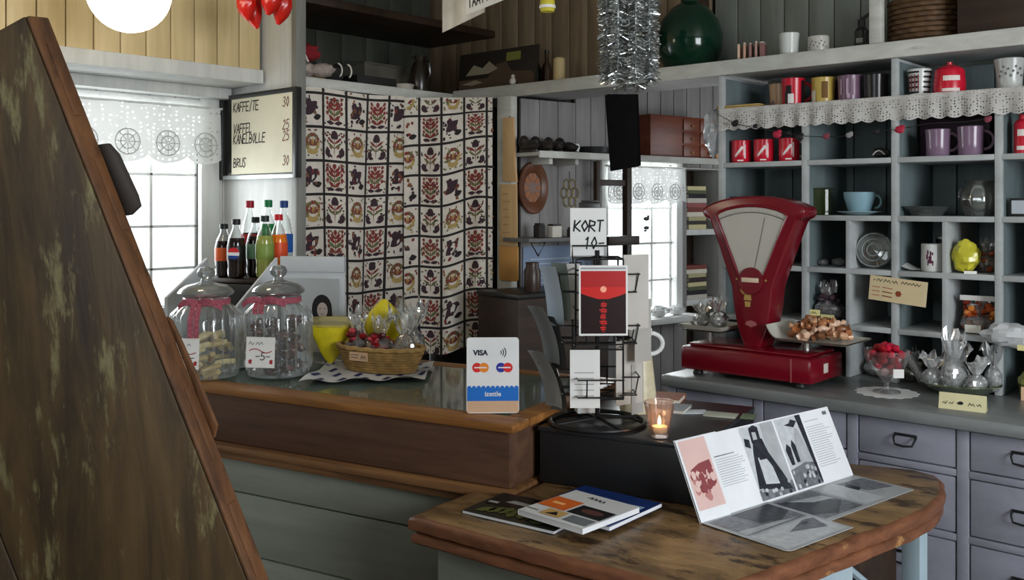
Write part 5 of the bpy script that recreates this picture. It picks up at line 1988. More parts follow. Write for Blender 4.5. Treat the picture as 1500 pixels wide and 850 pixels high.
b.m(7).poly([(.012, -.09), (.14, -.10), (.2, -.112), (.012, -.116)], MZ, .0005)
b.m(6).rect(.010, -.219, wl - .008, -.126, MZ, .0002)
b.m(5).poly([(.10, -.16), (.19, -.13), (wl - .012, -.135), (.20, -.19), (.15, -.175)], MZ, .0004)
b.m(4).poly([(.15, -.145), (.19, -.14), (.185, -.15)], MZ, .0006)
MZ = Matrix.Translation((0, 0, .0012)) @ MFp
xa, xb = wl + .008, LB - .01
b.m(5).poly([(xa, -.01), (xa + .155, -.008), (xa + .155, -.155), (xa, -.155)], MZ, .0002)
b.m(4).poly([(xa, -.02), (xa + .10, -.04), (xa + .15, -.10), (xa + .06, -.15), (xa, -.12)], MZ, .0004)
b.m(7).poly([(xa + .03, -.03), (xa + .14, -.05), (xa + .15, -.08), (xa + .08, -.07)], MZ, .0006)
b.m(7).rect(xa + .165, -.155, xb, -.008, MZ, .0002)
b.m(6).rect(xa + .165, -.155, xa + .25, -.008, MZ, .0003)
b.m(5).poly([(xa + .25, -.02), (xb, -.03), (xb, -.12), (xa + .27, -.10)], MZ, .0004)
b.m(4).poly([(xa + .25, -.045), (xa + .28, -.03), (xa + .275, -.075), (xa + .25, -.085)], MZ, .0006)
b.build('flat_photographs', M_pg, t)
# ------------------------------------------------------------------ red fan scale on the worktop
ZW = ZT + .0005
SX, SY = -1.525, 2.925
t = thing('shop_scale', 'dark red fan dial shop scale on the grey worktop', 'scale', (SX, SY, ZW))
M_red = mat('oxblood_enamel', srgb(112, 12, 28), .22, 0, .08, 6, .03, .6)
M_dial = mat('dial_cream', srgb(206, 202, 192), .35, 0, .04, 5)
M_chr = mat('dull_chrome', (.55, .54, .50), .25, .9)
M_gold = mat('gold_print', srgb(190, 156, 90), .4, .3)
hwid = .235
b = MB().box((-hwid, -.12, .018), (hwid, .12, .098), .012)
b.build('base', M_red, t)
b = MB().box((-hwid + .02, -.1, .0985), (hwid - .02, .1, .108), .006)
b.build('deck', M_red, t)
for x in (-hwid + .05, hwid - .05):
    for y in (-.085, .085):
        MB().lathe([(0, 0), (.016, 0), (.018, .006), (.014, .018), (0, .018)], c=(x, y, 0), n=14).build('foot', M_bfr, t)
MB().box((hwid - .001, -.03, .045), (hwid + .002, .0, .075), .001).build('side_plate', flat('plate_pale', 206, 196, 186), t)
b = MB()
b.box((hwid - .07, -.1215, .020), (hwid - .064, -.1195, .094), .001)
b.build('corner_seam', mat('worn_red', srgb(150, 70, 72), .4), t)
# head: fan outline in the xz plane
zt_, zs, zwst = .606, .556, .31


def mirror(L):
    return L + [(-x, z) for x, z in L[::-1]]


rt = [(0.028, .104), (.036, .125), (.050, .16), (.060, .20), (.068, .245), (.071, .28), (.074, .305), (.088, .345), (.128, .455), (.158, .528), (.178, .536), (.186, .552), (.184, .566), (.168, .574), (.150, .582), (.120, .5925), (.08, .601), (.04, .605), (.012, .606)]
outl = [(-x, z) for x, z in rt[::-1]] + rt
outl = outl[::1]
MH = Matrix.Translation((0, -.06, 0)) @ Matrix.Rotation(PI / 2, 4, 'X')      # prism z -> -y
b = MB().prism(outl, -.10, .0, MH, .008)
b.build('head_casing', M_red, t, sharp=50)
# raised front frame around the dial
din = [(.043, .338), (.060, .378), (.098, .468), (.128, .540), (.118, .552), (.09, .563), (.05, .571), (.018, .574)]
dwin = [(-x, z) for x, z in din[::-1]] + din
MFd = Matrix.Translation((0, -.060, 0))
b = MB()
b.tube([MFd @ Vector((x, -.002, z)) for x, z in dwin], .0055, 8, True)
b.build('dial_bezel', M_red, t)
b = MB()
b.m(0).poly(dwin, MFd, .0015)
b.m(1)
b.line([(.122 * k, .532 + .026 * (1 - k * k) - .006) for k in [i / 8 - 1 for i in range(17)]], .0022, MFd, .0022)
for i in range(41):
    k = i / 20 - 1
    x, z = .122 * k, .532 + .026 * (1 - k * k) - .006
    L = .009 if i % 5 == 0 else .005
    b.line([(x, z), (x * (1 + L * .7), z + L)], .0009, MFd, .0022)
b.build('dial_face', [M_dial, flat('dial_ink', 60, 56, 56)], t)
MB().line([(.008, .345), (.05, .535)], .0016, MFd, .0030).build('needle', flat('dial_ink', 60, 56, 56), t)
MB().poly(dwin, MFd, .0048).build('dial_glass', clear('dial_pane', (.97, .97, .97), .25, .04), t)
b = MB().lathe([(0, 0), (.046, 0), (.044, .006), (0, .007)], n=28, M=MFd @ T(0, -.001, .326) @ Matrix.Rotation(PI / 2, 4, 'X'))
b.build('pivot_cover', M_red, t)
MB().box((-.031, -.0705, .322), (.031, -.0685, .337), .0008).build('name_plate', flat('plate_cream', 222, 200, 176), t)
b = MB()
MFg = Matrix.Translation((-.012, -.0612, .262))
b.m(0).poly([(-.014, .0), (.014, .0), (.012, .018), (-.012, .018)], MFg, .001)
for k in range(5):
    b.poly(petal(-.012 + .006 * k, .018, PI / 2 + (2 - k) * .35, .024, .0035), MFg, .0012)
b.poly([(-.009, -.022), (.009, -.022), (.011, -.004), (-.011, -.004)], MFg, .001)
b.build('gold_crest', M_gold, t)
b = MB().poly([(-.022, .182), (0, .174), (.022, .182), (.016, .192), (0, .196), (-.016, .192)], MFd, .0012)
b.build('neck_badge', mat('faded_pink', srgb(170, 96, 98), .4), t)
for x in (-.052, .052):
    MB().lathe([(0, 0), (.004, 0), (.003, .003), (0, .003)], n=10, M=MFd @ T(x, -.0005, .33) @ Matrix.Rotation(PI / 2, 4, 'X')).build('screw', M_gold, t)
# pans
MB().tube([(-.19, 0, .105), (-.19, 0, .150)], .012, 10).build('left_stem', M_chr, t)
MB().tube([(.165, 0, .105), (.165, 0, .142)], .012, 10).build('right_stem', M_chr, t)


def pan(x0, x1, y0, y1, z, rim, lip):
    b = MB()
    nx, ny = 24, 14

    def fn(u, v):
        x, y = x0 + u * (x1 - x0), y0 + v * (y1 - y0)
        e = min(u * (x1 - x0), (1 - u) * (x1 - x0), v * (y1 - y0), (1 - v) * (y1 - y0))
        zz = z + rim * max(0, 1 - e / .018) ** 2
        if lip and u < .12:
            zz += lip * (1 - u / .12) ** 1.5
        return Vector((x, y, zz))
    b.grid(fn, nx, ny)
    r2 = MB()
    b.grid(lambda u, v: fn(u, v) + Vector((0, 0, -.004)), nx, ny)
    return b


o = pan(-.265, -.095, -.085, .085, .152, .014, 0).build('left_pan', mat('pan_cream', srgb(206, 204, 192), .3, .1, .05, 8), t)
MB().box((-.255, -.075, .1445), (-.105, .075, .1475), .002).build('left_pan_plate', M_bfr, t)
o = pan(.070, .335, -.095, .105, .146, .006, .040).build('right_pan', MATS['pan_cream'], t)
# wrapped sweets heaped on the right pan, each one a thing
M_sw = [mat('toffee_wrap_%d' % k, srgb(*c), .3, 0, .25, 60, .1) for k, c in enumerate(((176, 116, 74), (206, 160, 124), (132, 84, 54), (222, 186, 160)))]
protos = []
for k in range(4):
    b = MB().sph((0, 0, 0), (.021, .013, .012), 12, 8, None, .25, k)
    for s_ in (-1, 1):
        b.rings([[Vector((s_ * (.018 + .014 * v), (.004 + .010 * v) * math.cos(a) * (1 + .2 * math.sin(a * 5)), (.003 + .008 * v) * math.sin(a))) for a in [j * 2 * PI / 12 for j in range(12)]] for v in (0, .5, 1)], True)
    protos.append(b.build('wrapped_sweet', M_sw[k]))
rnd = random.Random(21)
cnt = 0
for lay, (n, sx_, sy_, z) in enumerate(((16, .095, .070, .166), (12, .075, .052, .184), (8, .055, .034, .200))):
    for i in range(n):
        a = i * 2.399 + lay
        rr = math.sqrt((i + .5) / n)
        o = protos[cnt % 4]
        if cnt >= 4:
            o = o.copy()
            COL.objects.link(o)
        o.location = (SX + .205 + sx_ * rr * math.cos(a), SY + .005 + sy_ * rr * math.sin(a), ZW + z + .006 * (1 - rr))
        o.rotation_euler = (rnd.uniform(-.4, .4), rnd.uniform(-.4, .4), rnd.uniform(0, 6.28))
        tag(o, 'brown wrapped toffee heaped on the right pan of the red scale', 'sweet', 'toffees on the scale pan')
        cnt += 1
bag('l', 'crumpled clear bag at the left end of the scale left pan', (SX - .222, SY, ZW + .1545), .3, .030, .075, M_film, [flat('sweet_white', 226, 224, 220)], 'clear bags on the left scale pan', 31, None, 1.2, .6, .009)
bag('l', 'taller crumpled clear bag beside the head on the left scale pan', (SX - .150, SY - .01, ZW + .1545), 1.3, .034, .098, M_film, [flat('sweet_white', 226, 224, 220), flat('sweet_grey', 150, 148, 144)], 'clear bags on the left scale pan', 33, None, 1.1, .7, .010)
# wire bag hanger with a price flag at the right pan
p = PY(1222, 500, 2.86)
t = thing('wire_tag_stand', 'thin black wire stand holding a price tag over the toffees', 'tag holder', (SX + .222, SY - .045, ZW + .158))
b = MB().tube([(0, 0, 0), (0, 0, .075)], .0016, 6).tube([(0, 0, .002), (.04, 0, .0), (-.03, .0, .0)], .0014, 6)
b.build('wire', M_wire, t)
tg = MB().box((-.025, -.002, .070), (.008, -.0005, .088)).build('price_tag', flat('tag_cream', 222, 214, 150), t)
b = MB().scrib(-.020, .074, .022, .009, T(0, -.002, 0), .0014)
b.build('tag_writing', MATS['pen_black'], tg)
# ------------------------------------------------------------------ things in and on the mug cabinet
def zs(k):                          # top of cabinet level k: 0 worktop, 1.. shelves, 6 plate shelf
    return ([ZT] + [z + .008 for z in ZR] + [Z1S])[k] + .0008


def at(X, k, y=3.20):
    p = PY(X, 300, y)
    return Vector((p.x, y, zs(k)))


def wpx(px, X, y):
    return px / FPX * dy(X, y)


def mug(X, k, r, h, label, m_, y=3.20, taper=.92, handle=0.0, paint=None, pm=None, belly=0, group='mugs in the cabinet', hm=None, rz=None, name='mug'):
    t = thing(name, label, 'mug', at(X, k, y), TH * .6 if rz is None else rz, group)
    prof = [(0, 0), (r * taper * .92, 0), (r * taper, .004), (r * (taper + .02) + belly, h * .4), (r * (1 + taper) / 2 + belly, h * .7), (r, h - .002), (r - .0015, h), (r - .004, h - .002), (r * taper - .004, .008), (0, .006)]
    MB().lathe(prof, n=28).build('body', m_, t)
    if handle is not None:
        R_ = Matrix.Rotation(handle, 4, 'Z')
        pts_ = [R_ @ Vector((r * .93 + h * .30 * math.sin(a), 0, h * .52 + h * .32 * math.cos(a))) for a in [i * PI / 12 for i in range(13)]]
        MB().tube(pts_, h * .055, 8).build('handle', hm or m_, t)
    if paint:
        b = MB()
        paint(b, r, h, taper)
        b.build('decoration', pm, t, sharp=80)
    return t


def cyl(b, r, a0, a1, z0, z1, off=.0008, n=8):        # patch wrapped on a mug wall; angles from the front
    b.rings([[Vector(((r + off) * math.sin(a0 + (a1 - a0) * i / n), -(r + off) * math.cos(a0 + (a1 - a0) * i / n), z)) for i in range(n + 1)] for z in (z0, z1)], False)


def wall_r(r, h, taper, z):
    return r * (taper + (1 - taper) * z / h) + .0008


def pm_script(b, r, h, tp):          # white brush stroke lettering on a red mug
    b.m(0)
    for k in range(9):
        cyl(b, r, -.58 + k * .075, -.44 + k * .085, h * (.26 + .042 * k), h * (.36 + .045 * k), .0008 + .00002 * k, 3)
    cyl(b, r, .35, .48, h * .18, h * .80)
    cyl(b, r, -.35, .25, h * .06, h * .12)


C_red = mat('mug_red', srgb(196, 24, 48), .25, 0, .06, 8)
C_blk = mat('mug_black', srgb(26, 26, 26), .25)
C_wht = mat('mug_white', srgb(206, 208, 204), .25, 0, .05, 8)
# row of mugs on the lace shelf
rM = .0405
t = mug(1143, 5, rM, .094, 'peach coloured mug behind the red cat mug', mat('mug_peach', srgb(216, 176, 136), .3), 3.27, handle=None)
pc = [mat('cat_black', srgb(20, 18, 20), .4), mat('cat_white', srgb(226, 222, 218), .4)]


def pm_cat(b, r, h, tp):
    b.m(0)
    cyl(b, r, -.65, -.15, h * .35, h * .72)
    cyl(b, r, -.75, -.5, h * .05, h * .5)
    b.m(1)
    cyl(b, r, -.45, .05, h * .08, h * .42, .0014)
    b.m(0)
    cyl(b, r, .75, 1.1, h * .1, h * .9)


mug(1162, 5, rM, .098, 'red mug with a black and white cat on the lace shelf', C_red, 3.185, paint=pm_cat, pm=pc, handle=.2)


def pm_stripe(b, r, h, tp):
    b.m(0)
    cyl(b, r, -.15, .35, h * .2, h * .82)
    b.m(1)
    cyl(b, r, -1.2, -.7, h * .05, h * .5)


mug(1206, 5, rM, .092, 'yellow mug with brown stripe on the lace shelf', mat('mug_yellow', srgb(190, 162, 78), .3), 3.19, paint=pm_stripe, pm=[flat('stripe_brown', 110, 76, 30), flat('stripe_white', 214, 206, 190)], handle=None)
mug(1234, 5, .034, .088, 'dark plum mug squeezed behind the yellow mug', mat('mug_plum', srgb(74, 34, 56), .3), 3.27, handle=None)


def pm_pat(b, r, h, tp):
    b.m(0)
    for k in range(3):
        cyl(b, r, -.9 + k * .55, -.72 + k * .55, h * .25, h * .85)
    cyl(b, r, -.3, -.05, h * .12, h * .3)


mug(1245, 5, rM, .090, 'purple mug with pale drips on the lace shelf', mat('mug_purple', srgb(112, 84, 104), .3), 3.185, paint=pm_pat, pm=[flat('drip_pale', 176, 148, 168)], handle=None)
mug(1283, 5, rM * 1.02, .086, 'plain black mug beside the cabinet upright on the lace shelf', C_blk, 3.19, handle=1.2)


def pm_check(b, r, h, tp):
    for k in range(5):
        b.m(0)
        cyl(b, wall_r(r, h, tp, h * (.15 + .18 * k)) - .0005, -1.3, -.15, h * (.12 + .18 * k), h * (.19 + .18 * k))
        cyl(b, wall_r(r, h, tp, h * (.15 + .18 * k)) - .0005, .25, 1.3, h * (.12 + .18 * k), h * (.19 + .18 * k))
    for k in range(4):
        b.m(1)
        cyl(b, r - .001, -1.1 + k * .28, -1.0 + k * .28, h * .2, h * .78, .0014)


mug(1347, 5, .038, .090, 'checked black, red and white mug on the lace shelf', C_wht, 3.19, .80, paint=pm_check, pm=[flat('check_black', 34, 32, 34), flat('check_red', 130, 60, 60)], handle=None)


def pm_tin(b, r, h, tp):
    b.m(0)
    cyl(b, r * 1.055, -.55, .55, h * .52, h * .72, .0008)
    cyl(b, r * 1.09, -.6, .5, h * .10, h * .22, .0008)


t = mug(1391, 5, .044, .080, 'squat red lidded jar with white lettering on the lace shelf', C_red, 3.19, 1.08, paint=pm_tin, pm=[flat('tin_white', 226, 214, 208)], handle=None)
MB().lathe([(0, .0805), (.036, .0805), (.038, .084), (.02, .094), (.008, .096), (.009, .104), (0, .106)], n=20).build('lid', C_red, t)


def pm_rose(b, r, h, tp):
    b.m(0)
    for k in range(11):
        a = -1.0 + k * .17
        z = .40 + .07 * ((k * 7) % 5)
        cyl(b, wall_r(r, h, tp, h * z) + .0002, a, a + .11, h * z, h * (z + .07), .0008, 3)


mug(1479, 5, .044, .096, 'pale grey flowered mug at the right end of the lace shelf', mat('mug_palegrey', srgb(180, 182, 178), .25), 3.185, .80, paint=pm_rose, pm=[flat('rose_grey', 96, 98, 100)], handle=None)
t = thing('flat_box', 'flat straw yellow box lying at the left end of the lace shelf', 'box', at(1090, 5, 3.19))
MB().box((-.085, -.05, 0), (.085, .05, .010), .002).build('tray', flat('straw_yellow', 190, 160, 100), t)
MB().box((-.087, -.052, .0105), (.087, .052, .016), .002).build('lid', flat('straw_yellow', 190, 160, 100), t)
t = thing('small_ornament', 'small brown ornament at the right of the flat yellow box', 'ornament', at(1129, 5, 3.165))
MB().sph((0, 0, .008), (.018, .012, .008), 12, 8, None, .3, 3).build('body', flat('orn_brown', 96, 76, 72), t)
MB().sph((.012, -.004, .018), (.006, .006, .006), 8, 6).build('top_knob', flat('orn_brown', 96, 76, 72), t)

# lace edging and berry garland
t = thing('lace_edging', 'grey white crochet lace edging along the mug shelf', 'lace trim', (-1.3, YC - .01, ZR[4]))
x0, x1 = XU[0] + .0, -.42


def fn(u, v):
    x = x0 + u * (x1 - x0)
    drop = .082 * (0.90 + .10 * abs(math.sin(x * PI / .045)))
    return Vector((x, YC - .010 - .006 * math.sin(x * 88 + 1.5 * math.sin(x * 13)) * (0.2 + v), ZR[4] + .012 - v * drop))


MB().grid(fn, 260, 8).build('lace_band', lace('crochet', (.62, .60, .57), 150, 9, .20, .2), t, world=True)
MB().grid(lambda u, v: Vector((x0 + u * (x1 - x0), YC - .006 - v * .004, ZR[4] + .0125 - v * .012)), 40, 2).build('lace_heading', mat('crochet_solid', (.60, .58, .55), .85), t, world=True)
t = thing('berry_garland', 'thin garland of red and dark ornaments strung under the lace edging', 'garland', (-1.3, YC - .03, 1.70))
gp = [(1053, 168), (1075, 181), (1100, 186), (1140, 193), (1172, 199), (1210, 201), (1245, 199), (1282, 193), (1318, 189), (1360, 181), (1410, 179), (1450, 174)]
MB().tube([PY(X, Y, YC - .028) for X, Y in gp], .0014, 5).build('string', M_bfr, t, world=True)
for X, Y, rr, c, nm in ((1076, 181, .014, 0, 'dark_leaf'), (1106, 185, .009, 0, 'dark_leaf'), (1138, 197, .017, 1, 'red_heart'), (1171, 201, .015, 0, 'dark_leaf'), (1155, 195, .008, 0, 'dark_leaf'), (1210, 200, .012, 2, 'dusty_heart'), (1244, 198, .012, 3, 'pale_heart'), (1283, 193, .010, 0, 'dark_leaf'), (1318, 190, .015, 1, 'red_heart'), (1447, 175, .011, 2, 'dusty_heart')):
    p = PY(X, Y, YC - .034)
    b = MB().sph(p, (rr, rr * .45, rr * .8), 10, 7, None, .35, X)
    b.sph(p + Vector((rr * .5, 0, rr * .5)), (rr * .6, rr * .4, rr * .5), 8, 6)
    b.build(nm, [flat('garl_dark', 36, 30, 34), flat('garl_red', 170, 36, 62), flat('garl_dusty', 130, 62, 76), flat('garl_pale', 140, 136, 136)][c], t, world=True)

# second row: red mugs, lilac mugs
for X, h_, lab in ((1086, .082, 'red mug with white lettering, leftmost under the lace'), (1119, .082, 'middle red mug with white lettering under the lace'), (1156, .082, 'right red mug with white handle under the lace')):
    mug(X, 4, .036, h_, lab, C_red, 3.19, .99, paint=pm_script, pm=[flat('script_white', 232, 222, 220)], handle=(.1 if X == 1156 else None), hm=C_wht)
t = thing('dark_bundle', 'dark bundle with pale loops on the shelf under the lace', 'ornament', at(1291, 4, 3.20))
MB().sph((0, 0, .018), (.030, .022, .018), 12, 8, None, .3, 6).build('body', flat('bundle_dark', 44, 44, 44), t)
b = MB().tube([(-.02 + .01 * i, -.022, .012 + .014 * math.sin(i * .8)) for i in range(5)], .0025)
b.build('loop', C_wht, t)
C_lil = mat('mug_lilac', srgb(124, 100, 122), .2, 0, .06, 8)
mug(1374, 4, .039, .086, 'left lilac mug with tall handle under the lace', C_lil, 3.18, .90, handle=-.15)
mug(1422, 4, .040, .090, 'right lilac mug with tall handle under the lace', C_lil, 3.18, .90, handle=-.15)
t = thing('plum_box', 'large dark plum box behind the lilac mugs', 'box', at(1400, 4, 3.34))
MB().box((-.10, -.05, 0), (.12, .05, .13), .004).build('carton', mat('plum_card', srgb(44, 20, 38), .5), t)
MB().box((-.102, -.052, .1305), (.122, .052, .15), .004).build('lid', mat('plum_card', srgb(44, 20, 38), .5), t)
t = thing('red_tin', 'red tin with white lettering at the right edge under the lace', 'tin', at(1499, 4, 3.18), .2)
MB().lathe([(0, 0), (.026, 0), (.026, .09), (.022, .098), (.012, .104), (.012, .118), (0, .118)], n=20).build('body', C_red, t)
b = MB()
pm_tin(b, .026, .1, 1)
b.build('lettering', flat('tin_white', 226, 214, 208), t)

# third row
for X, c1, c2, lab in ((1085, (58, 56, 62), (196, 190, 200), 'small dark box with white swirl behind the scale head'), (1120, (112, 150, 142), (214, 226, 220), 'small teal box with pale swirl behind the scale head')):
    t = thing('small_box', lab, 'box', at(X, 3, 3.20), .12, 'small swirl boxes')
    MB().box((-.034, -.02, 0), (.034, .02, .066), .0015).build('carton', flat('swirlbox%d' % X, *c1), t)
    b = MB()
    b.line([((.004 + .0019 * i) * math.cos(i * .55), .036 + (.004 + .0017 * i) * math.sin(i * .55)) for i in range(13)], .005, T(0, -.0202, 0), .0006)
    b.line([(-.03, .006), (.03, .008)], .005, T(0, -.0202, 0), .0006)
    b.build('swirl', flat('swirl%d' % X, *c2), t)
t = thing('green_glass', 'square olive green glass vase left of the blue cup', 'vase', at(1200, 3, 3.21), .1)
G_ol = clear('olive_glass', (.62, .66, .46), .35, .08, body=srgb(70, 78, 48), bodyamt=.35)
b = MB()
b.rings([[Vector((x * .040, y * .032, z)) for x, y in ((-1, -.8), (-.8, -1), (.8, -1), (1, -.8), (1, .8), (.8, 1), (-.8, 1), (-1, .8))] for z in (0, .09)], True, True)
b.build('body', G_ol, t)
MB().tube([(x * .040, y * .032, .091) for x, y in ((-1, -1), (1, -1), (1, 1), (-1, 1))], .003, 6, True).build('rim', G_ol, t)
C_cup = mat('cup_blue', srgb(134, 168, 182), .2, 0, .05, 8)
t = mug(1259, 3, .052, .068, 'wide pale blue cup on its saucer in the cabinet', C_cup, 3.20, .70, handle=-.1, belly=.006, name='cup')
t.location.z += .010
t['category'] = 'cup'
t['group'] = ''
del t['group']
t = thing('saucer', 'blue saucer under the pale blue cup', 'saucer', at(1259, 3, 3.20))
MB().lathe([(0, 0), (.034, 0), (.04, .003), (.072, .011), (.073, .013), (.068, .012), (.036, .0075), (0, .007)], n=36).build('plate', mat('saucer_blue', srgb(150, 176, 184), .25), t)
G_cl = clear('cut_glass', (.90, .93, .92), .5, .05, body=srgb(196, 202, 200), bodyamt=.07)
t = thing('glass_dish', 'low clear glass dish left of the round glass jug', 'dish', at(1358, 3, 3.20))
MB().lathe([(0, 0), (.045, 0), (.055, .012), (.075, .030), (.073, .030), (.05, .012), (0, .006)], n=40, fl=lambda a, z: 1 + .05 * math.cos(a * 12) * (z / .03)).build('bowl', G_cl, t)
b = MB().lathe([(0, .0), (.022, .0), (.018, .006), (0, .006)], c=(0, 0, .007), n=20)
b.build('foot_ring', G_cl, t)
t = thing('glass_jug', 'round clear glass jug at the right of the glass dish', 'jug', at(1434, 3, 3.20), 2.7)
MB().lathe([(0, 0), (.035, 0), (.05, .02), (.058, .05), (.05, .082), (.036, .098), (.042, .110), (.040, .110), (.034, .098), (.047, .08), (.054, .05), (.046, .022), (0, .008)], n=40, fl=lambda a, z: 1 + .03 * math.cos(a * 10)).build('body', G_cl, t)
MB().tube([(.045 + .03 * math.sin(a), 0, .062 + .03 * math.cos(a)) for a in [i * PI / 9 for i in range(10)]], .005, 7).build('handle', G_cl, t)
t = thing('framed_card', 'small dark framed card at the right edge of the glass shelf', 'frame', at(1497, 3, 3.165), .1)
MB().box((-.035, 0, 0), (.035, .006, .055), .0015).build('frame', M_bfr, t)
MB().box((-.028, -.001, .008), (.028, -.0002, .048)).build('card', flat('frame_card', 176, 184, 190), t)

# fourth row
for X, r_, lab in ((1206, .016, 'left of two small grey shells under the glass row'), (1228, .019, 'right of two small grey shells under the glass row')):
    t = thing('shell', lab, 'shell', at(X, 2, 3.22), .4)
    b = MB().sph((0, 0, r_ * .72), (r_ * 1.2, r_, r_ * .75), 14, 9, None, .3, X)
    b.build('body', mat('shell_grey', srgb(112, 110, 112), .4), t)
    MB().tube([(r_ * .8 * math.cos(a), -r_ * .9, r_ * .7 + r_ * .4 * math.sin(a)) for a in [i * .5 for i in range(7)]], .0015).build('ridge', mat('shell_grey', srgb(112, 110, 112), .4), t)
t = thing('glass_plate', 'round cut glass plate standing upright in its compartment', 'plate', at(1280, 2, 3.19), .1)
rP = .060
MPl = T(0, 0, rP + .001) @ Matrix.Rotation(PI / 2 - .15, 4, 'X')
MB().lathe([(0, .010), (.018, .010), (.03, .008), (.044, .004), (rP, 0), (rP * .99, -.003), (.044, .001), (0, .006)][::-1], n=48, M=MPl, fl=lambda a, z: 1 + .015 * math.cos(a * 16)).build('dish', G_cl, t)
for r_ in (.020, .036, .055):
    MB().tube([MPl @ Vector((r_ * math.cos(a), r_ * math.sin(a), .010 - .13 * max(0, r_ - .02))) for a in [i * 2 * PI / 40 for i in range(40)]], .0018, 5, True).build('cut_ring', mat('cut_edge', srgb(150, 158, 156), .2), t)


def pm_elk(b, r, h, tp):
    b.m(0)
    for a0, a1, z0, z1 in ((-.55, -.1, .30, .40), (-.6, -.5, .22, .42), (-.2, -.1, .22, .34), (-.5, -.25, .40, .56), (-.7, -.55, .44, .62), (-.4, -.28, .56, .74), (-.62, -.5, .62, .78), (-.25, -.12, .60, .70)):
        cyl(b, r, a0, a1, h * z0, h * z1, .0008, 3)


mug(1367, 2, .036, .088, 'tall white mug with a dark purple animal print', C_wht, 3.18, 1.0, paint=pm_elk, pm=[flat('elk_purple', 84, 36, 64)], handle=None)
t = thing('pot_lid', 'small metal lid on the tin behind the white animal mug', 'tin', at(1385, 2, 3.30))
MB().lathe([(0, 0), (.03, 0), (.03, .10), (0, .10)], n=20).build('body', C_blk, t)
MB().lathe([(0, .1005), (.032, .1005), (.032, .108), (0, .110)], n=20).build('lid', M_chr, t)
t = thing('leaflet', 'pale leaflet lying flat left of the white animal mug', 'leaflet', at(1334, 2, 3.175), -.5)
MB().grid(lambda u, v: Vector(((u - .5) * .075, (v - .5) * .05, .004 + .018 * (1 - u) ** 2)), 8, 4).build('sheet', flat('card_white', 222, 222, 220), t, sharp=80)
M_ycel = clear('yellow_cellophane', (.90, .86, .30), .35, .08, body=srgb(190, 178, 40), bodyamt=.45)
t = thing('yellow_bag', 'crumpled yellow cellophane bag in the small compartment', 'bag of sweets', at(1415, 2, 3.175), .3)
b = MB().sph((0, 0, .050), (.040, .034, .050), 18, 12, None, .30, 4)
b.build('film', mat('yellow_film', srgb(198, 190, 60), .18, 0, .12, 20), t, sharp=20)
MB().box((-.026, -.040, -.014), (.010, -.038, .008), 0, T(.02, 0, 0)).build('price_tag', flat('tag_white', 226, 224, 220), t)
bag('k', 'clear bag of orange sweets behind the yellow cellophane bag', at(1446, 2, 3.24), .2, .034, .10, M_film, [flat('sw_or', 186, 92, 44, .3), flat('sw_or2', 150, 66, 34, .3)], 'sweet bags in the small compartments', 41, None, .6, 1.0, .010)

# fifth row and the hanging price list
bag('k', 'clear bag of dark plum sweets with cream price tag in the small compartment', at(1214, 1, 3.19), .1, .052, .125, M_film, [flat('sw_plum', 70, 50, 60, .3), flat('sw_plum2', 110, 96, 104, .3), flat('sw_plum3', 46, 36, 40, .3)], 'sweet bags in the small compartments', 43, None, .5, 1.15, .013)
t = thing('price_tag', 'small cream price tag before the bag of plum sweets', 'price tag', at(1212, 1, 3.14))
MB().box((-.024, 0, 0), (.024, .0015, .026)).build('card', flat('tag_cream', 222, 214, 150), t)
MB().scrib(-.016, .007, .030, .011, T(0, 0, 0), .0018).build('tag_writing', MATS['pen_black'], t)
t = bag('k', 'flat clear bag of red orange sweets with white header card', at(1434, 1, 3.20), .05, .055, .10, M_film, None, 'sweet bags in the small compartments', 47, None, .5, 1.0, .010)
b = MB()
rnd = random.Random(8)
for i in range(44):
    b.m(i % 3).sph((rnd.uniform(-.044, .044), rnd.uniform(-.016, .016), .012 + .085 * rnd.random()), (.012, .010, .010), 8, 6, None, .3, i)
o = b.build('sweets', [flat('sw_amber', 170, 74, 28, .25), flat('sw_rust', 130, 44, 20, .25), flat('sw_gold', 214, 130, 60, .25)], t)
o['kind'] = 'stuff'
MB().box((-.050, -.024, .102), (.050, -.020, .118), .001).build('header_card', flat('tag_white', 226, 224, 220), t)
MB().box((-.030, -.046, .004), (.016, -.044, .028)).build('price_tag', flat('tag_white2', 226, 224, 214), t)
cA, cB = PY(1271, 440, YC - .014), PY(1358, 450, YC - .014)
t = thing('price_list', 'cream handwritten price list card pinned crooked over the pigeon holes', 'sign', ((cA.x + cB.x) / 2, YC - .006, PY(1310, 445, YC).z))
Mq = T(PY(1272, 438, YC - .012).x, YC - .012, PY(1272, 438, YC - .012).z) @ Matrix.Rotation(.085, 4, 'Y')
wq = (PY(1356, 445, YC).x - PY(1272, 438, YC).x) * 1.0
hq = .080
MB().box((0, 0, 0), (wq, .0015, hq), 0, Mq).build('card', flat('card_cream', 214, 196, 156), t, world=True)
b = MB()
b.m(0).scrib(.012, hq * .76, wq * .82, .012, Mq, .002, seed=2)
for i in range(3):
    b.m(1).line([(.010, hq * (.55 - .17 * i)), (.034, hq * (.55 - .17 * i))], .003, Mq, .0006)
    b.m(2 if i else 1).line([(.044, hq * (.56 - .17 * i)), (.075, hq * (.54 - .17 * i))], .0034, Mq, .0006)
b.m(2)
for k in range(6):
    b.poly(petal(wq * .52, hq * .38, k * PI / 3, .010, .004), Mq, .0008 + k * .00003)
b.build('handwriting', [flat('pen_black', 30, 30, 34), flat('pen_faded', 186, 120, 92), flat('pen_rust', 140, 64, 40)], t, world=True)
t = thing('white_cloth_bag', 'white crumpled paper bag hanging over the edge at the right end of the shelf', 'bag', at(1485, 1, 3.13), 0)
t.location = PY(1478, 486, 3.09)
t.location.z = zs(1) - .02
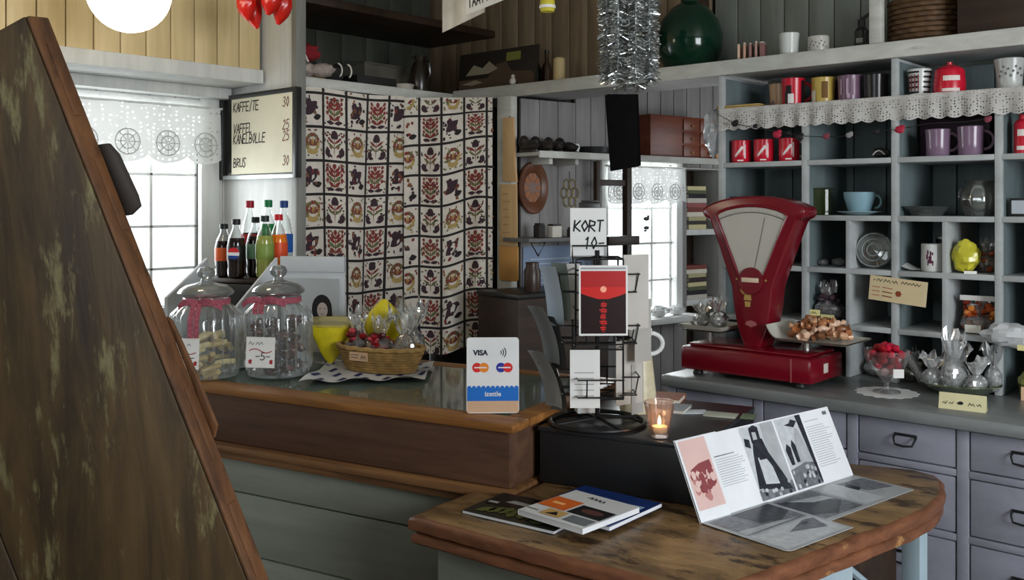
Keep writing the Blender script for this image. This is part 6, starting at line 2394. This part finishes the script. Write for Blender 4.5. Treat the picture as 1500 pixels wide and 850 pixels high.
MB().sph((0, .02, .032), (.075, .045, .034), 20, 12, None, .4, 5).build('crumpled_paper', flat('paper_bag', 200, 202, 204, .6), t, sharp=25)
MB().box((.030, -.03, -.004), (.056, -.028, .012)).build('price_tag', flat('tag_cream', 222, 214, 150), t)

# bottom row behind the goblet
bag('k', 'clear bag of green sweets in the bottom compartment behind the goblet', at(1335, 0, 3.20), .1, .045, .10, M_film, [flat('sw_grn', 110, 120, 90, .3), flat('sw_grn2', 150, 150, 130, .3)], 'sweet bags in the bottom compartments', 51, None, .6, .9, .011)
bag('k', 'clear bag of pale sweets in the bottom compartment left of the goblet', at(1284, 0, 3.22), .5, .040, .09, M_film, [flat('sw_pale', 176, 164, 140, .3)], 'sweet bags in the bottom compartments', 53, None, .6, .8, .010)

# goblet of red sweets on a doily
pg = PZ(1299, 576, ZT)
t = thing('doily', 'small white crochet doily under the goblet of red sweets', 'doily', (pg.x, pg.y, ZT + .0006))
rD = 43 / FPX * dz(576, ZT)
b = MB().lathe([(0, .0012), (rD * .7, .0012), (rD, .002), (rD, .0008), (0, .0)], n=96, fl=lambda a, z: 1 + .05 * math.cos(a * 16))
b.build('crochet_disc', flat('doily_white', 220, 222, 222, .9), t)
t = thing('sweet_goblet', 'footed glass goblet full of red sweets on the white doily', 'goblet', (pg.x, pg.y, ZT + .003), TH)
hG = 62 / FPX * dz(576, ZT)
rG = 32 / FPX * dz(576, ZT)
MB().lathe([(0, 0), (rG * .62, 0), (rG * .6, .004), (rG * .15, .012), (rG * .11, hG * .22), (rG * .3, hG * .34), (rG * .75, hG * .55), (rG * .95, hG * .8), (rG, hG), (rG * .97, hG), (rG * .9, hG * .8), (rG * .7, hG * .56), (rG * .25, hG * .38), (0, hG * .34)], n=36).build('glass', clear('goblet_glass', (.97, .97, .97), .22, .04, body=srgb(220, 220, 220), bodyamt=.03), t)
MB().box((-.006, -rG * .98, hG * .42), (.026, -rG * .98 + .0012, hG * .62)).build('price_tag', flat('tag_white', 226, 224, 220), t)
pr = []
rnd = random.Random(3)
M_gs = [flat('sweet_red', 150, 24, 34), flat('sw_crim', 190, 30, 60, .3), flat('sw_pinkw', 226, 180, 180, .3)]
for k in range(3):
    pr.append(MB().sph((0, 0, 0), (.0165, .0125, .011), 10, 7, None, .25, k).build('red_sweet', M_gs[k]))
cnt = 0
for lay in range(5):
    n_ = (3, 6, 9, 10, 7)[lay]
    R_ = rG * (.30, .50, .66, .74, .5)[lay]
    for i in range(n_):
        a = i * 2.399 + lay * .7
        rr = R_ * math.sqrt((i + .5) / n_)
        o = pr[cnt % 3 if cnt < 3 or cnt % 7 == 0 else rnd.choice((0, 1))]
        if cnt >= 3:
            o = o.copy()
            COL.objects.link(o)
        o.location = (pg.x + rr * math.cos(a), pg.y + rr * math.sin(a), ZT + .003 + hG * (.50, .64, .78, .92, 1.06)[lay])
        o.rotation_euler = (rnd.uniform(-.6, .6), rnd.uniform(-.6, .6), rnd.uniform(0, 6.28))
        tag(o, 'red or pink sweet heaped in the footed glass goblet', 'sweet', 'red sweets in the goblet')
        cnt += 1

# glass bowl of cellophane bags with a card before it
pb2 = PZ(1398, 577, ZT)
rB = .145
t = thing('glass_bowl', 'wide low glass bowl holding clear cellophane bags on the worktop', 'bowl', (pb2.x + .01, pb2.y + .025, ZT + .0006))
MB().lathe([(0, 0), (.06, 0), (.085, .010), (.115, .032), (.113, .034), (.08, .014), (0, .006)], n=40, fl=lambda a, z: 1 + .03 * math.cos(a * 14) * (z / .03)).build('bowl_glass', clear('green_glass', (.82, .88, .74), .4, .06, body=srgb(120, 130, 96), bodyamt=.15), t)
MB().tube([(.114 * math.cos(a), .114 * math.sin(a), .034) for a in [i * 2 * PI / 48 for i in range(48)]], .0025, 6, True).build('rim', clear('green_glass'), t)
M_film2 = clear('cellophane_milky', (.95, .96, .97), .55, .07, body=srgb(232, 234, 236), bodyamt=.22)
for k, (x, y, r_, h_, sd, fl_, lab) in enumerate(((-.075, -.02, .036, .10, 61, 1.3, 'crumpled clear bag at the left of the glass bowl'), (-.01, -.03, .040, .165, 62, 1.0, 'tallest clear bag in the middle of the glass bowl'), (.055, -.03, .036, .095, 63, 1.2, 'low clear bag right of the tallest in the bowl'), (.085, .03, .032, .135, 64, 1.3, 'clear bag with flared top at the right of the bowl'), (-.02, .045, .036, .12, 65, 1.2, 'clear bag at the back of the glass bowl'))):
    bag('m', lab, (pb2.x + .01 + x, pb2.y + .025 + y, ZT + .012), k * .7, r_, h_, M_film2, [flat('sw_white', 226, 226, 222, .3)], 'clear bags in the glass bowl', sd, None, fl_, .7, .008)
t = thing('empty_tube', 'clear tilted plastic tube leaning against the glass bowl', 'tube', PZ(1352, 558, ZT))
pt0, pt1 = PZ(1352, 566, ZT) + Vector((0, .0, .016)), P(1330, 522, dz(562, ZT))
MB().tube([pt0, pt1], .014, 14).build('plastic_film', M_film2, t, world=True)
MB().tube([pt1, pt1 + (pt1 - pt0).normalized() * .012], .015, 14).build('red_cap', flat('cap_crim', 150, 40, 60, .3), t, world=True)
pc_ = PZ(1409, 602, ZT)
t = thing('label_card', 'cream folded label card standing before the glass bowl', 'sign', (pc_.x, pc_.y, ZT + .0006), .12)
wc_ = 64 / FPX * dz(602, ZT)
Mc = Matrix.Rotation(-.25, 4, 'X')
MB().box((-wc_ / 2, 0, 0), (wc_ / 2, .001, .046), 0, Mc).build('front_flap', flat('card_straw', 214, 206, 164), t)
MB().box((-wc_ / 2, 0, 0), (wc_ / 2, .001, .046), 0, T(0, .024, 0) @ Matrix.Rotation(.25, 4, 'X')).build('back_flap', flat('card_straw', 214, 206, 164), t)
b = MB()
b.scrib(-wc_ * .42, .014, wc_ * .34, .009, Mc, .0016, seed=9).scrib(wc_ * .06, .014, wc_ * .34, .009, Mc, .0016, seed=4)
b.disc(-.004, .020, .007, .005, Mc, .0006)
b.build('handwriting', MATS['pen_black'], t)
pp = PZ(1497, 590, ZT)
t = thing('bagged_treats', 'yellow green bag with peach card at the right end of the worktop', 'bag of sweets', (pp.x + .02, pp.y + .08, ZT + .0006))
MB().sph((0, 0, .045), (.05, .04, .046), 16, 10, None, .3, 9).build('film', mat('olive_film', srgb(120, 122, 60), .25), t, sharp=25)
MB().box((-.03, -.05, .0), (.05, -.048, .04)).build('card', flat('tag_peach', 222, 184, 148), t)

# on top of the plate shelf, right half
t = thing('green_balloon', 'big dark green glass globe behind the tinsel on the plate shelf', 'vase', PY(1010, 80, 3.29))
t.location.z = Z1S + .001
MB().lathe([(0, 0), (.06, 0), (.10, .03), (.128, .09), (.132, .15), (.115, .21), (.075, .26), (.035, .285), (.03, .34), (.038, .36), (.034, .36), (.026, .34), (0, .3)], n=32).build('body', mat('bottle_green', srgb(10, 44, 30), .12, 0, .1, 5), t)
MB().lathe([(.036, .345), (.042, .350), (.042, .356), (.037, .360)], n=24, cap=False).build('neck_ring', mat('bottle_green', srgb(10, 44, 30), .12), t)
cc = ((206, 176, 150), (190, 150, 130), (150, 110, 104), (176, 140, 128), (130, 92, 88))
for k in range(5):
    t = thing('small_book', ['cream spined booklet at the left of the little row on the plate shelf', 'rose booklet second from the left in the little row', 'brown booklet in the middle of the little row', 'pale rose booklet fourth in the little row', 'wider dull plum booklet at the right of the little row'][k], 'book', at(1083 + k * 8.5, 6, 3.175 + .002 * k), .35, 'little row of booklets')
    w_ = .008 if k < 4 else .016
    MB().box((-w_ / 2, -.02, 0), (w_ / 2, .055, .068 + .004 * (k % 2)), .001).build('cover', flat('bk%d' % k, *cc[k]), t)
    MB().box((-w_ / 2 + .001, -.018, .0705 + .004 * (k % 2) - .002), (w_ / 2 - .001, .053, .0712 + .004 * (k % 2))).build('pages', flat('page_block', 216, 210, 198), t)
mug(1156, 6, .036, .094, 'tall white mug on the plate shelf above the lace', C_wht, 3.20, .90, handle=None)
mug(1199, 6, .036, .070, 'short white patterned mug on the plate shelf', mat('mug_offwhite', srgb(192, 188, 180), .3), 3.20, 1.0, paint=pm_rose, pm=[flat('rose_grey', 96, 98, 100)], handle=None)
t = thing('oil_lamp', 'dark metal coffee grinder shape with raised handle on the plate shelf', 'grinder', at(1262, 6, 3.20), .2)
MB().lathe([(0, 0), (.026, 0), (.028, .01), (.022, .05), (.024, .07), (.012, .085), (.012, .11), (0, .112)], n=20).build('body', M_bfr, t)
MB().tube([(0, 0, .11), (.03, 0, .13), (.05, -.01, .17), (.045, -.01, .20)], .006, 8).build('crank_arm', M_bfr, t)
MB().box((-.012, -.029, .028), (.010, -.0265, .044), .0005).build('maker_plate', flat('plate_grey', 150, 150, 146), t)
t.name = 'coffee_grinder'
t['label'] = 'dark metal hand grinder with raised crank on the plate shelf'
t = thing('brown_basket', 'dim brown woven basket on the plate shelf right of the upright', 'basket', at(1352, 6, 3.30))
b = MB()
for lay in range(9):
    z = .008 + lay * .017
    b.tube([(.105 * math.cos(a) * (1 + .02 * math.cos(a * 13 + lay * PI)), .075 * math.sin(a) * (1 + .02 * math.cos(a * 13 + lay * PI)), z) for a in [i * 2 * PI / 78 for i in range(78)]], .009, 5, True)
b.build('weave', mat('dark_wicker', srgb(92, 66, 40), .7, 0, .3, 40, .3), t)
MB().tube([(.108 * math.cos(a), .078 * math.sin(a), .16) for a in [i * 2 * PI / 48 for i in range(48)]], .010, 6, True).build('rim', mat('dark_wicker', srgb(92, 66, 40), .7), t)
t = thing('dark_chest', 'very dark wooden chest on the plate shelf at the right edge', 'chest', at(1470, 6, 3.30))
MB().box((-.11, -.10, 0), (.20, .10, .20), .005).build('body', M_dkwood, t)
MB().box((-.115, -.105, .201), (.205, .105, .24), .008).build('lid', M_dkwood, t)

# ------------------------------------------------------------------ tinsel and black cloth hanging before the plate shelf
dt = 3.28
pt = P(921, 128, dt)
zt0 = CAMZ + (300 + 75) / FPX * dt
t = thing('tinsel_garland', 'thick bunch of silver tinsel hanging from above the plate shelf', 'garland', (pt.x, pt.y, pt.z))
M_tin = [mat('silver_tinsel', (.80, .82, .82), .22, 1.0, .1, 30), mat('silver_dim', (.42, .44, .44), .3, 1.0, .1, 30)]
rnd = random.Random(77)
top_ = zt0 - pt.z
for k in range(9):
    a = k * 2 * PI / 8
    cx, cy = (0, 0) if k == 8 else (.084 * math.cos(a), .062 * math.sin(a))
    zl = rnd.uniform(0, .03)
    b = MB()
    b.m(1).tube([(cx, cy, zl + .02), (cx, cy, top_)], .004, 5)
    n_ = 1000
    for i in range(n_):
        z = zl + (top_ - zl) * i / n_
        az = rnd.uniform(0, 6.283)
        L = rnd.uniform(.022, .038)
        dr = Vector((math.cos(az), math.sin(az), rnd.uniform(-.75, .25)))
        p0 = Vector((cx, cy, z))
        p1 = p0 + dr * L
        s_ = dr.cross(Vector((rnd.uniform(-1, 1), rnd.uniform(-1, 1), rnd.uniform(-1, 1)))).normalized() * .0017
        b.m(0 if i % 3 else 1).face([p0 - s_, p0 + s_, p1 + s_, p1 - s_])
    b.build('tinsel_strand', M_tin, t, smooth=False)
MB().tube([(0, 0, top_ - .01), (0, 0, 2.72 - pt.z)], .003, 5).tube([(.08 * math.cos(i * PI / 4), .064 * math.sin(i * PI / 4), top_ - .005) for i in range(8)], .003, 5, True).build('hanging_wire', M_wire, t)
p = PY(911, 250, YC - .03)
t = thing('black_cloth', 'black cloth bag hanging from the plate shelf under the tinsel', 'cloth', p)


def fn(u, v):
    X = 886 + u * 46 + v * (14 + 4 * (1 - u)) * 1.0 - (0 if u > .5 else v * 0)
    Y = 139 + v * (112 - 7 * u)
    q_ = PY(X - v * 10 * (1 - u) + v * u * -10, Y, YC - .030 - .010 * math.sin(u * PI))
    return q_


MB().grid(fn, 10, 14).build('front_fold', mat('black_felt', (.006, .006, .0065), .9, 0, .2, 30, 0, .1), t, world=True, sharp=80)
MB().grid(lambda u, v: fn(u, v) + Vector((0, .014, .004)), 10, 14).build('rear_fold', mat('black_felt', (.010, .010, .011), .85), t, world=True, sharp=80)
# ------------------------------------------------------------------ alcove: wall shelf, drawers box, plate, rack, books
def am(X, Y, off):                  # point in front of the alcove wall seen at a picture position
    s, z = AZ(X, Y, off)
    return Vector((s, -off, z))


def athing(name, label, cat, v, group=None, turn=0.0):
    return thing(name, label, cat, MA @ v, ARZ + turn, group)


sL, zA = AZ(772, 224, .12)
sR, _ = AZ(1052, 232, .12)
zsh = AZ(905, 229, .12)[1]
t = athing('alcove_shelf', 'pale wall shelf over the alcove window', 'shelf', Vector(((sL + sR) / 2, 0, zsh)))
sR = min(sR, AL - .02)
L = sR - sL
MB().box((-L / 2, -.20, -.016), (L / 2, -.017, .0)).box((-L / 2, -.205, -.026), (L / 2, -.195, .004), .002).build('board', M_offw, t)
for x in (-L * .3, -L * .42):
    MB().box((x - .01, -.16, -.05), (x + .01, -.017, -.0165), .002).build('bracket', M_offw, t)


def on_shelf(X, off=.10):
    s, _ = AS(X, off)
    return Vector((s, -off, zsh + .001))


M_shoe = mat('dark_leather', srgb(34, 28, 26), .4)
for k, X in enumerate((772, 790, 808, 826)):
    t = athing('dark_shoe', ['old dark shoe at the left end of the alcove shelf', 'second old dark shoe from the left on the alcove shelf', 'third old dark shoe from the left on the alcove shelf', 'old dark shoe nearest the small white pot on the alcove shelf'][k], 'shoe', on_shelf(X, .11), 'old shoes on the alcove shelf', .12 if k % 2 else -.1)
    b = MB().sph((0, -.02, .024), (.024, .06, .026), 14, 9, None, .2, k)
    b.sph((0, .026, .044), (.021, .028, .030), 12, 8)
    b.build('upper', M_shoe, t)
    MB().prism([(.025 * math.cos(a), -.015 + .065 * math.sin(a)) for a in [i * 2 * PI / 20 for i in range(20)]], 0, .008).build('sole', M_bfr, t)
t = athing('white_pot', 'small white pot on the alcove shelf between the dark shoes', 'pot', on_shelf(840, .12))
MB().lathe([(0, 0), (.022, 0), (.03, .03), (.026, .045), (.022, .045), (0, .01)], n=20).build('body', flat('jug_white', 226, 228, 226), t)
t = athing('iron_pan', 'low dark iron pan on the alcove shelf left of the black cloth', 'pan', on_shelf(868, .11))
MB().lathe([(0, 0), (.075, 0), (.085, .035), (.080, .035), (.07, .006), (0, .006)], n=28).build('body', M_black, t)
MB().tube([(-.08, 0, .028), (-.16, -.01, .04)], .007, 8).build('handle', M_black, t)
pl, pr_ = on_shelf(938, .10), on_shelf(1034, .10)
wB = pr_.x - pl.x
hB = AZ(990, 170, .17)[1] - zsh
t = athing('spice_chest', 'red brown wooden chest of small carved drawers over the alcove window', 'chest', Vector(((pl.x + pr_.x) / 2, -.10, zsh + .001)))
M_chest = wood('chest_red_brown', srgb(96, 44, 26), srgb(136, 70, 44), (1, 10, 10), .4, .15)
MB().box((-wB / 2, -.065, 0), (wB / 2, .075, hB), .003).build('carcass', M_chest, t)
for r_ in range(3):
    for c_ in range(2):
        x0_, x1_ = -wB * .02 + c_ * wB * .26, -wB * .02 + (c_ + 1) * wB * .26 - .006
        z0_ = .008 + r_ * (hB - .01) / 3
        d_ = MB().box((x0_, -.071, z0_), (x1_, -.0655, z0_ + (hB - .01) / 3 - .008), .002).build('small_drawer', M_chest, t)
        MB().sph(((x0_ + x1_) / 2, -.076, z0_ + .022), .006, 8, 6).build('knob', mat('brass', (.6, .42, .16), .3, .9), d_)
t = athing('pale_box', 'small pale wooden box right of the red brown chest', 'box', on_shelf(1043, .13))
MB().box((-.035, -.03, 0), (.035, .03, .045), .002).build('body', flat('pale_pine', 196, 160, 116), t)
MB().box((-.037, -.032, .0455), (.037, .032, .058), .002).build('lid', flat('pale_pine', 196, 160, 116), t)

v = am(779, 275, .02)
rr = .118
t = athing('carved_plate', 'brown carved wooden plate hanging on the alcove wall', 'plate', v)
Mp_ = T(0, .003, 0) @ Matrix.Rotation(PI / 2, 4, 'X')
MB().lathe([(0, .008), (rr * .55, .008), (rr * .62, .014), (rr * .95, .022), (rr, .018), (rr * .98, .004), (0, 0)], n=40, M=Mp_, sx=.72, sy=1.0).build('dish', wood('plate_brown', srgb(72, 40, 24), srgb(112, 66, 40), (8, 8, 1), .35, .2), t)
b = MB()
for i in range(10):
    a = i * 2 * PI / 10
    b.poly(petal(.2 * rr * .7 * math.cos(a), .2 * rr * math.sin(a), math.atan2(math.sin(a), .72 * math.cos(a)), rr * .40, rr * .07), T(0, .003, 0), .009 + i * .00003)
b.build('carved_rosette', flat('rosette', 150, 96, 62), t)
MB().tube([(0, -.002, rr), (0, .006, rr + .02)], .0015).build('hanging_cord', M_bfr, t)
v = am(835, 283, .02)
t = athing('hanging_trivet', 'pale metal openwork ornament on the alcove wall right of the carved plate', 'ornament', v)
b = MB()
for i in range(6):
    a = i * PI / 3
    b.tube([(.034 * math.cos(a) + .02 * math.cos(q_), 0, .045 * math.sin(a) + .024 * math.sin(q_)) for q_ in [j * PI / 6 for j in range(12)]], .003, 5, True)
b.tube([(.018 * math.cos(q_), 0, .022 * math.sin(q_)) for q_ in [j * PI / 6 for j in range(12)]], .003, 5, True)
b.build('openwork', mat('tarnished_brass', srgb(170, 156, 110), .3, .7), t)
MB().tube([(0, .0, .065), (0, .003, .10)], .0015).build('hook_wire', M_bfr, t)

# dark ladder-like rack in front of the window, with its small shelf
zr0 = AZ(850, 349, .15)[1]
s0, _ = AS(764, .15)
s1, _ = AS(923, .15)
t = athing('dark_rack', 'dark wooden rack with post, rail and small shelf left of the alcove window', 'rack', Vector(((s0 + s1) / 2, -.15, zr0)))
L = s1 - s0
MB().box((-L / 2, -.05, -.010), (L / 2, .13, .006), .002).build('shelf_board', wood('rack_grey', srgb(92, 92, 92), srgb(118, 118, 118), (1, 8, 8), .5, .1), t)
zt2 = AZ(920, 238, .15)[1] - zr0
xpost = L / 2 - .02
MB().box((xpost - .016, -.016, -1.0 * zr0 + .001), (xpost + .016, .016, zt2), .002).build('post', M_dkwood, t)
xl = AS(874, .15)[0] - (s0 + s1) / 2
MB().box((xl - .010, -.012, -zr0 + .001), (xl + .010, .012, zt2), .002).build('rear_post', M_dkwood, t)
zr2 = AZ(900, 268, .15)[1] - zr0
MB().box((xl + .011, -.009, zr2 - .014), (xpost - .017, .009, zr2 + .014), .002).build('rail', M_dkwood, t)
zr3 = AZ(900, 352, .15)[1] - zr0
MB().box((xl + .011, -.069, zr3 - .02), (xpost + .012, -.051, zr3 + .02), .002).build('front_rail', M_dkwood, t)
for X, w_, h_, c, nm, lab in ((790, .035, .055, (44, 40, 38), 'dark_canister', 'dark canister at the left of the small rack shelf'), (812, .055, .05, (206, 200, 190), 'white_radio', 'white and dark little box on the small rack shelf'), (838, .03, .035, (70, 62, 54), 'brown_canister', 'low brown canister on the small rack shelf')):
    s_, _ = AS(X, .15)
    t2 = athing(nm, lab, 'canister' if 'can' in nm else 'box', Vector((s_, -.15, zr0 + .007)))
    MB().box((-w_ / 2, -.02, 0), (w_ / 2, .02, h_), .003).build('body', flat('c_' + nm, *c), t2)
    MB().box((-w_ / 2 + .004, -.018, h_ + .0005), (w_ / 2 - .004, .018, h_ + .008), .002).build('lid', M_bfr, t2)
v = am(782, 362, .20)
t = athing('metal_bracket', 'dark triangular iron bracket under the small rack shelf', 'bracket', Vector((AS(783, .18)[0], -.204, zr0 - .012)))
b = MB().tube([(-.04, 0, 0), (.04, 0, 0), (0, 0, -.055)], .004, 6, True)
b.build('bracket_wire', M_black, t)
v0, v1 = am(768, 440, .03), am(868, 358, .03)
t = athing('blue_poster', 'pale blue sheet pinned on the alcove wall below the rack shelf', 'poster', Vector(((v0.x + v1.x) / 2, -.018, v0.z)))
w_ = v1.x - v0.x
MB().box((-w_ / 2, -.004, 0), (w_ / 2, -.002, v1.z - v0.z)).build('sheet', flat('poster_blue', 132, 150, 176), t)
b = MB()
for i in range(7):
    b.rect(-w_ * .4, (v1.z - v0.z) * (.2 + i * .09), w_ * (.3 - .05 * (i % 3)), (v1.z - v0.z) * (.2 + i * .09) + .006, T(0, -.004, 0), .0006)
b.build('printed_lines', flat('poster_line', 176, 188, 204), t)
# dark stove-like pile behind the card rack
v = am(800, 470, .25)
t = athing('dark_cabinet', 'dark low cabinet in the alcove behind the card rack', 'cabinet', Vector((AS(815, .25)[0], -.22, 0)))
zc = AZ(800, 425, .25)[1]
MB().box((-.28, -.12, .0), (.22, .15, zc - .02), .004).build('carcass', M_dkwood, t)
MB().box((-.29, -.13, zc - .0195), (.23, .15, zc), .004).build('top', M_bfr, t)
for k, (x, y, r_, h_, c) in enumerate(((-.15, -.05, .035, .12, (60, 44, 36)), (-.02, -.06, .04, .09, (96, 88, 80)), (.10, -.04, .035, .11, (44, 40, 44)))):
    t2 = thing('stoneware_crock', ['brown stoneware crock at the left on the dark alcove cabinet', 'grey stoneware crock in the middle of the dark alcove cabinet', 'dark stoneware crock at the right on the dark alcove cabinet'][k], 'crock', t.matrix_basis @ Vector((x, y, zc + .001)), ARZ, 'crocks on the dark cabinet')
    MB().lathe([(0, 0), (r_ * .9, 0), (r_, .01), (r_, h_ * .7), (r_ * .75, h_ * .85), (r_ * .8, h_), (r_ * .7, h_), (0, h_ * .8)], n=20).build('body', mat('crock%d' % k, srgb(*c), .35), t2)

# window hanging ornament
s_, z_ = AZ(947, 328, .03)
t = athing('window_ornament', 'little dark hanging bird ornament against the alcove window', 'ornament', Vector((s_, -.03, z_)))
b = MB().sph((0, 0, .025), (.022, .005, .010), 10, 7).sph((.012, 0, .036), (.008, .005, .007), 8, 6)
b.sph((0, 0, -.020), (.020, .005, .009), 10, 7).sph((-.008, 0, -.034), (.012, .004, .005), 8, 6)
b.build('birds', M_bfr, t)
MB().tube([(0, 0, .04), (0, 0, az1 - z_)], .0008, 4).tube([(0, 0, .018), (0, 0, -.012)], .0008, 4).build('thread', M_bfr, t)

# white bookcase right of the window
bx0, bx1 = bk0 + .002, bk1 - .002
t = athing('bookcase', 'white bookcase of stacked books between the alcove window and the mug cabinet', 'bookcase', Vector(((bx0 + bx1) / 2, .105, 0)))
hw_ = (bx1 - bx0) / 2
zs_ = [AZ(1030, y, 0)[1] for y in (438, 336, 240)]
for x in (-hw_, hw_ - .018):
    MB().box((x, -.10, 0), (x + .018, .10, zsh - .035), .002).build('side_panel', M_white, t)
for z in zs_:
    MB().box((-hw_ + .018, -.10, z - .03), (hw_ - .018, .10, z), .002).build('shelf_board', M_white, t)
MB().box((-hw_ + .018, .088, 0), (hw_ - .018, .10, zsh - .03)).build('back_panel', M_dkwood, t)
rnd = random.Random(6)
spn = ((206, 196, 150), (176, 170, 130), (120, 60, 52), (196, 190, 180), (90, 96, 70), (60, 52, 50), (214, 208, 190), (150, 84, 84), (40, 38, 42))
for lv, z0_, n_ in (('upper', zs_[1], 10), ('lower', zs_[0], 8)):
    z = z0_ + .001
    for i in range(n_):
        th_ = rnd.uniform(.016, .026)
        if z + th_ > z0_ + .26:
            break
        c = spn[(i * 5 + (3 if lv == 'lower' else 0)) % 9]
        ordn = ('bottom', 'second', 'third', 'fourth', 'fifth', 'sixth', 'seventh', 'eighth', 'ninth', 'tenth')[i]
        t2 = thing('stacked_book', '%s book from below in the %s stack of the white bookcase' % (ordn, lv) if i else 'lowest book in the %s stack of the white bookcase' % lv, 'book', t.matrix_basis @ Vector((-hw_ * .30, -.02, z)), ARZ + rnd.uniform(-.06, .06), 'books stacked in the white bookcase')
        w_ = hw_ * rnd.uniform(.88, 1.0)
        b = MB().box((-w_ / 2, -.075, 0), (w_ / 2, .075, .002)).box((-w_ / 2, -.075, th_ - .002), (w_ / 2, .075, th_)).box((-w_ / 2, -.075, .002), (w_ / 2, -.073, th_ - .002))
        b.build('cover', flat('spine_%d' % ((i * 5 + (3 if lv == 'lower' else 0)) % 9), *c), t2)
        MB().box((-w_ / 2 + .003, -.0725, .0022), (w_ / 2 - .003, .073, th_ - .0022)).build('pages', flat('page_block', 216, 210, 198), t2)
        z += th_ + .0008

# window sill odds: glass birds and papers
for k, (X, r_, lab) in enumerate(((965, .05, 'left clear wrapped parcel on the alcove window sill'), (990, .045, 'right clear wrapped parcel on the alcove window sill'))):
    s_, _ = AS(X, .10)
    t = athing('wrapped_parcel', lab, 'parcel', Vector((s_, -.10, az0 + .001)), 'parcels on the alcove sill')
    MB().sph((0, 0, r_ * .55), (r_ * 1.2, r_ * .8, r_ * .55), 14, 9, None, .35, k).build('wrapping', M_film2, t, sharp=20)
    MB().box((-r_ * .6, -r_ * .3, .004), (r_ * .6, r_ * .3, r_ * .6), .004).build('contents', flat('tag_white', 226, 224, 220), t)

# light wooden boards hanging on the pale post
p = PY(745, 268, 3.07)
t = thing('wooden_batten', 'light wooden batten hanging high on the pale post by the curtain', 'board', (PY(746, 220, 3.074).x, 3.074, PY(746, 265, 3.07).z))
M_pine = wood('pine_pale', srgb(186, 150, 104), srgb(206, 172, 126), (8, 8, 1), .5, .1)
h_ = PY(746, 172, 3.074).z - PY(746, 265, 3.074).z
MB().prism([(-.036, 0), (.043, -.008), (.032, h_ * .4), (.026, h_), (-.036, h_)], -.008, .003, Matrix.Rotation(PI / 2, 4, 'X'), .001).build('board', M_pine, t)
MB().tube([(-.004, 0, h_ - .015), (-.004, .008, h_ + .006)], .002).build('hanging_nail', M_black, t)
p = PY(744, 412, 3.07)
t = thing('wooden_strip', 'wider ochre wooden strip hanging low on the pale post by the curtain', 'board', (PY(744, 412, 3.074).x, 3.078, p.z))
h2 = PY(744, 270, 3.074).z - p.z
b = MB().prism([(-.054, .01), (-.044, 0), (.048, 0), (.056, .01), (.056, h2 * .36), (-.054, h2 * .36)], -.004, .003, Matrix.Rotation(PI / 2, 4, 'X'), .001)
b.build('lower_board', flat('ochre_board', 190, 140, 78), t)
MB().prism([(-.050, h2 * .365), (.053, h2 * .365), (.049, h2), (-.047, h2)], -.003, .003, Matrix.Rotation(PI / 2, 4, 'X'), .001).build('upper_board', M_pine, t)
b = MB()
for i in range(7):
    b.line([(-.03, h2 * (.42 + i * .08)), (.0 + .012 * (i % 2), h2 * (.42 + i * .08))], .002, T(0, -.003, 0), .0006)
b.build('faded_marks', flat('faded_mark', 130, 96, 60), t)
# dark apron shape next to the post
t = athing('plastic_bag', 'clear plastic bag hanging at the left side of the mug cabinet', 'bag', Vector((0, 0, 0)))
t.location = (XU[0] - .045, YC + .03, 1.66)
t.rotation_euler = (0, 0, 0)
MB().sph((0, 0, .06), (.030, .05, .085), 16, 12, None, .4, 12).build('film', M_film2, t, sharp=20)
MB().tube([(0, 0, .14), (.03, .0, .16), (.034, 0, .17)], .002).build('hanging_loop', M_wire, t)
